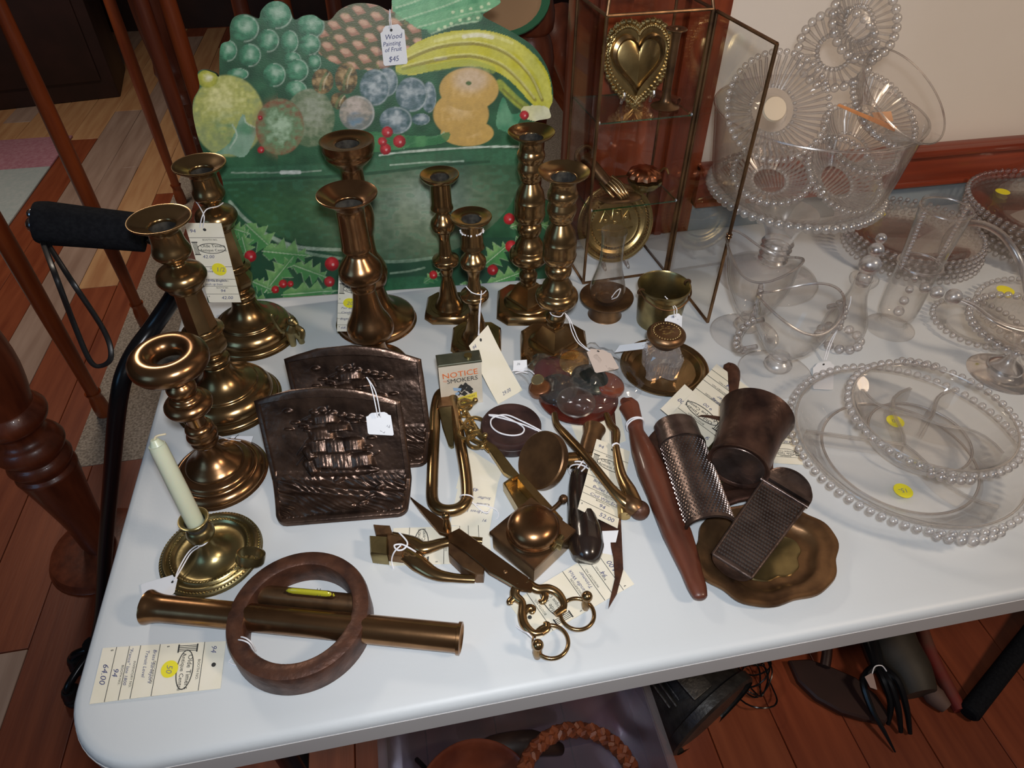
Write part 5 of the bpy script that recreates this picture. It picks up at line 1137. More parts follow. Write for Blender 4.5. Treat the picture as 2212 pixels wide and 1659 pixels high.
ORNG = pm('orange_print', (.72, .16, .03), .5); YELP = pm('yellow_print', (.75, .60, .06), .5); BLUP = pm('pale_blue_print', (.28, .42, .62), .5)
b = NB(); tc.write(b, 'NOTICE', .07, .285, .235, 0, .98, .05); tc.write(b, 'TO', .08, .37, .085, 0, .8); part('notice_lettering', b, ORNG, mt, flat=True)
b = NB(); tc.write(b, 'SMOKERS', .17, .410, .185, 0, .93, .03)
for p in ((.50, .56, .10), (.60, .50, .07), (.68, .60, .09), (.43, .68, .06), (.56, .70, .07), (.72, .68, .05)):
    q = [tc.at(p[0] + p[2] * math.cos(a) * (1 + .3 * math.sin(3 * a)), p[1] + p[2] * .8 * math.sin(a) * (1 + .3 * math.cos(4 * a)), .0003) for a in [2 * PI * k / 12 for k in range(12)]]; b.faces.new([b.verts.new(v) for v in q])
part('cartoon_and_lettering', b, INK, mt, flat=True)
b = NB()
for q in ([(.28, .82), (.86, .70), (.87, .93), (.30, .99)],): b.faces.new([b.verts.new(tc.at(u, v, .0004)) for u, v in q])
part('yellow_banner', b, YELP, mt, flat=True)
b = NB()
for q in ([(.30, .52), (.50, .56), (.48, .62), (.32, .60)], [(.34, .66), (.44, .64), (.44, .70), (.36, .72)]): b.faces.new([b.verts.new(tc.at(u, v, .0005)) for u, v in q])
part('blue_patch', b, BLUP, mt, flat=True)
b = NB()
tc2 = Card(F_bl + up * .985 + fo * 2.5, F_br + up * .985 + fo * 2.5, F_bl + fo * 2.5, F_br + fo * 2.5)
tc2.write(b, 'IF YOU MUST', .38, .835, .078, 0, .95, .10); tc2.write(b, 'SMOKE', .33, .965, .14, 0, .95, .10); part('banner_lettering', b, INK, mt, flat=True)

# ---- little brass figure
fg = thing('tiny_brass_figurine', 'tiny worn brass figurine standing behind the rear bookend', 'figurine', (-0.1636,0.8041,0.74))
b = NB(); fb = Vector((-0.1636,0.8041,0.74))
tube(b, [fb + V(-.004, 0, 0), fb + V(-.004, 0, .015), fb + V(-.002, 0, .028), fb + V(.002, 0, .038)], [.0045, .0065, .0100, .0060], 12, 4)
tube(b, [fb + V(.008, .004, 0), fb + V(.007, .002, .012), fb + V(.002, 0, .026)], [.0045, .0050, .0075], 10, 4)
part('body', b, BRASS_G, fg)
b = NB(); sphere(b, fb + V(.003, -.001, .044), .0068, 14, 9, (1, 1, 1.1)); tube(b, [fb + V(.006, -.004, .044), fb + V(.010, -.007, .041)], [.004, .0022], 8, 2); part('head', b, BRASS_G, fg)
b = NB(); tube(b, [fb + V(-.005, 0, .030), fb + V(-.014, -.004, .030), fb + V(-.020, 0, .044), fb + V(-.022, 0, .055)], [.0035, .003, .0028, .0020], 8, 4); sphere(b, fb + V(-.022, 0, .057), .0030, 8, 6); part('raised_arm', b, BRASS_G, fg)
b = NB(); tube(b, [fb + V(.006, 0, .032), fb + V(.014, -.004, .026), fb + V(.012, -.008, .016)], [.0045, .004, .003], 8, 4); part('lowered_arm', b, BRASS_G, fg)

# ---- glass chimney on a brass cup stand
LB = V(.2995, .7920, TZ)
cl = thing('miniature_hurricane_lamp', 'clear glass chimney on a low brass gallery stand, left of the bucket', 'lamp', LB)
b = NB(); lathe(b, [(0, 0), (.0240, 0), (.0250, .0015), (.0235, .014), (.0230, .0230), (.0300, .0260), (.0390, .0310), (.0402, .0330), (.0395, .0345), (.0300, .0310), (.0200, .0280), (0, .0270)], LB, 48, 2); part('brass_stand', b, BRASS_D, cl)
b = NB(); lathe(b, [(.0125, .0280), (.0150, .0300), (.0160, .0330), (.0110, .0350), (.0100, .0320), (0, .0315)], LB, 32, 2); part('candle_cup', b, BRASS_D, cl)
b = NB(); lathe(b, [(.0230, .0305), (.0262, .040), (.0265, .050), (.0225, .068), (.0180, .085), (.0162, .105), (.0166, .130), (.0185, .143), (.0178, .143), (.0158, .130), (.0154, .105), (.0172, .085), (.0217, .068), (.0257, .050), (.0254, .040), (.0224, .0310)], LB, 44, 2); part('glass_chimney', b, GLASS, cl)
b = NB(); tube(b, [LB + V(.004, -.012, .036), LB + V(.010, -.018, .044), LB + V(.014, -.016, .056), LB + V(.008, -.014, .050), LB + V(.003, -.013, .040)], .0009, 6, 5); part('string', b, STRING, cl)

# ---- small brass bucket
BB = V(.3740, .7600, TZ)
bk = thing('small_brass_bucket', 'small brass bucket with wire bail handle folded down, right of the glass chimney', 'bucket', BB)
b = NB(); lathe(b, [(0, 0), (.0305, 0), (.0325, .0015), (.0340, .030), (.0365, .0620), (.0385, .0640), (.0388, .0660), (.0372, .0668), (.0352, .0640), (.0330, .030), (.0310, .0040), (0, .0035)], BB, 52, 1); part('bucket_body', b, BRASS_G, bk)
for s, d in ((1, V(.0375, .004, .063)), (-1, V(-.0375, -.006, .063))):
    b = NB(); torus(b, BB + d, .0042, .0017, 18, 8, aim((0, 1, 0))); part('handle_ear', b, BRASS_D, bk)
b = NB(); tube(b, [BB + V(.0395, .004, .064), BB + V(.034, -.020, .058), BB + V(.012, -.0375, .050), BB + V(-.014, -.0380, .050), BB + V(-.034, -.022, .058), BB + V(-.0395, -.006, .064)], .0013, 8, 5); part('bail_handle', b, BRASS_D, bk)

# ---- glass inkwell on a brass tray
IT = V(.3415, .6490, TZ)
it = thing('round_brass_tray', 'round stepped brass tray holding the glass inkwell', 'tray', IT)
b = NB(); lathe(b, [(0, .0005), (.045, .0005), (.052, .004), (.0585, .0075), (.0605, .0085), (.0608, .0100), (.0590, .0108), (.0560, .0095), (.0545, .0102), (.0520, .0085), (.0500, .0088), (.0470, .0060), (.0440, .0030), (0, .0028)], IT, 64, 1); part('tray_body', b, BRASS, it)
IK = Vector((0.3348,0.648,0.7435)); ik = thing('glass_inkwell', 'cut-glass inkwell with embossed round brass lid standing on the brass tray', 'inkwell', IK)
b = NB(); cs_ = []
def cross(r, k, z, rot=.62):
    o = []
    for i in range(32):
        a = 2 * PI * i / 32; w = 1 + k * abs(math.cos(2 * a)) ** 2; o.append(IK + V(r * w * math.cos(a + rot), r * w * math.sin(a + rot), z))
    return o
loft(b, [cross(.0150, .9, 0), cross(.0155, .85, .004), cross(.0190, .55, .016), cross(.0215, .42, .026), cross(.0235, .22, .033), cross(.0220, .15, .040), cross(.0150, .05, .045), cross(.0140, 0, .050)]); 
for v in b.verts: v.co += V(random.uniform(-1, 1), random.uniform(-1, 1), 0) * .0006
INKG = glass('cut_crystal', (.97, .95, .96), refr=.65, gl=.12, rough=.04, haze=.12); part('cut_glass_body', b, INKG, ik, flat=True)
b = NB()
for k in range(40):
    a = .62 + 2 * PI * k / 40; w = 1 + .35 * abs(math.cos(2 * (a - .62))) ** 2; p0 = IK + V(.0205 * w * math.cos(a), .0205 * w * math.sin(a), .012); p1 = IK + V(.0228 * w * math.cos(a), .0228 * w * math.sin(a), .034); tube(b, [p0, p1], .0010, 5, 1)
part('cut_ribs', b, INKG, ik)
b = NB(); lathe(b, [(.0150, .047), (.0170, .049), (.0180, .054), (.0240, .0575), (.0258, .0610), (.0252, .0655), (.0215, .0690), (.0195, .0685), (.0120, .0700), (0, .0706)], IK, 44, 2)
part('brass_lid', b, BRASS_D, ik)
b = NB()
for k in range(30):
    a = 2 * PI * k / 30; sphere(b, IK + V(.0175 * math.cos(a), .0175 * math.sin(a), .0692), .0015, 6, 4, (1, 1, .6))
for k in range(14):
    a = 2 * PI * k / 14 + random.random() * .3; r_ = .004 + .007 * random.random(); sphere(b, IK + V(r_ * math.cos(a), r_ * math.sin(a), .0702), .0018, 6, 4, (1.3, .8, .6))
part('embossed_wreath', b, BRASS_Y, ik)
# ================================================================== GLASS CABINET
CZ = .395
cfl, cfr, cbr, cbl = V(.289, .877, TZ), V(.432, .884, TZ), V(.424, .985, TZ), V(.281, .985, TZ)
cab = thing('brass_framed_glass_cabinet', 'brass-framed glass display cabinet with door standing open, in front of the wood casing', 'display cabinet', (cfl + cbr) / 2)
upz = V(0, 0, CZ); pst = [cfl, cfr, cbr, cbl]
FRM = BRASS_D
for p, r in zip(pst, (.0024, .0034, .0022, .0022)):
    b = NB(); tube(b, [p + V(0, 0, .0015), p + upz], r, 8, 1); part('corner_post', b, FRM, cab)
for z in (.0025, CZ):
    for i in range(4):
        b = NB(); tube(b, [pst[i] + V(0, 0, z), pst[(i + 1) % 4] + V(0, 0, z)], .0022, 8, 1); part('frame_bar', b, FRM, cab)
r0 = (cfl + cbl) / 2 + V(.035, 0, CZ + .17); r1 = (cfr + cbr) / 2 + V(-.035, 0, CZ + .17)
for a, c_ in ((cfl + upz, r0), (cbl + upz, r0), (cfr + upz, r1), (cbr + upz, r1), (r0, r1)):
    b = NB(); tube(b, [a, c_], .0022, 8, 1); part('roof_bar', b, FRM, cab)
def pane(name, pts, m, parent, th=.0015):
    b = NB(); n = (Vector(pts[1]) - Vector(pts[0])).cross(Vector(pts[2]) - Vector(pts[1])).normalized(); slab(b, pts, th, n); return part(name, b, m, parent, flat=True)
for i in (1, 2, 3):
    a, c_ = pst[i], pst[(i + 1) % 4]; pane('glass_pane', [a + V(0, 0, .004), c_ + V(0, 0, .004), c_ + upz, a + upz], GLASSP, cab)
pane('roof_pane', [cfl + upz, cfr + upz, r1, r0], GLASSP, cab); pane('roof_pane', [cbr + upz, cbl + upz, r0, r1], GLASSP, cab)
SH = [.131, .262]
for z in SH:
    k = [p.lerp((cfl + cbr) / 2, .03) + V(0, 0, z) for p in pst]
    sh = pane('glass_shelf', k, GLASSP, cab, .003)
    b = NB()
    for i in (0, 1, 2, 3): tube(b, [k[i] - V(0, 0, .0015), k[(i + 1) % 4] - V(0, 0, .0015)], .0012, 6, 1)
    part('green_edge', b, GLASSE, sh, 'green polished edge')
    for p in (k[0], k[1]):
        b = NB(); sphere(b, p, .0030, 8, 6); part('shelf_clip', b, pm('clip_tin', (.5, .5, .52), .4, .8) if 'clip_tin' not in MATS else MATS['clip_tin'], cab)
dp = V(.445, .739, TZ); d0 = cfr + V(.004, -.003, .004); d1 = dp + V(0, 0, .004); dz = V(0, 0, CZ - .006)
b = NB(); tube(b, [d0, d1], .0023, 8, 1); tube(b, [d0 + dz, d1 + dz], .0023, 8, 1); tube(b, [d0, d0 + dz], .0020, 8, 1); tube(b, [d1, d1 + dz], .0025, 8, 1); dr = part('open_door_frame', b, FRM, cab)
pane('door_pane', [d0, d1, d1 + dz, d0 + dz], GLASSP, dr)
b = NB(); torus(b, d1 + V(0, 0, .145), .0032, .0010, 14, 6); torus(b, d1 + V(0, 0, .149), .0032, .0010, 14, 6); part('wire_catch', b, BRASS_R, dr)

# heart plaque on the upper shelf
HP = Vector((0.3644,0.955,1.0534)); HZ = TZ + SH[1]
hp = thing('heart_shaped_brass_plaque', 'heart-shaped yellow brass plaque with lacy edge on the upper cabinet shelf', 'plaque', (HP.x, .95, HZ))
th_ = math.radians(10); hx, hy, hn_ = V(1, 0, 0), V(0, math.sin(th_), math.cos(th_)), V(0, -math.cos(th_), math.sin(th_))
def heart(k, z, wob=0.0, c=HP, n=64, sc=.0041, rd=0.0):
    o = []
    for i in range(n):
        t = 2 * PI * i / n; x = 16 * math.sin(t) ** 3; y = 13 * math.cos(t) - 5 * math.cos(2 * t) - 2 * math.cos(3 * t) - math.cos(4 * t)
        rr_ = math.hypot(x, y + 1.5) + 1e-6; x, y = x * (1 - rd) + 14.5 * x / rr_ * rd, (y + 1.5) * (1 - rd) + 15.5 * (y + 1.5) / rr_ * rd - 1.5
        w = k * (1 + wob * math.sin(26 * t)); o.append(c + hx * (x * w * sc * .86) + hy * ((y + 1.5) * w * sc * .98) + hn_ * z)
    return o
b = NB(); loft(b, [heart(.92, 0, .03, rd=.55), heart(.92, .004, .03, rd=.55), heart(.78, .006, .02, rd=.35), heart(.66, .004)], True, True, True); part('lacy_border', b, BRASS_Y, hp)
b = NB(); loft(b, [heart(.70, .003), heart(.68, .009), heart(.60, .011), heart(.54, .007)], True, True, True); part('raised_frame', b, BRASS, hp)
b = NB(); loft(b, [heart(.56, .006), heart(.55, .0078), heart(.50, .0088), heart(.1, .0100)], True, True, True); part('polished_centre', b, BRASS_Y, hp)
b = NB()
for i, p in enumerate(heart(.94, .003, .0, HP, 110, rd=.55)): sphere(b, p, .0028 + .0010 * (i % 3), 6, 5)
for i, p in enumerate(heart(.84, .006, .0, HP, 90, rd=.45)): sphere(b, p, .0024, 6, 4)
part('beaded_lace', b, BRASS_Y, hp)
acr = thing('clear_acrylic_easel', 'clear acrylic easel holding up the heart plaque', 'easel', (HP.x, .945, HZ))
for s in (-1, 1):
    b = NB(); x = HP.x + .022 * s; tube(b, [(x, .930, HZ + .020), (x, .928, HZ + .012), (x, .936, HZ + .010), (x, .948, HZ + .012), (x, .960, HZ + .045)], .0022, 8, 4); tube(b, [(x, .936, HZ + .010), (x, .940, HZ + .0015)], .0022, 8, 1); part('easel_arm', b, GLASSB, acr)
b = NB(); tube(b, [(HP.x - .024, .950, HZ + .012), (HP.x + .024, .950, HZ + .012)], .002, 8, 1); part('cross_bar', b, GLASSB, acr)
# bud vase
vp = V(.402, .920, HZ); bv = thing('trumpet_foot_brass_bud_vase', 'slender dark brass bud vase with flared foot beside the heart plaque', 'vase', vp)
b = NB(); lathe(b, [(0, 0), (.0190, 0), (.0195, .0015), (.0170, .003), (.0090, .007), (.0065, .014), (.0055, .030), (.0062, .070), (.0068, .096), (.0100, .100), (.0140, .1010), (.0142, .1025), (.0110, .1035), (.0060, .1020), (.0050, .098)], vp, 36, 2); part('vase_body', b, BRASS_D, bv)
b = NB(); t0 = V(.395, .965, HZ + .0065); t1 = V(.421, .918, HZ + .0065); along(b, t0, t1 - t0, [(.0042, 0), (.0060, 0), (.0062, (t1 - t0).length), (.0045, (t1 - t0).length), (.0042, 0)], 20, 1); single('small_copper_tube', b, pm('dull_copper', (.25, .09, .05), .45, .8), 'small dull copper tube lying at the right front of the upper shelf', 'tube', t1)
# hand clip on the lower shelf
hz = TZ + SH[0]
hc = thing('brass_hand_clip', 'dark brass clip shaped as a ruffled-cuff hand on the lower cabinet shelf', 'paper clip', (.325, .925, hz))
b = NB(); tube(b, [(.298, .950, hz + .052), (.306, .938, hz + .046), (.316, .925, hz + .034), (.326, .912, hz + .024)], [.010, .008, .0095, .009], 14, 4, .8); part('wrist_and_palm', b, BRASS_D, hc)
for k in range(4):
    b = NB(); o_ = .0055 * k; tube(b, [(.318 + o_, .916 + o_ * .5, hz + .029), (.328 + o_ * 1.1, .905 + o_ * .5, hz + .022), (.338 + o_ * .9, .896 + o_ * .4, hz + .012), (.343 + o_ * .8, .892 + o_ * .4, hz + .006)], [.0036, .0034, .0030, .0022], 10, 4); part('finger', b, BRASS, hc)
b = NB(); tube(b, [(.314, .914, hz + .026), (.322, .901, hz + .018), (.330, .893, hz + .010)], [.0036, .0034, .0024], 10, 4); part('thumb', b, BRASS, hc)
b = NB()
for i in range(34):
    a = 2 * PI * i / 34; sphere(b, V(.296, .952, hz + .054) + V(math.cos(a) * .014, math.cos(a) * .008 + math.sin(a) * .004, math.sin(a) * .011), .0036, 6, 5)
part('ruffled_cuff', b, BRASS_D, hc)
b = NB(); loft(b, [[V(.345 + .034 * math.cos(a) * k, .905 + .016 * math.sin(a) * k, hz + z) for a in [2 * PI * i / 30 for i in range(30)]] for k, z in ((1, .0005), (1.02, .003), (.9, .005), (.3, .006))]); part('clip_plate', b, BRASS_D, hc)
sp = thing('scalloped_copper_purse', 'small coppery shell-shaped dish with ribbed lid on the lower shelf', 'dish', (.392, .93, hz))
b = NB(); lathe(b, [(0, .0005), (.014, .0005), (.024, .010), (.026, .016), (.0245, .016), (.013, .004), (0, .003)], (.392, .930, hz), 40, 2, None, 0.0, lambda a, z: 1 + .05 * math.cos(11 * a)); part('shell_bowl', b, BRASS_G, sp)
b = NB(); lathe(b, [(.026, .016), (.022, .024), (.012, .029), (0, .030)], (.392, .936, hz + .004), 44, 2, None, 0.0, lambda a, z: 1 + .07 * math.cos(11 * a)); part('ribbed_lid', b, pm('bright_copper', (.45, .17, .08), .3, 1.0), sp, 'coppery ribbed lid')
b = NB(); tube(b, [(.414, .945, hz + .012), (.424, .935, hz + .030), (.428, .925, hz + .024)], .0016, 8, 4); part('wire_handle', b, BRASS_Y, sp)
# round embossed plate at the bottom
PC = Vector((0.3545,0.94,0.8098)); pn = V(0, -math.cos(.3), math.sin(.3))
rp = thing('embossed_round_brass_plate', 'round embossed golden brass plate propped up in the bottom of the cabinet', 'plate', (PC.x, .95, TZ))
Mp = aim(pn)
b = NB(); lathe(b, [(0, 0), (.058, 0), (.0635, .003), (.0645, .0045), (.0620, .0055), (.058, .0045), (.050, .0050), (.046, .0030), (.042, .0020), (.039, .0040), (.036, .0020), (.0, .0015)], PC, 64, 2, Mp); part('plate_body', b, BRASS_Y, rp)
b = NB()
for i in range(70):
    a = 2 * PI * i / 70; sphere(b, PC + Mp @ V(.0555 * math.cos(a), .0555 * math.sin(a), .005), .0024, 6, 4)
for i in range(48):
    a = 2 * PI * i / 48; sphere(b, PC + Mp @ V(.0405 * math.cos(a), .0405 * math.sin(a), .004), .0014, 6, 4)
part('embossed_border', b, BRASS, rp)
b = NB()
Mi = Mp; L_ = lambda x, y: PC + Vector((1, 0, 0)) * x + (V(0, math.sin(.3), math.cos(.3))) * y + pn * .0028
for pts in (((-.026, .004), (-.018, .022), (-.006, .008)), ((-.006, .008), (-.004, .024), (.010, .022), (.012, .006)), ((.012, .006), (.022, .020), (.026, .004)), ((-.030, -.008), (0, -.014), (.030, -.008))):
    tube(b, [L_(*p) for p in pts], .0014, 8, 1)
for p in ((-.016, .006), (.004, .016), (.018, .008), (.0, .002)): sphere(b, L_(*p), .0040, 10, 6, (1, .6, 1))
part('embossed_figures', b, BRASS_Y, rp)
b = NB(); tube(b, [(PC.x - .02, .915, TZ + .012), (PC.x - .02, .905, TZ + .004), (PC.x - .02, .925, TZ + .002), (PC.x - .02, .965, TZ + .002)], .0022, 8, 3); tube(b, [(PC.x + .02, .915, TZ + .012), (PC.x + .02, .905, TZ + .004), (PC.x + .02, .925, TZ + .002), (PC.x + .02, .965, TZ + .002)], .0022, 8, 3)
single('clear_plate_stand', b, GLASSB, 'clear stand under the golden round plate in the cabinet', 'plate stand', (PC.x, .93, TZ))

# ================================================================== PRESSED GLASS
def beads(bm, c, R_, r, n, M=None, z=0.0, a0=0.0, a1=2 * PI, sc=(1, 1, 1), u=10, v=7):
    for i in range(n):
        a = a0 + (a1 - a0) * i / (n if abs(a1 - a0 - 2 * PI) < 1e-6 else n - 1); p = V(R_ * math.cos(a), R_ * math.sin(a), z)
        sphere(bm, (M @ p if M is not None else p) + Vector(c), r, u, v, sc)
def sticker(parent, c, r, txt, n=V(0, 0, 1), rz=0.0):
    M = aim(n) @ Matrix.Rotation(rz, 3, 'Z'); c = Vector(c)
    b = NB(); loft(b, [[c + M @ V(r * math.cos(2 * PI * i / 30), r * math.sin(2 * PI * i / 30), z) for i in range(30)] for z in (0, .0003)]); st = part('round_sticker', b, YEL, parent, 'yellow round price sticker', flat=True)
    if txt:
        b = NB(); vs, fs = text_geo(txt); w = max(x for x, y in vs); out = [b.verts.new(c + M @ V((x - w / 2) * r * .8, (y - .35) * r * .8, .0005)) for x, y in vs]
        for f in fs: b.faces.new([out[i] for i in f])
        part('sticker_price', b, PENC, st, flat=True)
CAMR = V(.982, .126, .0)
def plate_g(name, label, c, R_, n, br, depth=.018, M=None, group=None, cat='plate', ribs=0, mat=None):
    t = thing(name, label, cat, c, group)
    b = NB(); fn = (lambda a, z: 1 + .012 * math.cos(ribs * a)) if ribs else None
    lathe(b, [(0, .001), (R_ * .55, .001), (R_ * .60, .0), (R_ * .64, .002), (R_ * .82, depth * .7), (R_ * .96, depth), (R_ * .97, depth + .002), (R_ * .82, depth * .7 + .003), (R_ * .64, .005), (R_ * .55, .004), (0, .004)], c, 72, 1, M, 0.0, fn); part('glass_body', b, mat or GLASS, t)
    b = NB(); beads(b, c, R_, br, n, M, depth + .001); part('beaded_rim', b, GLASSB, t)['kind'] = 'stuff'
    return t
# -- divided dishes at right
def divided(name, label, c, R_, H, n, br, divs, tab, st, base_r, zb=.0):
    t = thing(name, label, 'dish', c)
    b = NB(); lathe(b, [(0, .001), (base_r, .001), (base_r + .002, .0), (base_r + .006, .003), (R_ * .86, H * .72), (R_ * .93, H), (R_ * .965, H + .002), (R_ * .93, H + .004), (R_ * .85, H * .80), (base_r, .006), (base_r - .003, .005), (0, .005)], c, 80, 2); part('glass_body', b, GLASS, t)
    b = NB(); beads(b, c, R_, br, n, None, H + .001); part('beaded_rim', b, GLASSB, t)['kind'] = 'stuff'
    b = NB(); torus(b, Vector(c) + V(0, 0, .005), base_r, .0016, 72, 6); part('base_ring', b, GLASSB, t)
    b = NB(); torus(b, Vector(c) + V(0, 0, H + .003), R_ * .945, .0013, 72, 6); part('inner_rim_line', b, GLASSC, t)
    EDG = NB()
    b = NB()
    for (a, bend) in divs:
        pts = []
        for k in range(9):
            s = k / 8; an = a + bend * math.sin(PI * s); rr_ = (R_ * .84) * s; pts.append(Vector(c) + V(rr_ * math.cos(an), rr_ * math.sin(an), 0))
        L_, R2 = [], []
        for i, p in enumerate(pts):
            d = (pts[min(i + 1, 8)] - pts[max(i - 1, 0)]).normalized(); nn = V(-d.y, d.x, 0); L_.append(p + nn * .0038); R2.append(p - nn * .0038)
        rings = []
        for l_, r_ in zip(L_, R2):
            m = (l_ + r_) / 2; zt = H * .78
            rings.append([l_ + V(0, 0, .004), l_ * .35 + m * .65 + V(0, 0, zt), m + V(0, 0, zt + .001), r_ * .35 + m * .65 + V(0, 0, zt), r_ + V(0, 0, .004)])
        loft(b, rings); tube(EDG, [r_[1] for r_ in rings], .0011, 6, 1); tube(EDG, [r_[3] for r_ in rings], .0011, 6, 1)
    part('dividers', b, GLASS, t)['kind'] = 'stuff'; part('divider_edges', EDG, GLASSC, t)['kind'] = 'stuff'
    if tab:
        b = NB()
        for (a, rr_, r_) in tab: sphere(b, Vector(c) + V((R_ + rr_) * math.cos(a), (R_ + rr_) * math.sin(a), H - .001), r_, 12, 8)
        part('tab_handle', b, GLASSB, t)['kind'] = 'stuff'
    if st: sticker(t, st[0], .0105, st[1], V(0, 0, 1), -.25)
    return t
TR = divided('large_divided_glass_dish', 'large round beaded glass relish dish with curved dividers, nearest the table front', V(.5655, .4440, TZ), .1335, .030, 72, .0048, [(2.75, .0), (-1.15, -.25), (.9, .3)],
             [(-1.95 + .085 * k, .007 - abs(k - 3) * .0012, .0058 - abs(k - 3) * .0004) for k in range(7)], ((0.5369,0.3925,0.746), '15-'), .088)
DS = divided('small_divided_glass_dish', 'smaller deep beaded glass dish with dividers stacked on the larger one', V(.5960, .4560, TZ + .014), .0945, .042, 54, .0046, [(2.2, .3), (-.9, .35), (.55, .2)],
             [(-2.2 + .10 * k, .006 - abs(k - 2) * .001, .0052) for k in range(5)] + [(.9 + .10 * k, .006, .0050) for k in range(5)], ((0.5819,0.4839,0.76), '10'), .058)
# -- footed compote with contents
CB = V(.592, .838, TZ)
cp = thing('beaded_glass_compote', 'large footed glass compote bowl with beaded skirt, piled with small glass dishes', 'compote', CB)
b = NB(); lathe(b, [(0, .004), (.074, .0), (.0785, .0015), (.0780, .004), (.060, .012), (.040, .020), (.026, .028), (.0225, .034)], CB, 72, 2, None, 0, lambda a, z: 1 + (.006 * math.cos(60 * a) if z < .03 else 0)); part('foot', b, GLASS, cp)
b = NB(); lathe(b, [(.0225, .034), (.0235, .038), (.0200, .042), (.0240, .047), (.0205, .052), (.0245, .057), (.0210, .062), (.0250, .067), (.0215, .073), (.024, .085), (.034, .105), (.048, .120)], CB, 48, 2); part('ringed_stem', b, GLASSB, cp)
b = NB(); lathe(b, [(0, .128), (.060, .128), (.105, .150), (.120, .164), (.1265, .190), (.1330, .235), (.1390, .272), (.1405, .2745), (.1390, .2760), (.1360, .272), (.1300, .235), (.1235, .190), (.117, .168), (.100, .154), (.060, .133), (0, .133)], CB, 96, 2); part('bowl', b, GLASS, cp)
b = NB()
for i in range(90):
    a = 2 * PI * i / 90; d = V(math.cos(a), math.sin(a), 0); tube(b, [CB + d * .065 + V(0, 0, .1295), CB + d * .100 + V(0, 0, .147), CB + d * .120 + V(0, 0, .162)], .0016, 5, 1)
part('radial_ribs', b, GLASSC, cp)['kind'] = 'stuff'
b = NB(); beads(b, CB, .1235, .0066, 62, None, .160); part('beaded_skirt', b, GLASSC, cp)['kind'] = 'stuff'
b = NB(); torus(b, CB + V(0, 0, .2745), .1395, .0016, 96, 8); part('rim_line', b, GLASSB, cp)
def ribbed_dish(label, c, R_, n, nrm, nb=40, depth=.03, br=.0045, knob=False, smooth_rim=0.0, group='glass dishes piled in the compote'):
    M = aim(nrm); t = thing('ribbed_glass_dish', label, 'dish', c, group)
    b = NB(); lathe(b, [(0, .0), (R_ * .32, 0), (R_ * .36, -.003), (R_ * .40, .0), (R_ * .70, depth * .35), (R_ * .93, depth), (R_ * .97, depth + .001), (R_ * .70, depth * .35 + .004), (R_ * .38, .004), (0, .004)], c, 72, 1, M, 0, lambda a, z: 1 + .02 * math.cos(nb / 2 * a)); part('glass_body', b, GLASS, t)
    b = NB()
    for i in range(nb):
        a = 2 * PI * i / nb; d = V(math.cos(a), math.sin(a), 0)
        tube(b, [Vector(c) + M @ (d * R_ * .42 + V(0, 0, .004)), Vector(c) + M @ (d * R_ * .70 + V(0, 0, depth * .35 + .005)), Vector(c) + M @ (d * R_ * .92 + V(0, 0, depth + .002))], .0019, 6, 1)
    part('ribs', b, GLASSC, t)['kind'] = 'stuff'
    b = NB(); beads(b, c, R_ * .46, br * .6, 24, M, .005); part('inner_bead_ring', b, GLASSC, t)['kind'] = 'stuff'
    b = NB(); beads(b, c, R_, br, nb, M, depth); part('beaded_rim', b, GLASSC, t)['kind'] = 'stuff'
    if smooth_rim:
        b = NB(); lathe(b, [(R_ * .96, depth), (R_ * smooth_rim, depth + .030), (R_ * smooth_rim + .0015, depth + .0305), (R_ * .98, depth)], c, 72, 1, M); part('clear_collar', b, GLASS, t)
        b = NB(); q = []
        for i in range(73):
            a = 2 * PI * i / 72; q.append(Vector(c) + M @ V(R_ * smooth_rim * math.cos(a), R_ * smooth_rim * math.sin(a), depth + .030))
        tube(b, q, .0013, 6, 1); part('rim_line', b, GLASSB, t)
    if knob:
        b = NB(); lathe(b, [(0, .006), (R_ * .20, .006), (R_ * .24, .010), (R_ * .22, .013), (0, .014)], c, 36, 1, M); part('centre_boss', b, pm('frosted_base', (.62, .50, .36), .5), t, 'tan frosted centre')
    return t
ribbed_dish('ribbed round glass dish facing forward at the left of the compote pile', Vector((0.4967,0.8,1.0329)), .066, 0, (-.10, -.80, .55), 44, .022, .0040, True)
ribbed_dish('ribbed glass dish leaning at the right of the pile under the clear collared bowl', Vector((0.6641,0.84,0.9503)), .060, 0, (.12, -.45, .85), 40, .024, .0042)
ribbed_dish('beaded glass dish standing tilted on top of the pile, upper one', Vector((0.6251,0.86,1.1129)), .0475, 0, (.05, -.85, .55), 26, .016, .0062)
ribbed_dish('beaded glass dish below the topmost one, turned to the left', Vector((0.5967,0.85,1.0834)), .0475, 0, (-.30, -.75, .55), 26, .014, .0058)
ribbed_dish('ribbed glass dish resting low inside the compote at left', Vector((0.5219,0.8,0.9317)), .052, 0, (-.15, -.35, .9), 34, .018, .0052)
ribbed_dish('ribbed glass dish resting low inside the compote at right', Vector((0.6169,0.79,0.928)), .058, 0, (.15, -.55, .8), 38, .022, .0050)
cbw = ribbed_dish('clear collared glass bowl with orange stickers tilted at the right of the pile', Vector((0.6487,0.8,1.009)), .056, 0, (.30, -.50, .80), 38, .022, .0044, False, 1.28)
b = NB(); slab(b, [(0.624,0.772,1.0327), (0.6512,0.772,1.0326), (0.6605,0.772,1.0188), (0.6349,0.772,1.0206)], .0004, V(.3, -.5, .8).normalized()); part('orange_sticker', b, pm('peach_label', (.80, .42, .22), .6), cbw, 'peach paper label')
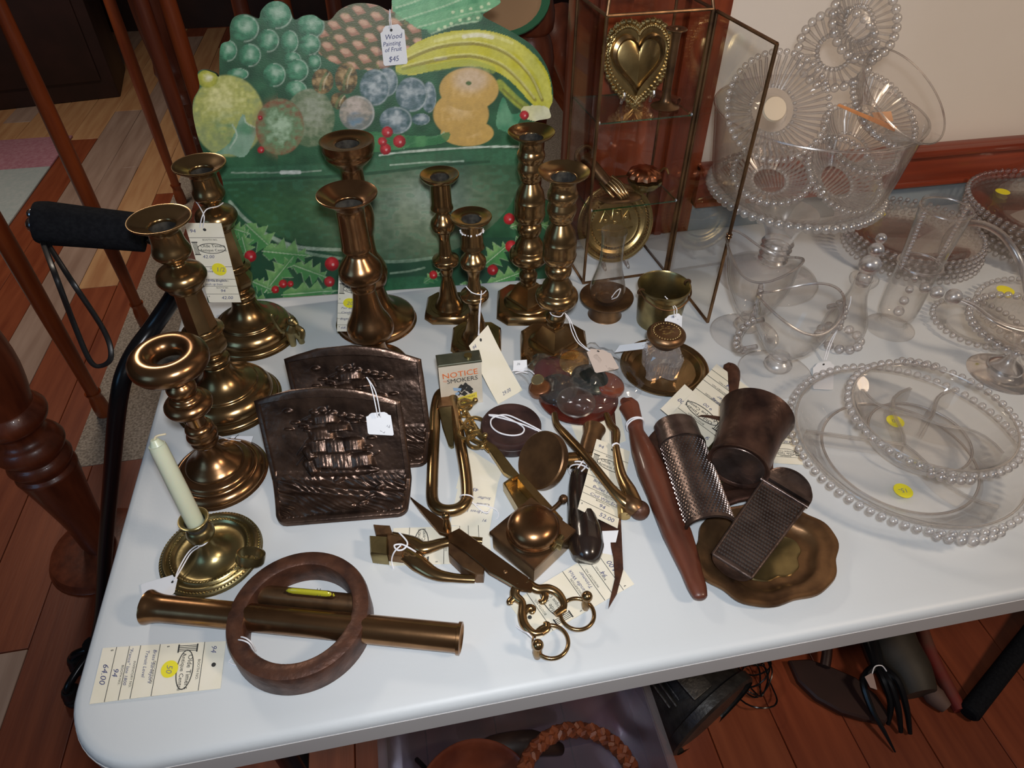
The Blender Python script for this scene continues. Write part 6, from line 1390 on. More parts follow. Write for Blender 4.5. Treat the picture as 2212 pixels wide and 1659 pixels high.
b = NB(); slab(b, [(0.5609,0.76,1.05), (0.5633,0.76,1.0521), (0.6503,0.75,1.0207), (0.6489,0.75,1.0148)], .0004, V(.3, -.5, .8).normalized()); part('orange_strip', b, pm('orange_label', (.70, .28, .10), .6), cbw, 'orange tape strip')

# -- cream and sugar, footed
def goblet(name, label, base, foot, H, R_, spout, bead_dir, curl):
    t = thing(name, label, 'jug' if spout else 'sugar bowl', base)
    b = NB(); lathe(b, [(0, .003), (foot - .002, 0), (foot, .0012), (foot - .001, .0028), (.030, .006), (.0145, .010), (.013, .0125)], base, 64, 2); part('foot', b, GLASS, t)
    b = NB(); lathe(b, [(.013, .0120), (.0175, .0150), (.0185, .0200), (.0150, .0250), (.0110, .0285), (.0120, .0340)], base, 40, 3); part('stem_knop', b, GLASSB, t)
    b = NB(); sa = spout if spout else 0.0
    def fn(a, z):
        if not spout: return 1 + (.05 * math.cos(2 * (a - bead_dir)) if z > H * .7 else 0)
        d = math.cos(a - sa); k = max(0, (z - H * .55) / (H * .45)); return 1 + .30 * k * max(0, d) ** 6 + .04 * k * math.cos(2 * (a - sa))
    vs = lathe(b, [(.0115, .034), (.0200, .040), (R_ * .72, .060), (R_ * .95, .088), (R_ * 1.0, H * .88), (R_ * 1.04, H), (R_ * 1.02, H + .0008), (R_ * .98, H - .002), (R_ * .95, H * .86), (R_ * .90, .088), (R_ * .67, .061), (.016, .0425), (0, .041)], base, 64, 2, None, 0, fn)
    for r in vs:
        for v in r:
            k = max(0, (v.co.z - TZ - H * .6) / (H * .4)); ang = math.atan2(v.co.y - base[1], v.co.x - base[0])
            v.co.z += k * k * (.012 * math.cos(2 * (ang - (spout if spout else bead_dir))) + (.010 * max(0, math.cos(ang - sa)) ** 6 if spout else 0))
    part('glass_bowl', b, GLASS, t)
    b = NB(); q = []
    for i in range(65):
        a = 2 * PI * i / 64; rr_ = R_ * 1.03 * fn(a, H); z = H + .012 * math.cos(2 * (a - (spout if spout else bead_dir))) + (.010 * max(0, math.cos(a - sa)) ** 6 if spout else 0)
        q.append(V(base[0] + rr_ * math.cos(a), base[1] + rr_ * math.sin(a), TZ + z))
    tube(b, q, .0017, 8, 1); part('rim_line', b, GLASSB, t)
    for s in ((0,) if spout else (0, PI)):
        a = bead_dir + s; d = V(math.cos(a), math.sin(a), 0); c0 = Vector(base)
        b = NB(); tube(b, [c0 + d * R_ * .96 + V(0, 0, H * .88), c0 + d * (R_ + .016) + V(0, 0, H * .86), c0 + d * (R_ + .026) + V(0, 0, H * .70), c0 + d * (R_ + .018) + V(0, 0, H * .52), c0 + d * (R_ * .9) + V(0, 0, H * .50)], .0035, 8, 4); hd = part('handle', b, GLASSB, t)
        b = NB()
        for k in range(9):
            u = k / 8; an = -1.3 + 2.6 * u; sphere(b, c0 + d * (R_ + .008 + .022 * math.cos(an)) + V(0, 0, H * .69 - .026 * math.sin(an)), .0048, 10, 7)
        part('handle_beads', b, GLASSB, hd)
    return t
G1 = goblet('footed_glass_creamer', 'clear footed glass creamer with pouring lip, behind its matching bowl', V(.4890, .7060, TZ), .0480, .128, .0430, 2.3, -2.1, 1)
G2 = goblet('footed_glass_sugar_bowl', 'clear footed glass goblet-shaped bowl nearest the brass tray', V(.4920, .6150, TZ), .0490, .118, .0500, 0.0, .10, 1)
# -- cruet bottle
cq = V(.6170, .6640, TZ); bo = thing('glass_cruet_bottle', 'clear glass cruet bottle with triple-ball stopper and a white tag', 'bottle', cq)
b = NB(); lathe(b, [(0, .002), (.024, .002), (.028, .008), (.0300, .020), (.0285, .040), (.0200, .062), (.0135, .082), (.0125, .096), (.0170, .103), (.0190, .108), (.0175, .112), (.0120, .110), (.0110, .098), (.0120, .082), (.0180, .062), (.0262, .040), (.0275, .020), (.022, .008), (0, .006)], cq, 48, 2); part('bottle_body', b, GLASS, bo)
b = NB(); beads(b, cq, .0285, .0068, 12, None, .0068, 0, 2 * PI, (1, 1, 1), 14, 10); part('base_beads', b, GLASSB, bo)
b = NB(); lathe(b, [(0, .098), (.0085, .100), (.0100, .114), (.0070, .118)], cq, 24, 2)
for z, r in ((.131, .0142), (.154, .0098), (.171, .0070)): sphere(b, cq + V(0, 0, z), r, 20, 14)
part('ball_stopper', b, GLASSB, bo)
# -- tall beaded vase on foot
vq = V(.7110, .6790, TZ); va = thing('tall_beaded_glass_vase', 'tall footed cylindrical glass vase edged with two rows of beads', 'vase', vq)
b = NB(); lathe(b, [(0, .003), (.0320, 0), (.0342, .0015), (.0335, .003), (.020, .006), (.0165, .012), (.0180, .018)], vq, 48, 2); part('foot', b, GLASS, va)
b = NB(); lathe(b, [(.0175, .018), (.0245, .026), (.0265, .045), (.0268, .090), (.0275, .118), (.0290, .150), (.0320, .196), (.0312, .197), (.0282, .150), (.0266, .118), (.0258, .090), (.0255, .045), (.0225, .028), (0, .024)], vq, 56, 2); part('cylinder_body', b, GLASS, va)
for s in (0.10, PI + .10):
    b = NB()
    for k in range(17): z = .112 + .0052 * k; r_ = .0275 + (z - .112) * .055 + .003; sphere(b, vq + V(r_ * math.cos(s), r_ * math.sin(s), z), .0032, 8, 6)
    for k in range(4): z = .035 + .019 * k; sphere(b, vq + V(.006 * math.cos(s + 1), .006 * math.sin(s + 1), z), .0075 - .001 * k, 12, 8) if s > 1 else None
    part('bead_row', b, GLASSB, va)['kind'] = 'stuff'
b = NB(); torus(b, vq + V(0, 0, .112), .0290, .0018, 48, 8); part('waist_ring', b, GLASSB, va)
b = NB(); torus(b, vq + V(0, 0, .1965), .0320, .0012, 48, 8); part('rim_line', b, GLASSB, va)
# -- stacks of beaded plates
p0 = plate_g('beaded_glass_plate', 'beaded clear glass plate, lowest of the stack behind the cruet', V(.862, .860, TZ + .0005), .108, 54, .0042, .014, None, 'beaded plates behind the cruet')
for k in range(1, 5):
    cc_ = copy_tree(p0, V(.862 + .003 * (k % 2), .860 + .002 * k, TZ + .0005 + .0078 * k), ['', 'beaded clear glass plate, second from the bottom of the stack behind the cruet', 'beaded clear glass plate, middle one of the stack behind the cruet', 'beaded clear glass plate, second from the top of the stack behind the cruet', 'beaded clear glass plate with yellow sticker, top of the stack behind the cruet'][k], 'beaded plates behind the cruet', .06 * k)
sticker(cc_, (0.8599,0.9392,0.782), .0115, '')
q0 = plate_g('large_beaded_glass_plate', 'large beaded glass plate, lowest of the stack at far right', V(1.115, .845, TZ + .0005), .135, 66, .0046, .018, None, 'large beaded plates at far right')
nm = ['', 'second', 'third', 'fourth', 'fifth', 'sixth']
for k in range(1, 7):
    cc_ = copy_tree(q0, V(1.115 + .004 * (k % 2), .845 + .002 * k, TZ + .0005 + .0085 * k), 'large beaded glass plate, %s from the bottom of the stack at far right' % nm[k] if k < 6 else 'large beaded glass plate with yellow sticker, top of the stack at far right', 'large beaded plates at far right', .05 * k)
sticker(cc_, (1.1074,0.9426,0.8), .0120, '')
# -- handled tray with arched handle
hq = V(.955, .640, TZ); ht = plate_g('arched_handle_glass_tray', 'beaded glass tray with tall arched handle at the right edge', hq, .105, 52, .0045, .012, None, None, 'tray')
b = NB(); tube(b, [(0.9284,0.861,0.76), (0.894,0.8224,0.81), (0.8802,0.7761,0.845), (0.8841,0.7297,0.85), (0.895,0.688,0.825), (0.916,0.6656,0.78)], .0052, 12, 5); part('arched_handle', b, GLASSB, ht)
# -- stemmed bonbon dish with ladle
sq_ = V(.802, .556, TZ); sb = thing('stemmed_glass_bonbon_dish', 'stemmed beaded glass dish with yellow sticker at the right edge', 'dish', sq_)
b = NB(); lathe(b, [(0, .002), (.040, 0), (.042, .0012), (.040, .003), (.024, .006), (.020, .010), (.0215, .016), (.016, .022), (.010, .030), (.009, .042), (.012, .052), (.018, .058)], sq_, 48, 2); part('foot_and_stem', b, GLASSB, sb)
b = NB(); lathe(b, [(0, .058), (.020, .058), (.050, .066), (.070, .080), (.0715, .081), (.050, .070), (.020, .062), (0, .061)], sq_, 64, 2); part('glass_bowl', b, GLASS, sb)
b = NB(); beads(b, sq_, .0735, .0052, 40, None, .081, 0, 2 * PI, (1, 1, 1), 12, 8); part('beaded_rim', b, GLASSB, sb)['kind'] = 'stuff'
sticker(sb, (0.8439,0.648,0.812), .0115, '')
ldl = thing('glass_ladle', 'small glass ladle with three graduated balls on its handle', 'ladle', (0.743,0.6331,0.825))
b = NB()
for p, r in (((0.7128,0.6549,0.828), .0075), ((0.722,0.6417,0.828), .0088), ((0.7381,0.6286,0.828), .0108)): sphere(b, p, r, 20, 14)
part('ball_finial', b, GLASSB, ldl)
b = NB(); tube(b, [(0.7419,0.6223,0.828), (0.755,0.6031,0.826), (0.7661,0.5777,0.82), (0.7919,0.5624,0.814), (0.8138,0.5552,0.814)], [.0035, .004, .005, .007, .010], 12, 4, .6); part('handle', b, GLASSB, ldl)
# second small beaded dish under the ladle
plate_g('small_beaded_glass_plate', 'small beaded glass plate half under the ladle balls', V(.835, .655, TZ), .060, 34, .0045, .010, None, None, 'plate')
# ================================================================== BAG OF OLD BUTTONS AND LENSES
def disc_thing(name, label, c, r, th, m, n=(0, 0, 1), dome=0.0, group='buttons and lenses in the plastic bag', cat='button'):
    t = thing(name, label, cat, c, group); M = aim(n)
    b = NB(); lathe(b, [(0, 0), (r * .9, 0), (r, th * .3), (r, th * .7), (r * .93, th), (r * .5, th + dome * .75), (0, th + dome)], c, 40, 2, M); part('disc_body', b, m, t)
    b = NB(); lathe(b, [(r * .99, th * .2), (r * 1.03, th * .4), (r * 1.03, th * .7), (r * .96, th * 1.02)], c, 40, 1, M); part('rim', b, m, t)
    return t
def lacq(n, a, b_, r=.22, me=0.0): return pm(n, a, r, me, b_, 40, .7, coat=.3)
disc_thing('large_brown_disc', 'large dark red-brown glossy disc, lowest in the plastic bag', (0.2098,0.6176,0.741), .0520, .006, lacq('red_brown_lacquer', (.045, .007, .005), (.10, .018, .010)), (0.05, .02, 1))
disc_thing('red_disc', 'deep red disc with brown centre at the upper left inside the bag', (0.1848,0.6631,0.75), .0250, .005, lacq('deep_red', (.08, .005, .006), (.05, .012, .010)), (-.1, -.25, 1))
disc_thing('dark_domed_disc', 'dark grey-green domed disc with bright highlight inside the bag', (0.2314,0.6344,0.754), .0265, .005, lacq('grey_green_metal', (.015, .022, .022), (.05, .06, .055), .25, .6), (.15, -.1, 1), .008)
disc_thing('brown_red_disc', 'mottled red-brown disc at the right inside the bag', (0.2527,0.6239,0.748), .0210, .008, lacq('mottled_red_brown', (.12, .020, .012), (.20, .06, .03)), (.25, -.1, 1))
disc_thing('glass_lens', 'round clear glass lens at the front of the bag', (0.2001,0.5947,0.756), .0245, .0030, GLASSB, (0, -.15, 1), 0, 'buttons and lenses in the plastic bag', 'lens')
disc_thing('smoky_glass_lens', 'round smoky glass lens overlapping behind the clear one in the bag', (0.1833,0.6239,0.755), .0255, .0030, glass('smoky_glass', (.55, .48, .45), refr=.1, gl=.06, haze=.02), (-.1, -.1, 1), 0, 'buttons and lenses in the plastic bag', 'lens')
disc_thing('ribbed_copper_knob', 'scalloped copper-brown knob at the left inside the bag', (0.1627,0.634,0.746), .0150, .010, lacq('copper_brown', (.14, .05, .02), (.26, .10, .04), .3, .5), (-.2, 0, 1), .003)
disc_thing('gold_foil_button', 'crumpled gold-coloured button at the back of the bag', (0.2174,0.6696,0.756), .0200, .004, pm('gold_leafed', (.55, .28, .07), .25, .9, (.75, .45, .15), 60, .7, .8, 90), (0, -.35, 1), .004)
disc_thing('pale_gold_chip', 'small pale gold chip at the left edge in the bag', (0.1607,0.6434,0.758), .0085, .003, pm('pale_gold', (.70, .60, .35), .2, .9), (-.3, -.2, 1))
pb = thing('clear_plastic_bag', 'crumpled clear plastic bag of old buttons and lenses', 'plastic bag', (0.213,0.6365,0.74))
cor = [Vector(p) for p in [(0.1383,0.6894,0.74),(0.1529,0.6116,0.74),(0.1925,0.5713,0.74),(0.2641,0.5921,0.74),(0.3043,0.621,0.74),(0.2872,0.6917,0.74),(0.2478,0.7226,0.74),(0.1916,0.7099,0.74)]]
bc = sum(cor, Vector()) / len(cor); ol = cr(cor, 6, True); NR = 22; rs = np.random.RandomState(4)
b = NB(); rings = []
for i in range(NR + 1):
    k = i / NR; row = []
    for j, p in enumerate(ol):
        q = bc.lerp(p, max(k, .02)); h = .026 * max(0, 1 - k ** 2.2) ** .8 + .0012
        x, y = q.x * 1000, q.y * 1000
        w = (vnoise(np.array([x]), np.array([y]), 13.0, 21)[0] - .5) * .016 + (vnoise(np.array([x + y]), np.array([y - x]), 7.0, 22)[0] - .5) * .007
        row.append(V(q.x, q.y, TZ + max(.0008, h + w * (1 if k > .3 else .6) * (.4 + k))))
    rings.append(row)
loft(b, rings, True, True, False); part('bag_film', b, POLY, pb, sharp=80)
b = NB()
for pts in ([[(0.1357,0.6743,0.75),(0.1448,0.6641,0.75),(0.1503,0.6444,0.752)]]): tube(b, pts, .0012, 6, 4)
part('gathered_fold', b, POLY, pb)
for i, pts in enumerate(([(0.1316,0.6749,0.752),(0.1428,0.6748,0.753),(0.1547,0.6714,0.753),(0.1606,0.663,0.752)], [(0.1348,0.67,0.752),(0.1446,0.6702,0.753),(0.1521,0.6656,0.753)])):
    b = NB(); tube(b, pts, .0009, 6, 4); part('string', b, STRING, pb)

# ================================================================== PRICE TAGS
tg = lambda a, b_, c_, d, **k: Card(a, b_, c_, d, **k)
def wr(*a): return a
# left of the transit level
booth_tag('cream booth tag with yellow 50 sticker lying left of the rusty ring', tg((-0.2101,0.3539,0.741), (-0.2097,0.3081,0.741), (-0.3241,0.3685,0.7415), (-0.3232,0.3158,0.7408), curl=.001),
    [("Brass Surveyors", .10, .575, .10), ("Transit Level", .10, .635, .10), ('"France" late 1800', .03, .77, .095), ('94', .40, .87, .16), ('64.00', .30, .96, .17)], '94',
    (.52, .42, .17, '50'), string=[[(-0.2011,0.3452,0.752),(-0.1874,0.3389,0.77),(-0.1783,0.3326,0.771),(-0.1773,0.3314,0.755)], [(-0.2029,0.3456,0.75),(-0.189,0.3362,0.7705),(-0.179,0.3305,0.771),(-0.1792,0.33,0.752)], [(-0.2075,0.3477,0.742),(-0.1992,0.3392,0.741),(-0.2047,0.3321,0.741),(-0.1936,0.3255,0.741)]])
# hanging from the rear tall candlestick
booth_tag('long cream booth tag with yellow sticker hanging from the rear left candlestick', tg((-0.255,0.806,0.9456), (-0.2125,0.806,0.9412), (-0.2579,0.8,0.8311), (-0.2181,0.8,0.8258)),
    [('42.00', .22, .42, .15), ('1840s English', .10, .72, .115), ('push up base', .05, .765, .10), ('94', .45, .86, .15), ('42.00', .42, .955, .16), ('Beehive', .02, .60, .12)], '94',
    (.60, .56, .21, '1/2'), string=[[(-0.2389,0.806,0.9375),(-0.2324,0.805,0.9514),(-0.2254,0.812,0.9583),(-0.2147,0.822,0.9559),(-0.2102,0.835,0.9538)], [(-0.2357,0.806,0.9372),(-0.2294,0.805,0.9524),(-0.2349,0.82,0.9576),(-0.2413,0.835,0.9581)]])
# between the centre pair
booth_tag('narrow cream booth tag with yellow 20 sticker hanging behind the bell-base candlestick', tg((-0.079,0.772,0.8805), (-0.0397,0.772,0.8722), (-0.0985,0.772,0.7799), (-0.0535,0.772,0.7733)),
    [('Pair Beehive', .10, .62, .12), ('Candlesticks', .10, .69, .12), ('English 1820', .08, .80, .12), ('68.00', .10, .95, .14)], '94', (.36, .52, .20, '20'))
# over the hammer handle
booth_tag('cream booth tag for the bullet mould lying under the brass tongs', tg((0.2059,0.5215,0.764), (0.2471,0.5113,0.744), (0.1537,0.4179,0.7745), (0.1972,0.4047,0.746)),
    [('Brass', .18, .59, .13), ('Bullet Mold', .20, .67, .14), ('Civil War Era', .18, .77, .13), ('94', .45, .865, .16), ('52.00', .50, .965, .17)], '94')
# under the snuffer rings
booth_tag('cream booth tag with upside-down 14.00 under the snuffer finger rings', tg((0.0815,0.2981,0.7408), (0.0643,0.3409,0.7408), (0.1947,0.3384,0.7412), (0.18,0.3881,0.7415), curl=.001),
    [('Candle Wick', .30, .60, .12), ('Trimmer', .35, .67, .12), ('94', .40, .84, .15), ('14.00', .30, .95, .17)], None, string=None)
# under the pliers
booth_tag('cream booth tag lying beneath the brass pliers', tg((-0.0514,0.4079,0.7408), (-0.0442,0.4547,0.7408), (0.055,0.3915,0.7408), (0.0604,0.439,0.7408)), [('Bullet mold', .15, .62, .12), ('44 cal', .2, .70, .12)], None, hole=False)
# under the hook
booth_tag('cream card with upside-down pencilled date 1815 below the snap hook', tg((0.0601,0.4341,0.7408), (0.0176,0.4472,0.7408), (0.0804,0.4959,0.7416), (0.0378,0.5126,0.7416)), [('91', .1, .18, .12), ('Old Brass 1815', .08, .34, .12), ('Candle', .10, .50, .12), ('Snuffer', .10, .64, .12), ('45-', .45, .80, .16)], None, hole=False, printed=False,
    string=[[(0.0417,0.4676,0.752),(0.0508,0.4669,0.744),(0.0601,0.4653,0.742),(0.0705,0.458,0.742),(0.0734,0.4504,0.741),(0.0693,0.4448,0.741)], [(0.0431,0.47,0.752),(0.053,0.4606,0.743),(0.0605,0.4547,0.742),(0.0656,0.4603,0.742)]])
booth_tag('blank cream card between the snap hook and the round wooden box', tg((0.051,0.5597,0.7406), (0.0893,0.5145,0.7406), (0.0308,0.4971,0.7406), (0.0704,0.4758,0.7406)), [], None, hole=False, printed=False)
# on the front slim candlestick
booth_tag('long plain cream tag marked 29.00 hanging from the front slim candlestick', tg((0.0778,0.7061,0.78), (0.1096,0.7394,0.786), (0.1034,0.6256,0.7415), (0.1406,0.6459,0.7415), curl=-.003),
    [('29.00', .30, .93, .15)], '94', printed=False, string=[[(0.0925,0.7168,0.788),(0.0953,0.7174,0.814),(0.0974,0.7178,0.84),(0.0995,0.7201,0.858)], [(0.0937,0.7165,0.788),(0.0941,0.7176,0.814),(0.0962,0.718,0.84)], [(0.0817,0.742,0.8529),(0.0894,0.738,0.8442),(0.1021,0.74,0.8382),(0.1097,0.748,0.8378)]])
# by the cup
booth_tag('cream booth tag with upside-down 9.00 rising above the metal cup', tg((0.3361,0.4884,0.758), (0.3078,0.5439,0.758), (0.4435,0.5756,0.748), (0.4144,0.6392,0.75)),
    [('Nutmeg', .20, .56, .12), ('Grater', .20, .63, .12), ('9.00', .42, .44, .13), ('94', .4, .85, .14)], '9', string=[[(0.3019,0.5374,0.764),(0.2947,0.5287,0.766),(0.2968,0.5203,0.77),(0.307,0.5228,0.772),(0.3164,0.5194,0.772)]])
booth_tag('cream tag marked 20.00 poking out left of the cup tags', tg((0.3298,0.5029,0.7545), (0.3045,0.565,0.7545), (0.3763,0.5369,0.7545), (0.3524,0.6033,0.7545)), [('20.00', .55, .60, .14)], None, hole=False, printed=False)
booth_tag('cream booth tag half hidden right of the metal cup', tg((0.446,0.4532,0.742), (0.4129,0.4625,0.742), (0.4651,0.5115,0.742), (0.4381,0.5208,0.742)), [('9.00', .25, .62, .16), ('UTM', .2, .85, .16)], None, hole=False)
booth_tag('plain cream card under the lower right corner of the plastic bag', tg((0.1881,0.5826,0.7405), (0.2611,0.6029,0.7405), (0.1911,0.5175,0.7405), (0.249,0.5322,0.7405)), [], None, hole=False, printed=False, sticker=None)
# small white string tags
small_tag('white string tag reading Wood Painting of Fruit $45 on the painting', tg((0.0126,0.9647,1.1133), (0.0439,0.9652,1.1161), (0.0118,0.9567,1.0678), (0.0437,0.9569,1.0689)), [('Wood', .16, .34, .27), ('Painting', .05, .50, .235), ('of Fruit', .10, .65, .235), ('$45', .22, .90, .28)], [[(0.026,0.9625,1.1122),(0.0262,0.9682,1.1216),(0.0282,0.97,1.1318)], [(0.0277,0.9625,1.1121),(0.028,0.9672,1.1218),(0.0282,0.97,1.1318)]], None, None, 'tag', PEN, (.46, .12))
small_tag('white string tag reading PAIR 50- on the front bookend', tg((-0.0587,0.549,0.83), (-0.0319,0.5488,0.828), (-0.0597,0.5379,0.808), (-0.0313,0.5322,0.806)), [('PAIR', .92, .55, .17, PI), ('50-', .75, .80, .22, PI - .5)], [[(-0.0458,0.5413,0.83),(-0.0468,0.5504,0.85),(-0.0493,0.5661,0.857),(-0.0524,0.5727,0.862)], [(-0.0428,0.5408,0.83),(-0.0433,0.5498,0.85),(-0.0464,0.5617,0.857),(-0.0524,0.5727,0.862)]], None, None, 'tag', PENC, (.55, .10))
small_tag('blank white string tag lying below the chamberstick', tg((-0.262,0.4316,0.753), (-0.2631,0.4038,0.752), (-0.3023,0.4325,0.743), (-0.2956,0.4101,0.743)), [], [[(-0.264,0.4238,0.754),(-0.2627,0.4395,0.752),(-0.2537,0.4524,0.758),(-0.2398,0.4506,0.77),(-0.2296,0.4491,0.776)], [(-0.2645,0.4217,0.754),(-0.2605,0.4374,0.752),(-0.2516,0.4502,0.758),(-0.2385,0.4481,0.77),(-0.2284,0.4534,0.776)], [(-0.2421,0.452,0.772),(-0.2378,0.4453,0.774),(-0.2318,0.445,0.776),(-0.2279,0.4499,0.776)]], None, None, 'tag', PENC, (.32, .12))
small_tag('small folded white tag tied to the ring-topped candlestick', tg((-0.2311,0.621,0.752), (-0.2048,0.616,0.752), (-0.2361,0.6168,0.744), (-0.2099,0.6071,0.744)), [('(', .1, .7, .5)], [[(-0.2191,0.6108,0.752),(-0.2331,0.6091,0.76),(-0.2377,0.5971,0.78)], [(-0.2541,0.5686,0.798),(-0.2437,0.5581,0.798),(-0.2347,0.561,0.796),(-0.2313,0.5697,0.796)]], None, None, 'rect', INK, None)
small_tag('white pencilled tag hanging on the small brass bucket', tg((0.3619,0.715,0.784), (0.3893,0.7188,0.784), (0.3584,0.7032,0.766), (0.3808,0.6924,0.766)), [('94', .35, .22, .18), ('Brass Pail', .10, .42, .17), ('Match holder', .05, .60, .15), ('old $18', .15, .80, .15)], [[(0.3758,0.7099,0.785),(0.3803,0.7202,0.79),(0.3751,0.7276,0.796),(0.3687,0.7346,0.8)], [(0.3732,0.7104,0.785),(0.3764,0.7209,0.79),(0.3738,0.7278,0.796),(0.3668,0.7379,0.802)]], None, None, 'tag', PEN)
small_tag('thin white tag sticking out left of the glass inkwell', tg((0.3182,0.6696,0.78), (0.3183,0.6578,0.778), (0.2843,0.6803,0.77), (0.2754,0.6716,0.766)), [], [[(0.3156,0.666,0.78),(0.3186,0.6619,0.786),(0.3224,0.6541,0.786)]], None, None, 'rect', PENC, None)
small_tag('tiny white tag marked 36 at the left end of the plastic bag', tg((0.1359,0.6873,0.76), (0.1544,0.6858,0.76), (0.1328,0.6746,0.752), (0.1523,0.6719,0.752)), [('36', .25, .45, .25)], None, None, None, 'rect', INK, None)
small_tag('pale tag tied to the front ringed candlestick above the plastic bag', tg((0.2352,0.681,0.772), (0.2672,0.6723,0.77), (0.2369,0.6349,0.766), (0.2731,0.6422,0.762)), [], [[(0.2378,0.672,0.774),(0.2268,0.69,0.776),(0.2217,0.7055,0.785),(0.2196,0.7181,0.796),(0.2108,0.727,0.805)], [(0.2396,0.6717,0.774),(0.2298,0.6915,0.776),(0.2257,0.708,0.785),(0.2214,0.7199,0.796),(0.213,0.7253,0.806)], [(0.1884,0.708,0.8249),(0.1921,0.706,0.8166),(0.2039,0.706,0.8118),(0.2105,0.712,0.8136)]], MATS.get('beige_tag') or pm('beige_tag', (.62, .52, .46), .8), None, 'tag', PENC)
small_tag('white slip marked 38 beside the black hammer handle', tg((0.1978,0.4026,0.7445), (0.1745,0.4058,0.7445), (0.1834,0.3754,0.741), (0.1664,0.3787,0.741)), [('38', .25, .65, .30)], None, None, None, 'rect', PEN, None)
small_tag('white string tag lying by the divided glass dishes', tg((0.5525,0.6211,0.743), (0.5863,0.6229,0.743), (0.5258,0.5736,0.743), (0.5519,0.5668,0.743)), [], [[(0.5711,0.6246,0.744),(0.5843,0.6421,0.76),(0.5966,0.6503,0.785),(0.6008,0.6522,0.815),(0.598,0.6534,0.83)], [(0.5737,0.6241,0.744),(0.5858,0.6397,0.76),(0.5918,0.6458,0.785),(0.5916,0.6452,0.815)]], None, None, 'tag', PENC, (.5, .10))

# ================================================================== UNDER THE TABLE
# clear plastic bin
bi = thing('clear_plastic_bin', 'clear violet-tinted plastic storage bin on the floor under the table front', 'storage bin', (.10, .27, 0))
BX0, BX1, BY0, BY1, BH = -.115, .300, .02, .440, .26
def wall(p, q, hb, ht): return [V(p[0], p[1], hb), V(q[0], q[1], hb), V(q[0], q[1], ht), V(p[0], p[1], ht)]
for p, q in (((BX0, BY0), (BX1, BY0)), ((BX1, BY0), (BX1, BY1)), ((BX1, BY1), (BX0, BY1)), ((BX0, BY1), (BX0, BY0))):
    pane('side_wall', wall(p, q, .004, BH), BINM, bi, .002)
pane('bottom', [V(BX0, BY0, .004), V(BX1, BY0, .004), V(BX1, BY1, .004), V(BX0, BY1, .004)], BINM, bi, .002)
b = NB(); loft(b, [[Vector(p) for p in rrect(BX0 - o, BX1 + o, BY0 - o, BY1 + o, .02, z, 5)] for o, z in ((.0, BH - .006), (.010, BH - .006), (.012, BH), (.0, BH + .002))], True, False, False); part('rolled_rim', b, BINM, bi)
WOV = pm('orange_brown_leather', (.13, .030, .010), .5, 0, (.22, .058, .020), 30, .6, .3, 120)
wbk = thing('dark_wooden_bowl', 'round red-brown wooden bowl lying in the clear bin', 'bowl', (.02, .30, .12))
b = NB(); lathe(b, [(0, 0), (.045, 0), (.080, .030), (.095, .055), (.098, .058), (.092, .056), (.075, .032), (.04, .006), (0, .005)], (.005, .325, .140), 48, 2, aim((.1, -.15, 1))); part('bowl_body', b, pm('dark_red_wood', (.09, .018, .008), .35, 0, (.16, .04, .018), 20, .6), wbk)
cor_ = thing('woven_tan_cord_handle', 'tan woven rope-like handle lying across the wooden bowl in the bin', 'cord', (-.02, .30, .19))
b = NB(); P_ = cr([(-.055, .375, .200), (-.045, .330, .212), (-.020, .285, .215), (.010, .250, .205), (.02, .22, .19)], 10)
for k, p in enumerate(P_):
    for j in range(7):
        a = 2 * PI * j / 7 + k * .5; sphere(b, p + V(math.cos(a) * .010, .004 * math.sin(a), math.sin(a) * .010), .0042, 6, 4)
part('woven_grip', b, pm('tan_weave', (.22, .14, .08), .7, 0, (.33, .22, .13), 60, .6), cor_)
b = NB(); tube(b, [(-.075, .410, .180), (-.060, .385, .200), (-.052, .365, .205)], .004, 8, 3); part('stem', b, BLACKM, cor_)
bh = thing('braided_leather_hoop', 'large braided orange-brown leather hoop lying in the clear bin', 'braided hoop', (.175, .30, .20))
hc_ = V(.168, .315, .205)
for st in range(3):
    b = NB(); pts = []
    for i in range(160):
        a = 2 * PI * i / 160; ph = 22 * a + st * 2 * PI / 3; r_ = .088 + .0075 * math.sin(ph)
        pts.append(hc_ + V(r_ * math.cos(a), r_ * math.sin(a) * .95, .006 * math.sin(2 * ph)))
    tube(b, pts, .0062, 7, 1, 1.0, True); part('braid_strand', b, WOV, bh)
b = NB(); torus(b, hc_ + V(.080, -.050, .008), .014, .0016, 24, 8, aim((.2, -.4, 1))); part('metal_ring', b, pm('dull_steel', (.45, .45, .45), .35, 1.0), bh, 'dull steel ring')
bxn = thing('dark_leather_pouch', 'dark brown leather pouch bundled at the back of the clear bin', 'pouch', (.07, .40, .05))
b = NB(); tube(b, [(.00, .410, .11), (.05, .415, .14), (.12, .415, .13), (.17, .410, .09)], [.015, .022, .022, .010], 14, 4, .8); part('pouch_body', b, pm('black_brown_leather', (.03, .014, .009), .5), bxn)

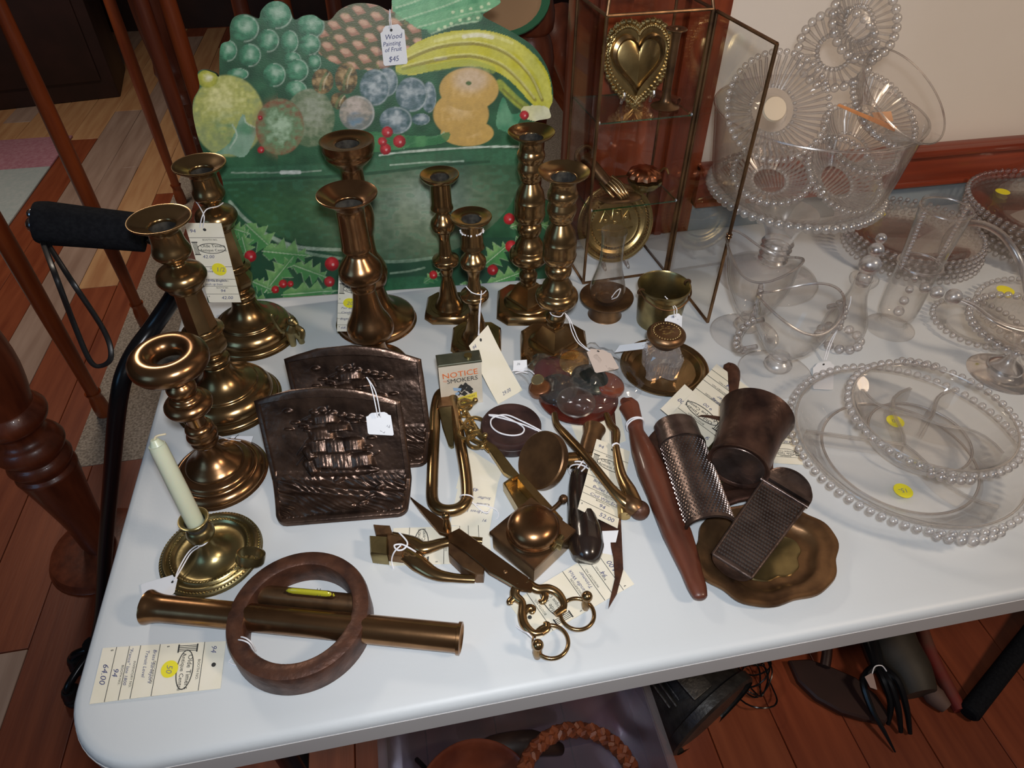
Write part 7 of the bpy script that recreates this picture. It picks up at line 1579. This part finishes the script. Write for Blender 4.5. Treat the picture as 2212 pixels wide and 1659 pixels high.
# black leather boot-like case, right of the bin
lb_ = thing('black_leather_case', 'old black cylindrical leather case lying on the floor right of the bin', 'case', (.44, .44, .0))
LEA = pm('black_leather', (.014, .013, .012), .42, 0, (.035, .033, .030), 40, .7, .5, 120)
b = NB(); along(b, V(.345, .66, .095), V(.115, -.255, -.01), [(0, .0), (.080, .0), (.092, .01), (.086, .05), (.080, .14), (.090, .235), (.096, .262), (.090, .268), (.060, .272), (0, .272)], 40, 2); part('case_body', b, LEA, lb_)
b = NB(); along(b, V(.345, .66, .095) + V(.115, -.255, -.01) * .90, V(.115, -.255, -.01), [(.0925, 0), (.100, .003), (.100, .020), (.094, .024)], 40, 1); part('end_band', b, LEA, lb_)
b = NB(); box(b, (.375, .52, .185), (.045, .22, .006), .42, .002); part('strap', b, LEA, lb_)
b = NB()
for k in range(5): tube(b, [(.30 + .012 * k, .60, .15), (.335 + .012 * k, .50, .155), (.365 + .012 * k, .42, .150)], .0025, 6, 3)
part('ribbed_folds', b, LEA, lb_)
# tangle of wire
wt = thing('tangled_black_wire', 'loose tangle of thin black wire on the floor beside the leather case', 'wire', (.60, .47, 0)); rs = np.random.RandomState(8)
for k in range(7):
    cx_, cy_, r_ = .565 + rs.rand() * .05, .46 + rs.rand() * .12, .022 + rs.rand() * .028
    b = NB(); pts = [(cx_ + r_ * math.cos(a) * (1 + .2 * math.sin(2 * a + k)), cy_ + r_ * 1.4 * math.sin(a), .004 + .020 * (1 + math.sin(a * 2 + k)) * .7) for a in np.linspace(k, k + 2 * PI * 1.3, 22)]
    tube(b, pts, .0016, 6, 2); part('wire_loop', b, BLACKM, wt)
# rusty trowel / shoe-shaped iron and garden fork
tr_ = thing('black_iron_trowel', 'broad black iron trowel blade lying on the floor under the table', 'trowel', (0.7288,0.4288,0.02))
b = NB(); plate(b, [(0.6769,0.5088,0.022),(0.7201,0.5034,0.022),(0.7573,0.4787,0.022),(0.7918,0.4511,0.022),(0.8125,0.4118,0.022),(0.8158,0.3712,0.022),(0.7995,0.3614,0.022),(0.7643,0.375,0.022),(0.7273,0.3943,0.022),(0.6927,0.4276,0.022),(0.6743,0.4661,0.022)], .014, .004); part('blade', b, DARKF, tr_)
b = NB(); tube(b, [(0.7363,0.479,0.03),(0.7498,0.4983,0.035),(0.767,0.5275,0.04),(0.7846,0.5602,0.05)], .010, 10, 3); part('tang', b, DARKF, tr_)
fk = thing('hand_garden_fork', 'black iron garden fork with four tines and a wired paper tag', 'garden fork', (0.8102,0.4184,0.05))
b = NB(); tube(b, [(0.8564,0.5621,0.06),(0.8347,0.4943,0.06),(0.8208,0.4488,0.06)], [.020, .018, .012], 12, 3); part('socket', b, BLACKM, fk)
for pts in ([(0.8163,0.4496,0.06),(0.7814,0.4308,0.055),(0.778,0.3863,0.035),(0.7864,0.3476,0.02),(0.7944,0.3145,0.004)], [(0.819,0.4491,0.06),(0.8163,0.4219,0.06),(0.8167,0.3856,0.04),(0.8067,0.3603,0.01)], [(0.8235,0.4483,0.06),(0.8247,0.4148,0.062),(0.8254,0.3752,0.04),(0.8237,0.3432,0.008)], [(0.8271,0.4476,0.06),(0.8389,0.4149,0.066),(0.8411,0.3722,0.04),(0.8395,0.3377,0.008)]):
    b = NB(); tube(b, pts, [.008, .007, .006, .004, .0015][:len(pts)], 8, 5); part('tine', b, BLACKM, fk)
b = NB(); q = [(0.7761,0.4302,0.075),(0.7962,0.4354,0.075),(0.7884,0.4049,0.07),(0.7779,0.4113,0.07)]; slab(b, q, .0006); part('paper_tag', b, pm('dirty_pink_paper', (.38, .27, .24), .8), fk, 'dirty paper tag')
b = NB(); tube(b, [(0.7931,0.4328,0.076),(0.8038,0.4427,0.08),(0.818,0.4418,0.08),(0.8236,0.432,0.075)], .0012, 6, 4); part('tag_wire', b, STRING, fk)
b = NB(); tube(b, [(0.9001,0.5487,0.05),(0.8862,0.492,0.045),(0.8868,0.436,0.04),(0.8849,0.3928,0.034)], [.052, .050, .046, .034], 20, 4); single('dark_round_log', b, pm('dark_green_brown_leather', (.022, .018, .012), .6, 0, (.04, .03, .02), 20, .6), 'fat dark rounded roll lying on the floor beside the garden fork', 'roll', (0.9068,0.4702,0.0))
b = NB(); tube(b, [(0.9938,0.5375,0.018),(0.9737,0.4696,0.016),(0.9645,0.4092,0.014),(0.9598,0.3563,0.012)], .013, 12, 3); single('red_painted_stick', b, pm('worn_red_paint', (.20, .015, .012), .5, 0, (.12, .05, .035), 14, .7), 'worn red stick on the plank floor beside the dark roll', 'stick', (0.9789,0.4367,0.0))
b = NB(); tube(b, [(0.9233,0.4125,0.014),(0.9268,0.3887,0.014),(0.9361,0.3653,0.012)], [.016, .020, .012], 12, 3); single('grey_stone_weight', b, pm('grey_stone', (.12, .07, .055), .7), 'small grey-brown lump beside the end of the red stick', 'stone', (0.941,0.3919,0.0))
b = NB(); p0_, p1_ = Vector((0.9699,0.3485,0.02)), Vector((1.292,0.5112,0.06)); tube(b, [p0_ - (p1_ - p0_) * .02, p0_, p0_.lerp(p1_, .1), p1_], [.012, .019, .0185, .0185], 18, 2); single('black_foam_tube', b, FOAM, 'thick black foam-covered tube lying on the floor at lower right', 'tube', p0_)
